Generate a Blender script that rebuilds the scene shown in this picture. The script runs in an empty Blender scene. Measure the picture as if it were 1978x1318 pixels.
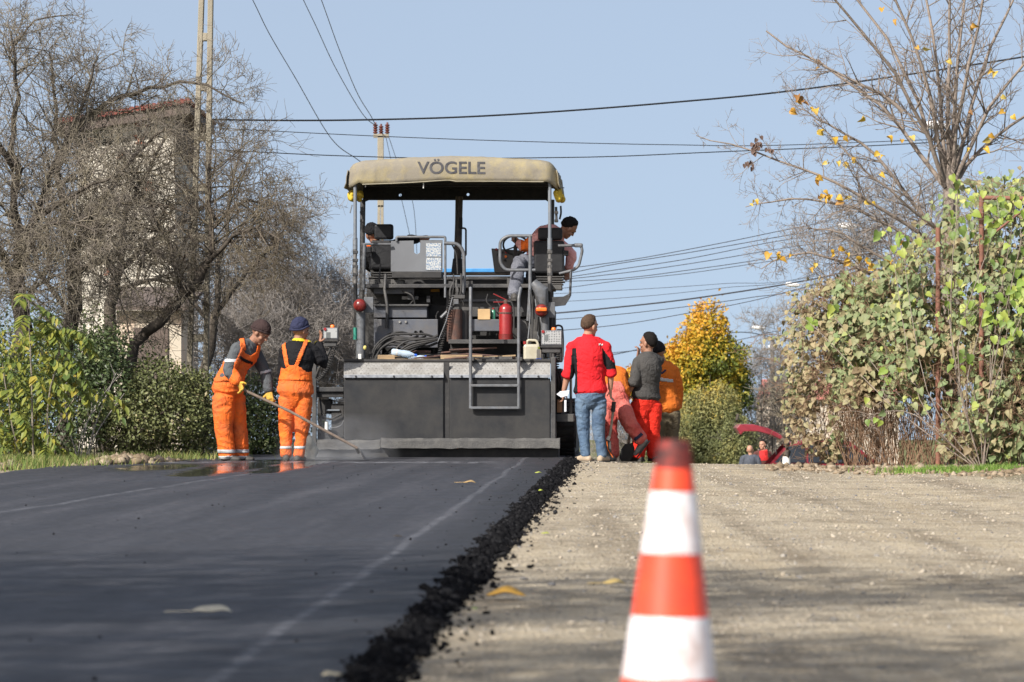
import bpy, bmesh, math, random
import numpy as np
from mathutils import Vector, Matrix, Quaternion, noise
from mathutils.bvhtree import BVHTree

sc = bpy.context.scene
COL = sc.collection
R = math.radians

# ---------------------------------------------------------------- camera
F, H, CX, HY = 7417.0, 0.845, 989.0, 755.0      # focal length in photo pixels, eye height, principal column, horizon row
cam = bpy.data.cameras.new('camera')
cam.lens, cam.sensor_width = 135.0, 36.0
cam.shift_y = (HY - 659.0) / 1978.0
cam.clip_start, cam.clip_end = 0.1, 6000.0
cam.dof.use_dof = True
cam.dof.focus_distance = 45.5
cam.dof.aperture_fstop = 6.3
camo = bpy.data.objects.new('camera', cam)
camo.location = (0, 0, H)
camo.rotation_euler = (R(90), 0, 0)
COL.objects.link(camo)
sc.camera = camo

# ---------------------------------------------------------------- sky and sun
SUN_EL = R(37)
SUN_DIR = Vector((-0.62, -0.785, 0)).normalized()
SUN_VEC = Vector((SUN_DIR.x * math.cos(SUN_EL), SUN_DIR.y * math.cos(SUN_EL), math.sin(SUN_EL)))
w = bpy.data.worlds.new('World')
sc.world = w
w.use_nodes = True
nt = w.node_tree
nt.nodes.clear()
sky = nt.nodes.new('ShaderNodeTexSky')
sky.sky_type = 'NISHITA'
sky.sun_disc = False
sky.sun_elevation = SUN_EL
sky.sun_rotation = math.atan2(SUN_DIR.x, SUN_DIR.y)
sky.altitude = 100
sky.air_density = 1.0
sky.dust_density = 3.0
sky.ozone_density = 1.6
bg = nt.nodes.new('ShaderNodeBackground')
bg.inputs['Strength'].default_value = 0.0645
wo = nt.nodes.new('ShaderNodeOutputWorld')
wtc = nt.nodes.new('ShaderNodeTexCoord')
wmp = nt.nodes.new('ShaderNodeMapping')            # the haze-free band of the sky reaches down to the horizon, as in the photograph
wmp.inputs['Location'].default_value = (0, 0, 0.18)
wmp.inputs['Scale'].default_value = (1, 1, 0.75)
nt.links.new(wtc.outputs['Generated'], wmp.inputs[0])
nt.links.new(wmp.outputs[0], sky.inputs[0])
veil = nt.nodes.new('ShaderNodeMix')                # thin even high haze over the whole sky
veil.data_type = 'RGBA'; veil.blend_type = 'ADD'
veil.inputs['Factor'].default_value = 1.0
veil.inputs['B'].default_value = (1.77, 1.77, 1.77, 1)
nt.links.new(sky.outputs[0], veil.inputs['A'])
nt.links.new(veil.outputs['Result'], bg.inputs[0])
nt.links.new(bg.outputs[0], wo.inputs[0])
sun = bpy.data.lights.new('sun', 'SUN')
sun.energy = 3.9
sun.angle = R(0.53)
sun.color = (1.0, 0.945, 0.87)
suno = bpy.data.objects.new('sun', sun)
suno.rotation_euler = (-SUN_VEC).to_track_quat('-Z', 'Y').to_euler()
suno.location = (-20, -20, 30)
COL.objects.link(suno)

sc.view_settings.view_transform = 'Standard'
sc.view_settings.look = 'None'
sc.view_settings.gamma = 1.0
sc.view_settings.exposure = 0.95
sc.render.engine = 'CYCLES'
sc.cycles.max_bounces = 6
sc.cycles.transparent_max_bounces = 8
sc.cycles.volume_bounces = 0
sc.cycles.use_denoising = True

# ---------------------------------------------------------------- helpers
def P(px, py, d):
    """direction of a photo pixel taken to depth d"""
    return Vector(((px - CX) * d / F, d, H + (HY - py) * d / F))

SLOPE = 0.0376                                   # the road runs a little to the right of the view axis
def gz(x, y):
    """height of the natural ground: level up to a crest, then falling away"""
    u = x - SLOPE * y
    t = min(1, max(0, (u + 1.3) / 0.7))
    y0 = 53.0 * (1 - t) + 44.0 * t
    z = -0.012 * max(0.0, x - 1.0) if x < 12 else -0.132
    s = y - y0
    if s > 0:
        s = min(s, 1500.0)
        z -= 0.042 * (s - 4.0 * (1 - math.exp(-s / 4.0)))
    return z

def tag(o, label=None, cat=None, group=None, kind=None):
    if label: o['label'] = label
    if cat: o['category'] = cat
    if group: o['group'] = group
    if kind: o['kind'] = kind
    return o

def empty(name, loc=(0, 0, 0), label=None, cat=None, group=None, parent=None, kind=None):
    o = bpy.data.objects.new(name, None)
    o.empty_display_size = 0.1
    o.location = loc
    COL.objects.link(o)
    if parent: o.parent = parent
    return tag(o, label, cat, group, kind)

_empty_inv = {}
def link(name, me, mat=None, parent=None, world=True):
    """link mesh data whose coordinates are world coordinates; parts keep them under a moved parent"""
    o = bpy.data.objects.new(name, me)
    COL.objects.link(o)
    if mat is not None:
        if isinstance(mat, (list, tuple)):
            for m in mat: me.materials.append(m)
        elif not me.materials:
            me.materials.append(mat)
    if parent is not None:
        o.parent = parent
        if world:
            M = Matrix.Identity(4); p = parent; chain = []
            while p is not None:
                chain.append(p); p = p.parent
            for q in reversed(chain):
                M = M @ q.matrix_parent_inverse @ q.matrix_basis
            o.matrix_parent_inverse = M.inverted()
    return o

class MB:
    """collects boxes, tubes, lathes and plates into one mesh"""
    def __init__(s): s.v = []; s.f = []; s.fm = []; s.mi = 0
    def add(s, vs, fs):
        b = len(s.v)
        s.v.extend([tuple(q) for q in vs])
        s.f.extend([tuple(i + b for i in f) for f in fs])
        s.fm.extend([s.mi] * len(fs))
        return s
    def box(s, c, size, rot=None):
        c = Vector(c); hx, hy, hz = size[0] / 2, size[1] / 2, size[2] / 2
        vs = [Vector((x, y, z)) for x in (-hx, hx) for y in (-hy, hy) for z in (-hz, hz)]
        if rot is not None:
            m = rot if isinstance(rot, Matrix) else Matrix.Rotation(rot[0], 3, rot[1])
            vs = [m @ q for q in vs]
        return s.add([q + c for q in vs], [(0, 1, 3, 2), (4, 6, 7, 5), (0, 4, 5, 1), (2, 3, 7, 6), (0, 2, 6, 4), (1, 5, 7, 3)])
    def bx(s, a, b):
        a = Vector(a); b = Vector(b)
        return s.box((a + b) / 2, [abs(b[i] - a[i]) for i in range(3)])
    def bar(s, a, b, w, h=None, up=(0, 0, 1)):
        a = Vector(a); b = Vector(b); d = (b - a); L = d.length; d.normalize()
        u = Vector(up)
        if abs(d.dot(u)) > .97: u = Vector((1, 0, 0))
        x = d.cross(u).normalized(); z = x.cross(d)
        m = Matrix((x, d, z)).transposed()
        return s.box((a + b) / 2, (w, L, h or w), m)
    def tube(s, pts, r, n=8, caps=True):
        pts = [Vector(q) for q in pts]
        rs = r if isinstance(r, (list, tuple)) else [r] * len(pts)
        k = len(pts); vs = []; fs = []
        t0 = (pts[1] - pts[0]).normalized()
        up = Vector((0, 0, 1)) if abs(t0.z) < .9 else Vector((1, 0, 0))
        nrm = t0.cross(up).normalized()
        for i in range(k):
            if i == 0: t = t0
            elif i == k - 1: t = (pts[i] - pts[i - 1]).normalized()
            else: t = ((pts[i + 1] - pts[i]).normalized() + (pts[i] - pts[i - 1]).normalized()).normalized()
            nrm = (nrm - t * nrm.dot(t)).normalized(); bn = t.cross(nrm)
            for j in range(n):
                a = 2 * math.pi * j / n
                vs.append(pts[i] + (nrm * math.cos(a) + bn * math.sin(a)) * rs[i])
        for i in range(k - 1):
            for j in range(n):
                j2 = (j + 1) % n
                fs.append((i * n + j, i * n + j2, (i + 1) * n + j2, (i + 1) * n + j))
        if caps:
            fs.append(tuple(reversed(range(n)))); fs.append(tuple(range((k - 1) * n, k * n)))
        return s.add(vs, fs)
    def lathe(s, prof, origin=(0, 0, 0), axis=(0, 0, 1), n=16, caps=True):
        ax = Vector(axis).normalized(); o = Vector(origin)
        x = ax.cross(Vector((0, 1, 0)) if abs(ax.y) < .9 else Vector((1, 0, 0))).normalized(); y = ax.cross(x)
        vs = []; fs = []
        for (r, z) in prof:
            for j in range(n):
                a = 2 * math.pi * j / n
                vs.append(o + ax * z + (x * math.cos(a) + y * math.sin(a)) * max(r, 1e-4))
        for i in range(len(prof) - 1):
            for j in range(n):
                j2 = (j + 1) % n
                fs.append((i * n + j, i * n + j2, (i + 1) * n + j2, (i + 1) * n + j))
        if caps:
            fs.append(tuple(reversed(range(n)))); fs.append(tuple(range((len(prof) - 1) * n, len(prof) * n)))
        return s.add(vs, fs)
    def plate(s, poly, nrm):
        """closed polygon of 3D points given thickness along the vector nrm"""
        nrm = Vector(nrm); p = [Vector(q) for q in poly]; k = len(p)
        vs = p + [q + nrm for q in p]
        fs = [tuple(range(k)), tuple(reversed(range(k, 2 * k)))]
        fs += [(i, i + k, (i + 1) % k + k, (i + 1) % k) for i in range(k)]
        return s.add(vs, fs)
    def ell(s, c, rx, ry, rz, rot=None, nu=14, nv=9):
        c = Vector(c); vs = []; fs = []
        for i in range(nv + 1):
            th = math.pi * i / nv
            for j in range(nu):
                a = 2 * math.pi * j / nu
                q = Vector((rx * math.sin(th) * math.cos(a), ry * math.sin(th) * math.sin(a), rz * math.cos(th)))
                if i in (0, nv): q += Vector((1e-5 * math.cos(a), 1e-5 * math.sin(a), 0))
                if rot is not None: q = rot @ q
                vs.append(c + q)
        for i in range(nv):
            for j in range(nu):
                j2 = (j + 1) % nu
                fs.append((i * nu + j, (i + 1) * nu + j, (i + 1) * nu + j2, i * nu + j2))
        fs.append(tuple(range(nu))); fs.append(tuple(reversed(range(nv * nu, (nv + 1) * nu))))
        return s.add(vs, fs)
    def build(s, name, mat=None, parent=None, bevel=0.0, smooth=None, world=True, fixn=True):
        me = bpy.data.meshes.new(name)
        me.from_pydata(s.v, [], s.f)
        if fixn:
            bm = bmesh.new(); bm.from_mesh(me)
            bmesh.ops.recalc_face_normals(bm, faces=bm.faces[:])
            bm.to_mesh(me); bm.free()
        if isinstance(mat, (list, tuple)):
            for m in mat: me.materials.append(m)
            me.polygons.foreach_set('material_index', s.fm)
            mat = None
        o = link(name, me, mat, parent, world)
        if bevel:
            m = o.modifiers.new('bevel', 'BEVEL'); m.width = bevel; m.segments = 2; m.limit_method = 'ANGLE'; m.angle_limit = R(40)
            me.polygons.foreach_set('use_smooth', [False] * len(me.polygons))
        if smooth:
            try: me.shade_smooth()
            except Exception: pass
            me.set_sharp_from_angle(angle=R(smooth))
        return o

def np_mesh(name, V, Fc, smooth=False):
    """mesh from numpy vertices (n,3) and faces (m,k) of equal size k"""
    V = np.asarray(V, dtype=np.float32).reshape(-1, 3); Fc = np.asarray(Fc, dtype=np.int32)
    m, k = Fc.shape
    me = bpy.data.meshes.new(name)
    me.vertices.add(len(V)); me.vertices.foreach_set('co', V.ravel())
    me.loops.add(m * k); me.loops.foreach_set('vertex_index', Fc.ravel())
    me.polygons.add(m)
    me.polygons.foreach_set('loop_start', np.arange(0, m * k, k, dtype=np.int32))
    me.polygons.foreach_set('loop_total', np.full(m, k, dtype=np.int32))
    if smooth: me.polygons.foreach_set('use_smooth', np.ones(m, dtype=bool))
    me.update(calc_edges=True)
    return me

def set_tint(me, per_vertex):
    a = me.attributes.new('tint', 'FLOAT', 'POINT')
    a.data.foreach_set('value', np.asarray(per_vertex, dtype=np.float32))

# ---------------------------------------------------------------- materials
def new_mat(name):
    m = bpy.data.materials.new(name); m.use_nodes = True
    t = m.node_tree; t.nodes.clear()
    o = t.nodes.new('ShaderNodeOutputMaterial')
    return m, t, o

def N(t, typ, **kw):
    n = t.nodes.new(typ)
    for k, v in kw.items():
        if k in n.inputs: n.inputs[k].default_value = v
        else: setattr(n, k, v)
    return n

def ramp(t, stops, src):
    r = t.nodes.new('ShaderNodeValToRGB')
    e = r.color_ramp.elements
    while len(e) < len(stops): e.new(0.5)
    for q, (p, c) in zip(e, stops):
        q.position = p; q.color = (*c, 1) if len(c) == 3 else c
    t.links.new(src, r.inputs[0])
    return r.outputs[0]

def g3(v): return (v, v, v)

def mat(name, col, col2=None, rough=0.6, metal=0.0, scale=6.0, bump=0.0, bscale=60.0, dirt=None, dirt_amt=0.0, dscale=3.0,
        spec=0.5, sheen=0.0, contrast=0.5, rvar=0.12, stretch=None, coat=0.0, crease=0.0):
    """base colour mottled with noise, grime patches on top, fine relief"""
    m, t, o = new_mat(name)
    b = N(t, 'ShaderNodeBsdfPrincipled')
    b.inputs['Metallic'].default_value = metal
    b.inputs['Specular IOR Level'].default_value = spec
    if sheen: b.inputs['Sheen Weight'].default_value = sheen
    if coat: b.inputs['Coat Weight'].default_value = coat; b.inputs['Coat Roughness'].default_value = .15
    tc = N(t, 'ShaderNodeTexCoord')
    vec = tc.outputs['Object']
    if stretch:
        mp = N(t, 'ShaderNodeMapping'); mp.inputs['Scale'].default_value = stretch
        t.links.new(vec, mp.inputs[0]); vec = mp.outputs[0]
    n1 = N(t, 'ShaderNodeTexNoise', Scale=scale, Detail=5.0, Roughness=0.6)
    t.links.new(vec, n1.inputs['Vector'])
    c2 = col2 or tuple(max(0, c * 0.72) for c in col)
    lo, hi = 0.5 - contrast * .36, 0.5 + contrast * .36
    c = ramp(t, [(max(0, lo), c2), (min(1, hi), col)], n1.outputs['Fac'])
    if dirt is not None:
        n2 = N(t, 'ShaderNodeTexNoise', Scale=dscale, Detail=8.0, Roughness=0.7)
        t.links.new(vec, n2.inputs['Vector'])
        f = ramp(t, [(0.52 - dirt_amt * .22, g3(0)), (0.72 - dirt_amt * .2, g3(min(1, dirt_amt * 1.4)))], n2.outputs['Fac'])
        mx = N(t, 'ShaderNodeMix', data_type='RGBA')
        t.links.new(f, mx.inputs['Factor']); t.links.new(c, mx.inputs['A']); mx.inputs['B'].default_value = (*dirt, 1)
        c = mx.outputs['Result']
    t.links.new(c, b.inputs['Base Color'])
    mr = N(t, 'ShaderNodeMapRange'); mr.inputs['To Min'].default_value = max(.02, rough - rvar); mr.inputs['To Max'].default_value = min(1, rough + rvar)
    t.links.new(n1.outputs['Fac'], mr.inputs[0]); t.links.new(mr.outputs[0], b.inputs['Roughness'])
    if bump:
        n3 = N(t, 'ShaderNodeTexNoise', Scale=bscale, Detail=4.0)
        t.links.new(vec, n3.inputs['Vector'])
        bp = N(t, 'ShaderNodeBump', Strength=bump, Distance=0.02)
        t.links.new(n3.outputs['Fac'], bp.inputs['Height']); t.links.new(bp.outputs[0], b.inputs['Normal'])
        if crease:
            n4 = N(t, 'ShaderNodeTexNoise', Scale=7.0, Detail=2.0, Distortion=2.2); t.links.new(vec, n4.inputs['Vector'])
            rdg = ramp(t, [(.30, g3(.2)), (.47, g3(1)), (.53, g3(1)), (.72, g3(0))], n4.outputs['Fac'])
            b4 = N(t, 'ShaderNodeBump', Strength=crease, Distance=0.03); t.links.new(rdg, b4.inputs['Height']); t.links.new(bp.outputs[0], b4.inputs['Normal']); t.links.new(b4.outputs[0], b.inputs['Normal'])
    t.links.new(b.outputs[0], o.inputs[0])
    return m

def leaf_mat(name, stops, rough=0.5, trans=0.3):
    """leaf colour from the per-leaf value 'tint'"""
    m, t, o = new_mat(name)
    at = N(t, 'ShaderNodeAttribute', attribute_name='tint')
    oi = N(t, 'ShaderNodeTexNoise', Scale=9.0, Detail=3.0)
    tc = N(t, 'ShaderNodeTexCoord'); t.links.new(tc.outputs['Object'], oi.inputs['Vector'])
    ad = N(t, 'ShaderNodeMath', operation='MULTIPLY_ADD'); ad.inputs[1].default_value = .3; ad.inputs[2].default_value = -.15
    t.links.new(oi.outputs['Fac'], ad.inputs[0])
    a2 = N(t, 'ShaderNodeMath', operation='ADD'); t.links.new(at.outputs['Fac'], a2.inputs[0]); t.links.new(ad.outputs[0], a2.inputs[1])
    c = ramp(t, stops, a2.outputs[0])
    b = N(t, 'ShaderNodeBsdfPrincipled', Roughness=rough); b.inputs['Specular IOR Level'].default_value = .35
    t.links.new(c, b.inputs['Base Color'])
    tr = N(t, 'ShaderNodeBsdfTranslucent'); t.links.new(c, tr.inputs[0])
    mx = N(t, 'ShaderNodeMixShader'); mx.inputs[0].default_value = trans
    t.links.new(b.outputs[0], mx.inputs[1]); t.links.new(tr.outputs[0], mx.inputs[2])
    t.links.new(mx.outputs[0], o.inputs[0])
    return m
# ================================================================ setting: ground, asphalt, verges
random.seed(7); RNG = np.random.default_rng(7)

def uv_pos_node(t):
    g = N(t, 'ShaderNodeNewGeometry'); return g.outputs['Position']

def make_ground_mat():
    m, t, o = new_mat('gravel')
    pos = uv_pos_node(t)
    b = N(t, 'ShaderNodeBsdfPrincipled', Roughness=0.95); b.inputs['Specular IOR Level'].default_value = .15
    big = N(t, 'ShaderNodeTexNoise', Scale=0.55, Detail=5.0, Roughness=.6); t.links.new(pos, big.inputs['Vector'])
    mid = N(t, 'ShaderNodeTexNoise', Scale=9.0, Detail=6.0, Roughness=.7); t.links.new(pos, mid.inputs['Vector'])
    vor = N(t, 'ShaderNodeTexVoronoi', Scale=42.0); t.links.new(pos, vor.inputs['Vector'])
    c1 = ramp(t, [(.32, (.345, .285, .20)), (.5, (.43, .365, .265)), (.68, (.48, .41, .305))], big.outputs['Fac'])
    c2 = ramp(t, [(.3, (.62, .62, .62)), (.55, (1, 1, 1)), (.75, (1.12, 1.1, 1.06))], mid.outputs['Fac'])
    mx = N(t, 'ShaderNodeMix', data_type='RGBA', blend_type='MULTIPLY'); mx.inputs['Factor'].default_value = .85
    t.links.new(c1, mx.inputs['A']); t.links.new(c2, mx.inputs['B'])
    rotm = N(t, 'ShaderNodeMapping'); rotm.inputs['Rotation'].default_value = (0, 0, .0376); rotm.inputs['Scale'].default_value = (1.5, .05, 1); t.links.new(pos, rotm.inputs[0])
    trk = N(t, 'ShaderNodeTexNoise', Scale=1.3, Detail=5.0, Roughness=.6); t.links.new(rotm.outputs[0], trk.inputs['Vector'])
    ct = ramp(t, [(.36, (.66, .64, .62)), (.5, (1, 1, 1)), (.62, (1.08, 1.06, 1.02))], trk.outputs['Fac'])
    blo = N(t, 'ShaderNodeTexNoise', Scale=1.7, Detail=7.0, Roughness=.7); t.links.new(pos, blo.inputs['Vector'])
    cb_ = ramp(t, [(.40, (.70, .70, .70)), (.52, (1, 1, 1))], blo.outputs['Fac'])
    mt = N(t, 'ShaderNodeMix', data_type='RGBA', blend_type='MULTIPLY'); mt.inputs['Factor'].default_value = .9; t.links.new(ct, mt.inputs['A']); t.links.new(cb_, mt.inputs['B'])
    mq = N(t, 'ShaderNodeMix', data_type='RGBA', blend_type='MULTIPLY'); mq.inputs['Factor'].default_value = 1; t.links.new(mx.outputs['Result'], mq.inputs['A']); t.links.new(mt.outputs['Result'], mq.inputs['B']); mx = mq
    # scattered grey stones
    cs = ramp(t, [(.0, (.19, .19, .195)), (.5, (.40, .36, .29)), (1, (.50, .44, .34))], vor.outputs['Color'])
    m2 = N(t, 'ShaderNodeMix', data_type='RGBA')
    f = ramp(t, [(.5, g3(0)), (.62, g3(.55))], mid.outputs['Fac'])
    t.links.new(f, m2.inputs['Factor']); t.links.new(mx.outputs['Result'], m2.inputs['A']); t.links.new(cs, m2.inputs['B'])
    # beyond the verges the ground is rough autumn grass and earth
    sx = N(t, 'ShaderNodeSeparateXYZ'); t.links.new(pos, sx.inputs[0])
    um = N(t, 'ShaderNodeMath', operation='MULTIPLY_ADD'); t.links.new(sx.outputs['Y'], um.inputs[0]); um.inputs[1].default_value = -SLOPE; t.links.new(sx.outputs['X'], um.inputs[2])
    uo = N(t, 'ShaderNodeMath', operation='ADD'); t.links.new(um.outputs[0], uo.inputs[0]); uo.inputs[1].default_value = 1.75
    ua = N(t, 'ShaderNodeMath', operation='ABSOLUTE'); t.links.new(uo.outputs[0], ua.inputs[0])
    un = N(t, 'ShaderNodeMath', operation='MULTIPLY_ADD'); t.links.new(blo.outputs['Fac'], un.inputs[0]); un.inputs[1].default_value = 2.4; t.links.new(ua.outputs[0], un.inputs[2])
    gm = N(t, 'ShaderNodeMapRange'); gm.inputs['From Min'].default_value = 6.0; gm.inputs['From Max'].default_value = 7.6; t.links.new(un.outputs[0], gm.inputs[0])
    gn = N(t, 'ShaderNodeTexNoise', Scale=.8, Detail=8.0, Roughness=.7); t.links.new(pos, gn.inputs['Vector'])
    gc = ramp(t, [(.35, (.055, .065, .025)), (.5, (.12, .13, .05)), (.65, (.21, .18, .09))], gn.outputs['Fac'])
    m3 = N(t, 'ShaderNodeMix', data_type='RGBA'); t.links.new(gm.outputs[0], m3.inputs['Factor']); t.links.new(m2.outputs['Result'], m3.inputs['A']); t.links.new(gc, m3.inputs['B'])
    t.links.new(m3.outputs['Result'], b.inputs['Base Color'])
    bp = N(t, 'ShaderNodeBump', Strength=.8, Distance=.03)
    t.links.new(vor.outputs['Distance'], bp.inputs['Height'])
    bp2 = N(t, 'ShaderNodeBump', Strength=.7, Distance=.05)
    t.links.new(mid.outputs['Fac'], bp2.inputs['Height']); t.links.new(bp.outputs[0], bp2.inputs['Normal'])
    t.links.new(bp2.outputs[0], b.inputs['Normal'])
    t.links.new(b.outputs[0], o.inputs[0])
    return m

M_GRAVEL = make_ground_mat()

def lines_grid(xs, ys, zf):
    V = np.array([(x, y, zf(x, y)) for y in ys for x in xs], dtype=np.float32)
    nx = len(xs); Fc = []
    for j in range(len(ys) - 1):
        for i in range(nx - 1):
            a = j * nx + i
            Fc.append((a, a + 1, a + nx + 1, a + nx))
    return V, Fc

def nz(x, y, s, seed=0.0): return noise.noise((x * s, y * s, seed))

def ground_z(x, y):
    z = gz(x, y)
    u = x - SLOPE * y
    if -8 < x < 9 and 5 < y < 60:
        if u > -0.9: z += .012 * nz(x, y, 1.1) + .006 * nz(x, y, 4.0, 3)
        if u > 2.4: z += min(1, (u - 2.4) / 1.2) * (.05 + .05 * nz(x, y, 2.2, 9))
        if u < -6.3: z += min(1, (-6.3 - u) / .8) * (.03 + .05 * nz(x, y, 1.8, 5))
    return z

xs = sorted(set([-3000, -900, -300, -120, -60, -40, -26, -18, -13, -10] + [round(-8 + .2 * i, 3) for i in range(86)] + [11, 14, 18, 26, 40, 70, 150, 400, 1000, 3000]))
ys = sorted(set([-400, -120, -40, -15, -5, 0, 3] + [round(5 + .25 * i, 3) for i in range(200)] + [56, 58, 60, 63, 67, 72, 78, 85, 92, 100, 110, 125, 140, 160, 200, 260, 340, 480, 600, 900, 1500, 2500, 5000]))
V, Fc = lines_grid(xs, ys, ground_z)
ground = link('ground', np_mesh('ground', V, Fc, True), M_GRAVEL)
tag(ground, kind='structure')

# ---- asphalt mat, laid 5 cm above the gravel bed
A_TOP = 0.05
EDGE_R = -1.0                                   # right edge in road coordinates
def edge_u(y): return EDGE_R + .01 + .03 * nz(0, y, 1.3, 11) + .018 * nz(0, y, 5.0, 12) + .0059 * max(0, 43 - y)
def make_asphalt_mat():
    m, t, o = new_mat('fresh_asphalt')
    pos = uv_pos_node(t)
    uvn = N(t, 'ShaderNodeUVMap', uv_map='road')
    sep = N(t, 'ShaderNodeSeparateXYZ'); t.links.new(uvn.outputs[0], sep.inputs[0])
    b = N(t, 'ShaderNodeBsdfPrincipled'); b.inputs['Specular IOR Level'].default_value = .5
    mp = N(t, 'ShaderNodeMapping'); mp.inputs['Scale'].default_value = (1.6, .07, 1); t.links.new(uvn.outputs[0], mp.inputs[0])
    streak = N(t, 'ShaderNodeTexNoise', Scale=2.0, Detail=5.0, Roughness=.6); t.links.new(mp.outputs[0], streak.inputs['Vector'])
    grain = N(t, 'ShaderNodeTexNoise', Scale=110.0, Detail=3.0, Roughness=.8); t.links.new(pos, grain.inputs['Vector'])
    blot = N(t, 'ShaderNodeTexNoise', Scale=2.6, Detail=6.0, Roughness=.65); t.links.new(pos, blot.inputs['Vector'])
    c1 = ramp(t, [(.3, (.016, .017, .022)), (.52, (.028, .029, .035)), (.72, (.050, .050, .057))], streak.outputs['Fac'])
    c2 = ramp(t, [(.3, g3(.55)), (.6, g3(1.0)), (.78, g3(2.3))], grain.outputs['Fac'])
    mot = N(t, 'ShaderNodeTexNoise', Scale=16.0, Detail=5.0, Roughness=.7); t.links.new(pos, mot.inputs['Vector'])
    c3 = ramp(t, [(.3, (.45, .46, .50)), (.5, (.95, .95, .98)), (.64, (1.6, 1.56, 1.5)), (.74, (3.0, 2.9, 2.7))], mot.outputs['Fac'])
    mx0 = N(t, 'ShaderNodeMix', data_type='RGBA', blend_type='MULTIPLY'); mx0.inputs['Factor'].default_value = 1
    t.links.new(c1, mx0.inputs['A']); t.links.new(c3, mx0.inputs['B'])
    mx = N(t, 'ShaderNodeMix', data_type='RGBA', blend_type='MULTIPLY'); mx.inputs['Factor'].default_value = 1
    t.links.new(mx0.outputs['Result'], mx.inputs['A']); t.links.new(c2, mx.inputs['B'])
    # the strip outside the right-hand seam is richer in bitumen and blacker
    e1 = N(t, 'ShaderNodeMath', operation='MULTIPLY_ADD'); t.links.new(sep.outputs['Y'], e1.inputs[0]); e1.inputs[1].default_value = .0092; t.links.new(sep.outputs['X'], e1.inputs[2])
    e2 = N(t, 'ShaderNodeMapRange'); t.links.new(e1.outputs[0], e2.inputs[0]); e2.inputs['From Min'].default_value = -1.49 + .0092 * 40 - .02; e2.inputs['From Max'].default_value = -1.49 + .0092 * 40 + .25; e2.inputs['To Min'].default_value = 1.0; e2.inputs['To Max'].default_value = .5
    e3 = N(t, 'ShaderNodeMix', data_type='RGBA', blend_type='MULTIPLY'); e3.inputs['Factor'].default_value = 1; t.links.new(mx.outputs['Result'], e3.inputs['A']); t.links.new(e2.outputs[0], e3.inputs['B']); mx = e3
    # pale dusty seam lines left by the screed plates, broken by noise
    def seam(u0, wid, amp, seed, nl, slant=0.0):
        wob = N(t, 'ShaderNodeTexNoise', noise_dimensions='1D', Scale=.35, Detail=4.0)
        wadd = N(t, 'ShaderNodeMath', operation='ADD'); t.links.new(sep.outputs['Y'], wadd.inputs[0]); wadd.inputs[1].default_value = seed
        t.links.new(wadd.outputs[0], wob.inputs['W'])
        wm = N(t, 'ShaderNodeMath', operation='MULTIPLY_ADD'); wm.inputs[1].default_value = amp; wm.inputs[2].default_value = -amp * .5 + u0
        t.links.new(wob.outputs['Fac'], wm.inputs[0])
        s = N(t, 'ShaderNodeMath', operation='SUBTRACT'); t.links.new(sep.outputs['X'], s.inputs[0]); t.links.new(wm.outputs[0], s.inputs[1])
        sl = N(t, 'ShaderNodeMath', operation='MULTIPLY_ADD'); t.links.new(sep.outputs['Y'], sl.inputs[0]); sl.inputs[1].default_value = slant; t.links.new(s.outputs[0], sl.inputs[2])
        a = N(t, 'ShaderNodeMath', operation='ABSOLUTE'); t.links.new(sl.outputs[0], a.inputs[0])
        d = N(t, 'ShaderNodeMapRange'); d.inputs['From Min'].default_value = wid; d.inputs['From Max'].default_value = wid * .3
        t.links.new(a.outputs[0], d.inputs[0])
        k = N(t, 'ShaderNodeTexNoise', Scale=nl, Detail=5.0, Roughness=.7); t.links.new(pos, k.inputs['Vector'])
        kr = ramp(t, [(.4, g3(0)), (.62, g3(1))], k.outputs['Fac'])
        mm = N(t, 'ShaderNodeMath', operation='MULTIPLY'); t.links.new(d.outputs[0], mm.inputs[0]); t.links.new(kr, mm.inputs[1])
        return mm.outputs[0]
    s1 = seam(-1.49 + .0092 * 40, .035, .08, 3.0, 14.0, .0092)
    s2 = seam(-3.8 - .033 * 40, .05, .16, 17.0, 9.0, -.033)
    s3 = seam(-2.75, .12, .25, 31.0, 5.0)
    s3m = N(t, 'ShaderNodeMath', operation='MULTIPLY'); t.links.new(s3, s3m.inputs[0]); s3m.inputs[1].default_value = .12
    ad = N(t, 'ShaderNodeMath', operation='MAXIMUM'); t.links.new(s1, ad.inputs[0]); t.links.new(s2, ad.inputs[1])
    ad2 = N(t, 'ShaderNodeMath', operation='MAXIMUM'); t.links.new(ad.outputs[0], ad2.inputs[0]); t.links.new(s3m.outputs[0], ad2.inputs[1])
    # a broken pale line across the mat: sky glints painted into the colour
    dl = N(t, 'ShaderNodeMath', operation='SUBTRACT'); t.links.new(sep.outputs['Y'], dl.inputs[0]); dl.inputs[1].default_value = 42.7
    dla = N(t, 'ShaderNodeMath', operation='ABSOLUTE'); t.links.new(dl.outputs[0], dla.inputs[0])
    dlr = N(t, 'ShaderNodeMapRange'); dlr.inputs['From Min'].default_value = .75; dlr.inputs['From Max'].default_value = .25; t.links.new(dla.outputs[0], dlr.inputs[0])
    dn = N(t, 'ShaderNodeTexNoise', Scale=6.0, Detail=6.0, Roughness=.75); t.links.new(pos, dn.inputs['Vector'])
    dnr = ramp(t, [(.5, g3(0)), (.6, g3(1))], dn.outputs['Fac'])
    ux = N(t, 'ShaderNodeMapRange'); ux.inputs['From Min'].default_value = -1.7; ux.inputs['From Max'].default_value = -2.0; t.links.new(sep.outputs['X'], ux.inputs[0])
    dm = N(t, 'ShaderNodeMath', operation='MULTIPLY'); t.links.new(dlr.outputs[0], dm.inputs[0]); t.links.new(dnr, dm.inputs[1])
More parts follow.
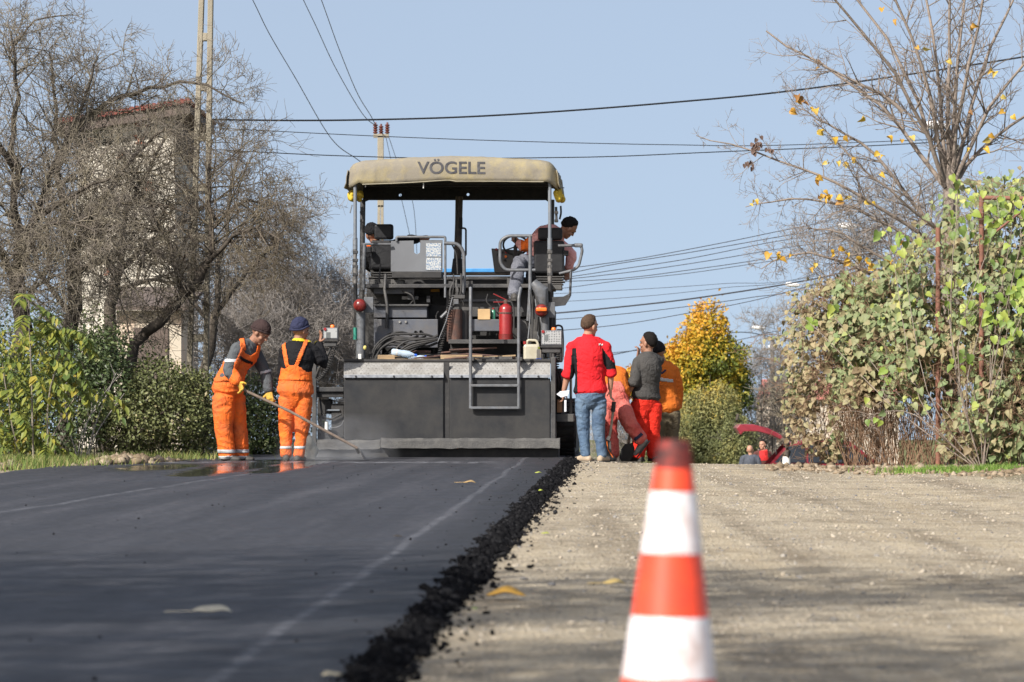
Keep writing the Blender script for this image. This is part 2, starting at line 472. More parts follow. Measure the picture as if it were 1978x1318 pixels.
    dm2 = N(t, 'ShaderNodeMath', operation='MULTIPLY'); t.links.new(dm.outputs[0], dm2.inputs[0]); t.links.new(ux.outputs[0], dm2.inputs[1])
    dm3 = N(t, 'ShaderNodeMath', operation='MULTIPLY'); t.links.new(dm2.outputs[0], dm3.inputs[0]); dm3.inputs[1].default_value = 2.6
    ad3 = N(t, 'ShaderNodeMath', operation='MAXIMUM'); t.links.new(ad2.outputs[0], ad3.inputs[0]); t.links.new(dm3.outputs[0], ad3.inputs[1])
    fm = N(t, 'ShaderNodeMath', operation='MULTIPLY'); t.links.new(ad3.outputs[0], fm.inputs[0]); fm.inputs[1].default_value = .24
    m2 = N(t, 'ShaderNodeMix', data_type='RGBA'); t.links.new(fm.outputs[0], m2.inputs['Factor'])
    t.links.new(mx.outputs['Result'], m2.inputs['A']); m2.inputs['B'].default_value = (.33, .34, .37, 1)
    t.links.new(m2.outputs['Result'], b.inputs['Base Color'])
    rr = ramp(t, [(.35, g3(.62)), (.62, g3(.74)), (.75, g3(.86))], blot.outputs['Fac'])
    # mirage reflection imitated by smooth, glossy spots around the raking workers' feet
    wet = None
    for (u0, y0_, hu, hy) in ((-4.40, 40.0, .50, 6.5), (-3.84, 40.5, .30, 6.0), (-5.15, 39.8, .55, 2.6)):
        w_ = N(t, 'ShaderNodeVectorMath', operation='SUBTRACT'); t.links.new(uvn.outputs[0], w_.inputs[0]); w_.inputs[1].default_value = (u0, y0_, 0)
        w2 = N(t, 'ShaderNodeVectorMath', operation='MULTIPLY'); t.links.new(w_.outputs[0], w2.inputs[0]); w2.inputs[1].default_value = (1 / hu, 1 / hy, 0)
        w3 = N(t, 'ShaderNodeVectorMath', operation='LENGTH'); t.links.new(w2.outputs[0], w3.inputs[0])
        if wet is None: wet = w3.outputs['Value']
        else:
            mn = N(t, 'ShaderNodeMath', operation='MINIMUM'); t.links.new(wet, mn.inputs[0]); t.links.new(w3.outputs['Value'], mn.inputs[1]); wet = mn.outputs[0]
    wn = N(t, 'ShaderNodeTexNoise', Scale=1.4, Detail=5.0, Roughness=.65); t.links.new(pos, wn.inputs['Vector'])
    wa = N(t, 'ShaderNodeMath', operation='MULTIPLY_ADD'); wa.inputs[1].default_value = 1.3; t.links.new(wn.outputs['Fac'], wa.inputs[0]); wa.inputs[2].default_value = -.65
    wb = N(t, 'ShaderNodeMath', operation='ADD'); t.links.new(wet, wb.inputs[0]); t.links.new(wa.outputs[0], wb.inputs[1])
    wf = N(t, 'ShaderNodeMapRange'); wf.inputs['From Min'].default_value = 1.05; wf.inputs['From Max'].default_value = .55; t.links.new(wb.outputs[0], wf.inputs[0])
    rm = N(t, 'ShaderNodeMix', data_type='FLOAT'); t.links.new(wf.outputs[0], rm.inputs[0]); t.links.new(rr, rm.inputs[2]); rm.inputs[3].default_value = .09
    t.links.new(rm.outputs[0], b.inputs['Roughness'])
    bs = N(t, 'ShaderNodeMapRange'); bs.inputs['To Min'].default_value = .55; bs.inputs['To Max'].default_value = .0; t.links.new(wf.outputs[0], bs.inputs[0])
    bp = N(t, 'ShaderNodeBump', Strength=.55, Distance=.012); t.links.new(bs.outputs[0], bp.inputs['Strength']); t.links.new(grain.outputs['Fac'], bp.inputs['Height'])
    t.links.new(bp.outputs[0], b.inputs['Normal'])
    t.links.new(b.outputs[0], o.inputs[0])
    return m
M_ASPHALT = make_asphalt_mat()

ays = [round(-6 + .5 * i, 3) for i in range(22)] + [round(5 + .12 * i, 3) for i in range(400)] + [53.2, 53.6]
us_in = [-6.9, -6.75, -6.5, -6.1, -5.6, -5.1, -4.6, -4.3, -4.0, -3.4, -2.8, -2.2, -1.7]
V = []; UV = []
for y in ays:
    e = edge_u(y)
    lw = -6.35 + .12 * nz(0, y, .9, 21) + .05 * nz(0, y, 4, 22)
    row = [(lw - .25, -.02), (lw - .1, A_TOP * .6), (lw, A_TOP)] + [(u, A_TOP) for u in us_in[3:]] + [(e - .25, A_TOP), (e - .12, A_TOP + .004), (e - .05, A_TOP - .012), (e + .02, A_TOP - .035), (e + .09, -.03)]
    for (u, z) in row:
        x = u + SLOPE * y
        zz = z + gz(x, y) + (.004 * nz(x, y, .8, 31) if z > .04 else 0)
        if z <= -.02: zz = z + gz(x, y) - .02
        V.append((x, y, zz)); UV.append((u, y))
k = len(row); Fc = []
for j in range(len(ays) - 1):
    for i in range(k - 1):
        a = j * k + i; Fc.append((a, a + 1, a + k + 1, a + k))
me = np_mesh('asphalt_road', V, Fc, True)
uvl = me.uv_layers.new(name='road')
li = np.zeros(len(me.loops), dtype=np.int32); me.loops.foreach_get('vertex_index', li)
uvl.data.foreach_set('uv', np.array(UV, dtype=np.float32)[li].ravel())
road = link('asphalt_road', me, M_ASPHALT); tag(road, kind='structure')

# ---- loose lumps: crumbled asphalt edge, gravel, clods (one mass each)
_ico = None
def ico():
    global _ico
    if _ico is None:
        bm = bmesh.new(); bmesh.ops.create_icosphere(bm, subdivisions=1, radius=1)
        _ico = (np.array([v.co[:] for v in bm.verts]), np.array([[v.index for v in f.verts] for f in bm.faces])); bm.free()
    return _ico
def lumps(name, pts, sizes, m, flat=.7, seed=1, tint=True):
    v0, f0 = ico(); r = np.random.default_rng(seed); n = len(pts)
    sc3 = r.uniform(.6, 1.3, (n, 1, 3)) * np.array(sizes)[:, None, None]; sc3[:, :, 2] *= flat
    V = v0[None] * r.uniform(.5, 1.35, (n, len(v0), 1)) * sc3
    a = r.uniform(0, 6.283, n); c, s = np.cos(a), np.sin(a)
    X = V[:, :, 0] * c[:, None] - V[:, :, 1] * s[:, None]; Y = V[:, :, 0] * s[:, None] + V[:, :, 1] * c[:, None]
    V = np.stack([X, Y, V[:, :, 2]], 2) + np.array(pts)[:, None, :]
    Fc = (f0[None] + (np.arange(n) * len(v0))[:, None, None]).reshape(-1, 3)
    me = np_mesh(name, V, Fc)
    if tint: set_tint(me, np.repeat(r.uniform(0, 1, n), len(v0)))
    return link(name, me, m)

def tint_mat(name, stops, rough=.9, spec=.2):
    m, t, o = new_mat(name)
    at = N(t, 'ShaderNodeAttribute', attribute_name='tint')
    c = ramp(t, stops, at.outputs['Fac'])
    b = N(t, 'ShaderNodeBsdfPrincipled', Roughness=rough); b.inputs['Specular IOR Level'].default_value = spec
    pos = uv_pos_node(t)
    n = N(t, 'ShaderNodeTexNoise', Scale=90.0, Detail=3.0); t.links.new(pos, n.inputs['Vector'])
    bp = N(t, 'ShaderNodeBump', Strength=.5, Distance=.01); t.links.new(n.outputs['Fac'], bp.inputs['Height']); t.links.new(bp.outputs[0], b.inputs['Normal'])
    t.links.new(c, b.inputs['Base Color']); t.links.new(b.outputs[0], o.inputs[0])
    return m
M_STONE = tint_mat('stone_chips', [(0, (.15, .15, .155)), (.3, (.27, .25, .22)), (.6, (.36, .31, .24)), (1, (.42, .37, .30))])
M_CRUMB = tint_mat('asphalt_crumbs', [(0, (.007, .007, .008)), (.8, (.013, .013, .014)), (1, (.03, .03, .032))], 1.0, .0)
M_CLOD = tint_mat('earth_clods', [(0, (.13, .095, .06)), (.5, (.22, .17, .115)), (1, (.33, .27, .20))])

n = 32000
y = RNG.uniform(10.5, 46.5, n); du = RNG.normal(.0, .032, n) + RNG.uniform(-.045, .04, n)
pts = []; sz = []
for yy, d in zip(y, du):
    d *= .55 + .9 * abs(nz(3, yy, 1.1, 51)) + .5 * abs(nz(3, yy, 5, 52)); d += .10 * abs(RNG.normal()) * (RNG.random() < .035)
    e = edge_u(yy); u = e + d; x = u + SLOPE * yy
    top = A_TOP if d < -.08 else A_TOP * max(0, min(1, (.09 - d) / .17))
    s = float(np.clip(RNG.lognormal(-5.0, .5), .003, .026))
    pts.append((x, yy, gz(x, yy) + top + s * .25)); sz.append(s)
tag(lumps('crumbled_asphalt_edge', pts, sz, M_CRUMB, .8, 2), 'ragged crumbled black edge of the fresh asphalt beside the gravel', 'asphalt crumbs', kind='stuff')
n = 200
pts = []; sz = []
for i in range(n):
    yy = RNG.uniform(10.5, 45); u = RNG.uniform(-6.2, -1.15) if i % 3 else edge_u(yy) - .1 - abs(RNG.normal(0, .25)); x = u + SLOPE * yy
    s = RNG.uniform(.003, .009); pts.append((x, yy, A_TOP + gz(x, yy) + s * .3)); sz.append(s)
tag(lumps('loose_asphalt_grit', pts, sz, M_CRUMB, .8, 3), 'fine black grit scattered over the fresh asphalt', 'asphalt grit', kind='stuff')
n = 30000
y = 10.5 + 36 * RNG.random(n) ** 1.0; uu = RNG.uniform(-.92, 3.6, n)
pts = []; sz = []
for yy, u in zip(y, uu):
    x = u + SLOPE * yy
    dens = .5 + .9 * nz(x, yy, .9, 41)
    if RNG.random() > dens + .15 or abs(u) > .62 * yy * .16 + 1.8: continue
    s = float(np.clip(RNG.lognormal(-5.3, .5), .003, .02)); pts.append((x, yy, ground_z(x, yy) + s * .12)); sz.append(s)
tag(lumps('loose_gravel', pts, sz, M_STONE, .6, 4), 'loose grey and tan gravel stones on the unpaved lane', 'gravel', kind='stuff')
# ================================================================ trees, shrubs, hedges
def bark(name, c1, c2, c3=None):
    return mat(name, c1, c2, rough=.9, scale=9, bump=.4, bscale=45, spec=.15, dirt=c3, dirt_amt=.5 if c3 else 0, dscale=5)
M_BARK_DARK = bark('dark_bark', (.10, .085, .07), (.045, .038, .032))
M_TWIG = bark('grey_brown_twigs', (.20, .175, .155), (.115, .098, .085), (.25, .22, .15))
M_TWIG_DARK = bark('dark_twigs', (.14, .115, .095), (.07, .057, .047), (.18, .155, .10))
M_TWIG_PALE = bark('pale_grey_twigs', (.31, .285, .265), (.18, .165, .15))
M_STALK = bark('dry_reddish_stalks', (.26, .17, .11), (.16, .10, .065))
M_TWIG_RED = bark('smooth_brown_grey_shoots', (.27, .225, .19), (.17, .14, .118))

def tube_mesh(name, lines, sides=3):
    """polylines [(pts(n,3), r(n))] -> one mesh, grouped by length"""
    groups = {}
    for p, r in lines: groups.setdefault(len(p), []).append((p, r))
    Vs = []; Fs = []; base = 0
    ang = np.arange(sides) * 2 * np.pi / sides
    for n, L in groups.items():
        Pn = np.array([q[0] for q in L], dtype=np.float64); Rn = np.array([q[1] for q in L])
        T = np.gradient(Pn, axis=1); T /= np.linalg.norm(T, axis=2, keepdims=True) + 1e-9
        up = np.where(np.abs(T[:, :1, 2:3]) < .9, np.array([[[0, 0, 1.]]]), np.array([[[1., 0, 0]]]))
        A = np.cross(T, np.broadcast_to(up, T.shape)); A /= np.linalg.norm(A, axis=2, keepdims=True) + 1e-9
        B = np.cross(T, A)
        ring = Pn[:, :, None, :] + (A[:, :, None, :] * np.cos(ang)[None, None, :, None] + B[:, :, None, :] * np.sin(ang)[None, None, :, None]) * Rn[:, :, None, None]
        m = len(L); Vs.append(ring.reshape(-1, 3))
        i, j, k = np.meshgrid(np.arange(m), np.arange(n - 1), np.arange(sides), indexing='ij')
        a = base + (i * n + j) * sides + k; k2 = (k + 1) % sides; b = base + (i * n + j) * sides + k2
        Fs.append(np.stack([a, b, b + sides, a + sides], -1).reshape(-1, 4)); base += m * n * sides
    return np_mesh(name, np.concatenate(Vs), np.concatenate(Fs), True)

class Grow:
    """branches that fork and wander; limbs are placed by hand, the rest grows"""
    def __init__(s, seed, wander=.22, up=.05, rmin=.0030):
        s.r = random.Random(seed); s.lines = []; s.limbs = []; s.tips = []; s.wander = wander; s.up = up; s.rmin = rmin
    def limb(s, pts, r0, r1, sub=4):
        pts = [Vector(p) for p in pts]; out = []
        for i in range(len(pts) - 1):
            p0 = pts[max(0, i - 1)]; p1 = pts[i]; p2 = pts[i + 1]; p3 = pts[min(len(pts) - 1, i + 2)]
            for k in range(sub):
                t = k / sub
                q = .5 * ((2 * p1) + (p2 - p0) * t + (2 * p0 - 5 * p1 + 4 * p2 - p3) * t * t + (3 * p1 - p0 - 3 * p2 + p3) * t ** 3)
                out.append(q + Vector((s.r.gauss(0, 1), s.r.gauss(0, 1), s.r.gauss(0, 1))) * r0 * .35)
        out.append(pts[-1]); n = len(out)
        rad = [r0 + (r1 - r0) * (i / (n - 1)) ** .8 for i in range(n)]
        s.limbs.append((np.array([p[:] for p in out]), np.array(rad)))
        return out, rad
    def rdir(s):
        r = s.r
        while True:
            v = Vector((r.uniform(-1, 1), r.uniform(-1, 1), r.uniform(-1, 1)))
            if .1 < v.length < 1: return v.normalized()
    def sprout(s, pts, rad, count, length, levels, spread=.9, t0=.15, ratio=.55, child=(4, 7), up=None):
        """side branches along a limb"""
        n = len(pts)
        for _ in range(count):
            t = s.r.uniform(t0, 1) * (n - 1); i = min(n - 2, int(t)); f = t - i
            p = pts[i].lerp(pts[i + 1], f); d = (pts[i + 1] - pts[i]).normalized()
            v = s.rdir(); v = (v - d * v.dot(d)).normalized()
            dr = (d * s.r.uniform(.1, .9) + v * spread + Vector((0, 0, s.up * 4 if up is None else up))).normalized()
            L = length * s.r.uniform(.45, 1.15) * (1.15 - .55 * t / (n - 1))
            s.branch(p, dr, L, max(s.rmin, rad[i] * .5 if rad[i] < .03 else .012 * L / max(.4, length) + .003), levels, ratio, child, spread, up)
    def branch(s, p, d, L, r0, lev, ratio, child, spread, up):
        r = s.r
        seg = max(3, min(6, int(L / .14) + 2)); st = L / seg
        pts = [p]; q = p; dd = d; u = s.up if up is None else up * .25
        wv = s.rdir() * s.wander
        for i in range(seg):
            if r.random() < .5: wv = s.rdir() * s.wander
            dd = (dd + wv + Vector((0, 0, u))).normalized()
            q = q + dd * st; pts.append(q)
        r1 = max(s.rmin * .6, r0 * .35)
        s.lines.append((np.array([a[:] for a in pts]), np.linspace(r0, r1, seg + 1)))
        if lev <= 0:
            s.tips.append((pts[-1], dd)); return
        for _ in range(r.randint(*child)):
            t = r.uniform(.15, 1) * seg; i = min(seg - 1, int(t)); f = t - i
            pp = pts[i].lerp(pts[i + 1], f); a = (pts[i + 1] - pts[i]).normalized()
            v = s.rdir(); v = (v - a * v.dot(a)).normalized()
            s.branch(pp, (a * r.uniform(.3, 1) + v * spread).normalized(), L * ratio * r.uniform(.6, 1.25), max(s.rmin, r0 * .5), lev - 1, ratio, child, spread, up)
    def finish(s, name, loc, label, cat, group, m_limb, m_twig, sides=3):
        e = empty(name, loc, label, cat, group)
        if s.limbs: link('trunk', tube_mesh('trunk', s.limbs[:1], 9), m_limb, e)
        if len(s.limbs) > 1:
            for L in s.limbs[1:]: link('limb', tube_mesh('limb', [L], 7), m_limb, e)
        if s.lines:
            o = link('twigs', tube_mesh('twigs', s.lines, sides), m_twig, e); o['kind'] = 'stuff'
        return e

def tree_from(seed, name, label, group, limbs, twig_spec, m_limb, m_twig, wander=.24, up=.05, rmin=.0031):
    """limbs: list of (list of (px,py,d), r0, r1); the first is the trunk and starts on the ground"""
    g = Grow(seed, wander, up, rmin)
    first = None
    for i, (pts, r0, r1) in enumerate(limbs):
        w3 = [P(*q) for q in pts]
        if i == 0:
            b = w3[0]; w3[0] = Vector((b.x, b.y, gz(b.x, b.y) - .05)); first = w3[0]
        o, rad = g.limb(w3, r0, r1)
        sp = twig_spec if not isinstance(twig_spec, list) else twig_spec[min(i, len(twig_spec) - 1)]
        if sp: g.sprout(o, rad, **sp)
    return g, g.finish(name, (first.x, first.y, gz(first.x, first.y)), label, 'tree', group, m_limb, m_twig)

GB = 'bare trees on the left of the road'
TW = dict(count=34, length=1.05, levels=3, child=(3, 4), ratio=.62, spread=.95, t0=.08)
TWs = dict(count=10, length=.7, levels=3, child=(3, 5), ratio=.6, spread=1.0, t0=.45)
# old fruit tree at the far left: crown fills the upper left corner
tree_from(11, 'bare_fruit_tree', 'gnarled bare fruit tree at the left edge, its crown filling the top left corner', GB,
    [([(30, 880, 46.5), (36, 640, 46.5), (40, 470, 46.4)], .13, .09),
     ([(40, 470, 46.4), (25, 330, 46.2), (30, 190, 46), (20, 60, 46)], .07, .012),
     ([(40, 480, 46.4), (90, 360, 46.8), (150, 220, 47), (190, 110, 47.2)], .06, .01),
     ([(30, 330, 46.3), (-40, 220, 46), (-90, 120, 46)], .045, .01),
     ([(36, 560, 46.4), (-30, 420, 45.8), (-90, 330, 45.6)], .05, .012),
     ([(60, 430, 46.5), (140, 380, 46), (220, 340, 45.6)], .045, .01),
     ([(20, 100, 46), (70, 40, 46), (150, 30, 46)], .018, .006),
     ([(40, 500, 46.4), (80, 440, 45.8), (130, 430, 45.4), (190, 450, 45.2)], .035, .008),
     ([(38, 560, 46.4), (10, 500, 46), (-20, 480, 45.6)], .03, .008),
     ([(38, 590, 46.4), (90, 540, 45.8), (150, 520, 45.4)], .03, .008)],
    [None, dict(TW, count=30), dict(TW, count=26), dict(TW, count=14), dict(TW, count=22), dict(TW, count=26, up=-.1), dict(TW, count=9, length=.7), dict(TW, count=34, up=-.15), dict(TW, count=20), dict(TW, count=30, up=-.1)], M_BARK_DARK, M_TWIG)
tree_from(12, 'bare_fruit_tree', 'bare tree with a thick dark trunk behind the yellow-green sapling', GB,
    [([(128, 880, 47.5), (130, 640, 47.5), (138, 500, 47.5)], .12, .085),
     ([(138, 500, 47.5), (110, 330, 47.6), (105, 210, 47.6), (95, 100, 47.5)], .06, .01),
     ([(138, 500, 47.5), (200, 380, 47.3), (270, 290, 47.2), (330, 250, 47)], .06, .01),
     ([(110, 330, 47.6), (160, 230, 47.6), (260, 178, 47.4), (370, 160, 47.2), (470, 200, 47)], .05, .008),
     ([(135, 540, 47.5), (200, 500, 47.2), (270, 480, 46.8), (320, 500, 46.6)], .05, .01),
     ([(130, 600, 47.5), (70, 520, 47.2), (30, 500, 47)], .04, .01)],
    [None, dict(TW, count=32), dict(TW, count=34, up=-.12), dict(TW, count=30, up=.25, length=.75), dict(TW, count=34, up=-.25), dict(TW, count=20)], M_BARK_DARK, M_TWIG)
tree_from(13, 'leaning_bare_tree', 'bare tree with a black trunk leaning right above the hedge', GB,
    [([(248, 890, 47), (256, 690, 47), (300, 625, 47), (352, 575, 47), (400, 510, 47)], .075, .06),
     ([(400, 510, 47), (412, 440, 47), (400, 350, 47.2), (410, 270, 47.4)], .05, .01),
     ([(400, 510, 47), (450, 460, 46.6), (500, 440, 46.4), (545, 470, 46.2)], .035, .008),
     ([(352, 575, 47), (330, 480, 47.4), (290, 400, 47.6), (240, 330, 47.8)], .045, .01),
     ([(412, 440, 47), (470, 390, 47.2), (520, 400, 47.4)], .03, .008)],
    [dict(TWs, count=12, up=-.1), dict(TW, count=24), dict(TW, count=28, up=-.25), dict(TW, count=26), dict(TW, count=20, up=-.2)], M_BARK_DARK, M_TWIG_DARK)
tree_from(14, 'bare_thicket_tree', 'tangled bare tree in front of the white plastered house', GB,
    [([(205, 880, 50), (210, 640, 50), (230, 520, 50)], .10, .07),
     ([(230, 520, 50), (250, 400, 50), (300, 300, 50), (350, 210, 50)], .05, .008),
     ([(230, 520, 50), (320, 450, 50), (400, 400, 50), (470, 330, 50)], .05, .008),
     ([(225, 560, 50), (300, 540, 49.6), (380, 560, 49.2)], .04, .01),
     ([(225, 540, 50), (160, 430, 50.4), (90, 380, 50.6)], .045, .01)],
    [None, dict(TW, count=24), dict(TW, count=26), dict(TW, count=26, up=-.2), dict(TW, count=34)], M_BARK_DARK, M_TWIG)
tree_from(15, 'bare_thicket_tree', 'brushy bare tree right of the concrete pole, twigs hanging toward the workers', GB,
    [([(395, 890, 53), (400, 700, 53), (420, 600, 53)], .08, .06),
     ([(420, 600, 53), (430, 480, 53), (450, 360, 53), (470, 250, 53)], .05, .008),
     ([(420, 600, 53), (480, 520, 53), (530, 470, 53), (570, 420, 53)], .045, .008),
     ([(415, 640, 53), (360, 560, 53), (320, 470, 53)], .045, .008)],
    [None, dict(TW, count=17, length=.85), dict(TW, count=26, length=.8), dict(TW, count=22)], M_BARK_DARK, M_TWIG)
GP = 'pale bare trees behind the workers'
TP = dict(count=30, length=.95, levels=3, child=(3, 5), ratio=.62, spread=.9, t0=.08)
for i, (bx, d, hs, lab) in enumerate([
        (455, 60, [(440, 520), (480, 470), (520, 560)], 'pale grey bare tree behind the worker with the rake'),
        (545, 62, [(520, 500), (560, 430), (600, 520)], 'pale grey bare tree behind the worker at the control box'),
        (625, 64, [(600, 560), (640, 500), (680, 560)], 'pale grey bare tree just left of the paving machine'),
        (690, 68, [(660, 600), (700, 560), (735, 600)], 'pale grey bare tree partly hidden by the paving machine')]):
    lim = [([(bx, 850, d), (bx, 780, d), (bx + 4, 720, d)], .09, .06)]
    for (hx, hy) in hs:
        lim.append(([(bx + 3, 730, d), ((bx + hx) / 2, (720 + hy) / 2 + 20, d + .3), (hx, hy, d + .5)], .045, .006))
        lim.append(([(bx, 780, d), ((bx * .6 + hx * .4), (760 + hy) / 2 + 60, d - .6), (bx + (hx - bx) * 1.5, hy + 110, d - .8)], .04, .006))
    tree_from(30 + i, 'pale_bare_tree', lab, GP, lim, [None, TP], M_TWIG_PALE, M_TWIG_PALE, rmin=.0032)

# bare trees standing left of the camera, outside the view: they throw the bands of shade over the foreground
ROADSIDE = []
for i, (x, y, hgt) in enumerate([(-7.8, 7.6, 10.0), (-8.0, 2.6, 10.5)]):
    g = Grow(60 + i, .2, .05, .009)
    o, rad = g.limb([(x, y, -.05), (x, y, hgt * .35), (x + .2, y, hgt * .5)], .16, .11)
    for k in range(9):
        a = k * .7; q, rd = g.limb([(x + .1, y, hgt * (.33 + .02 * k)), (x + 1.2 * math.cos(a), y + 1.2 * math.sin(a), hgt * .62), (x + 2.3 * math.cos(a), y + 2.3 * math.sin(a), hgt * (.8 + .04 * (k % 5)))], .07, .012)
        g.sprout(q, rd, 30, 1.3, 2, child=(4, 6), t0=.1)
    ROADSIDE.append((g.finish('roadside_tree', (x, y, 0), ['roadside tree left of the camera, the farther of two', 'roadside tree left of the camera, the nearer of two'][i], 'tree', 'roadside trees beside the camera', M_BARK_DARK, M_TWIG), x, y, hgt))

# ---------------------------------------------------------------- leaves
def heart_leaf(name, curl=.18):
    """heart-shaped leaf, stalk end at the origin, tip along +y, one unit long"""
    out = [(0, .08), (.18, -.02), (.36, .06), (.44, .26), (.38, .5), (.2, .78), (0, 1)]
    pts = [(x, y) for x, y in out] + [(-x, y) for x, y in out[-2:0:-1]]
    vs = [(0, .45, 0)] + [(x, y, abs(x) * .35 - curl * (y - .4) ** 2) for x, y in pts]
    fs = [(0, i + 1, (i + 1) % len(pts) + 1) for i in range(len(pts))]
    me = bpy.data.meshes.new(name); me.from_pydata(vs, [], fs)
    me.polygons.foreach_set('use_smooth', [True] * len(fs))
    return me, np.array(vs), np.array(fs)
def lance_leaf():
    vs = np.array([(0, 0, 0), (.16, .3, .05), (.13, .65, .02), (0, 1, -.08), (-.13, .65, .02), (-.16, .3, .05), (0, .45, -.02)])
    fs = np.array([(6, 0, 1), (6, 1, 2), (6, 2, 3), (6, 3, 4), (6, 4, 5), (6, 5, 0)])
    return vs, fs
def small_leaf():
    vs = np.array([(0, 0, 0), (.3, .45, .08), (0, 1, -.05), (-.3, .45, .08)])
    return vs, np.array([(0, 1, 2), (0, 2, 3)])

def rot_frames(dirs, normals, roll=None):
    """rotation matrices (n,3,3): y axis = dirs, z axis close to normals"""
    Y = dirs / (np.linalg.norm(dirs, axis=1, keepdims=True) + 1e-9)
    X = np.cross(Y, normals); X /= np.linalg.norm(X, axis=1, keepdims=True) + 1e-9
    Z = np.cross(X, Y)
    return np.stack([X, Y, Z], 2)
def leaf_cloud(name, shape, pos, dirs, normals, sizes, tints, m, parent, kind='stuff'):
    vs, fs = shape
    Rm = rot_frames(np.asarray(dirs, float), np.asarray(normals, float))
    V = np.einsum('nij,kj->nki', Rm, vs) * np.asarray(sizes)[:, None, None] + np.asarray(pos)[:, None, :]
    Fc = (fs[None] + (np.arange(len(pos)) * len(vs))[:, None, None]).reshape(-1, fs.shape[1])
    me = np_mesh(name, V, Fc)
    set_tint(me, np.repeat(np.asarray(tints), len(vs)))
    o = link(name, me, m, parent)
    if kind: o['kind'] = kind
    return o

def leaf_variants(shape_fn, m, n=6):
    """a few meshes of one leaf, each with its own tint; shared by the single leaves"""
    out = []
    for i in range(n):
        me, vs, fs = shape_fn('leaf', random.uniform(.05, .4))
        set_tint(me, [(i + .5) / n] * len(vs)); me.materials.append(m); out.append(me)
    return out
def place_leaf(me, parent, pos, d, nrm, size):
    o = bpy.data.objects.new('leaf', me); COL.objects.link(o)
    Rm = rot_frames(np.array([d], float), np.array([nrm], float))[0]
    M = Matrix(Rm.tolist()).to_4x4(); M = Matrix.Translation(Vector(pos)) @ M @ Matrix.Scale(size, 4)
    o.parent = parent
    o.matrix_local = Matrix.Translation(-parent.location) @ M
    return o

M_HEDGE_R = leaf_mat('hedge_leaves', [(0, (.17, .125, .07)), (.2, (.31, .25, .14)), (.38, (.26, .24, .125)), (.52, (.17, .20, .09)), (.68, (.16, .22, .095)), (.82, (.27, .28, .15)), (.93, (.31, .37, .09)), (1, (.42, .41, .14))], .6, .22)
M_HEDGE_L = leaf_mat('privet_leaves', [(0, (.04, .058, .027)), (.4, (.075, .108, .043)), (.75, (.13, .165, .06)), (1, (.24, .23, .10))], .45, .2)
M_HEDGE_L2 = leaf_mat('dull_hedge_leaves', [(0, (.065, .07, .03)), (.4, (.125, .145, .055)), (.75, (.19, .20, .078)), (1, (.28, .23, .12))], .5, .22)
M_SAP = leaf_mat('yellow_green_leaflets', [(0, (.07, .115, .03)), (.4, (.145, .185, .04)), (.75, (.25, .26, .045)), (1, (.36, .28, .05))], .5, .35)
M_YELLOW = leaf_mat('yellow_leaves', [(0, (.24, .11, .04)), (.3, (.48, .27, .04)), (.75, (.60, .40, .05)), (1, (.55, .45, .14))], .5, .35)
M_AUT = leaf_mat('autumn_crown_leaves', [(0, (.06, .09, .02)), (.3, (.12, .15, .025)), (.5, (.33, .28, .03)), (.75, (.55, .33, .03)), (1, (.62, .28, .03))], .55, .3)
M_CON = leaf_mat('dusty_green_needles', [(0, (.07, .085, .035)), (.5, (.165, .175, .065)), (.85, (.27, .24, .08)), (1, (.42, .30, .05))], .6, .15)
M_VINE = leaf_mat('fresh_vine_leaves', [(0, (.12, .18, .045)), (.5, (.20, .29, .05)), (1, (.34, .38, .08))], .5, .3)

def blob_points(rng, n, lobes, shell=.55):
    """points in a union of ellipsoids, most of them near the outer surface; returns points and outward normals"""
    w = np.array([l[1][0] * l[1][1] * l[1][2] for l in lobes]) ** .67; w /= w.sum()
    idx = rng.choice(len(lobes), n, p=w)
    C = np.array([l[0] for l in lobes])[idx]; S = np.array([l[1] for l in lobes])[idx]
    v = rng.normal(size=(n, 3)); v /= np.linalg.norm(v, axis=1, keepdims=True)
    r = shell + (1.06 - shell) * rng.random(n) ** .6
    # clumps: push by noise so that gaps and bulges show
    nzv = np.array([noise.noise((q * S_ * 2.4 + c)) for q, S_, c in zip(v, S, C)])
    n2v = np.array([noise.noise((q * S_ * 6.5 + c)) for q, S_, c in zip(v, S, C)])
    r = r * (1 + .34 * nzv + .26 * n2v) * np.where(rng.random(n) < .09, 1 + .28 * rng.random(n), 1)
    return C + v * S * r[:, None], v

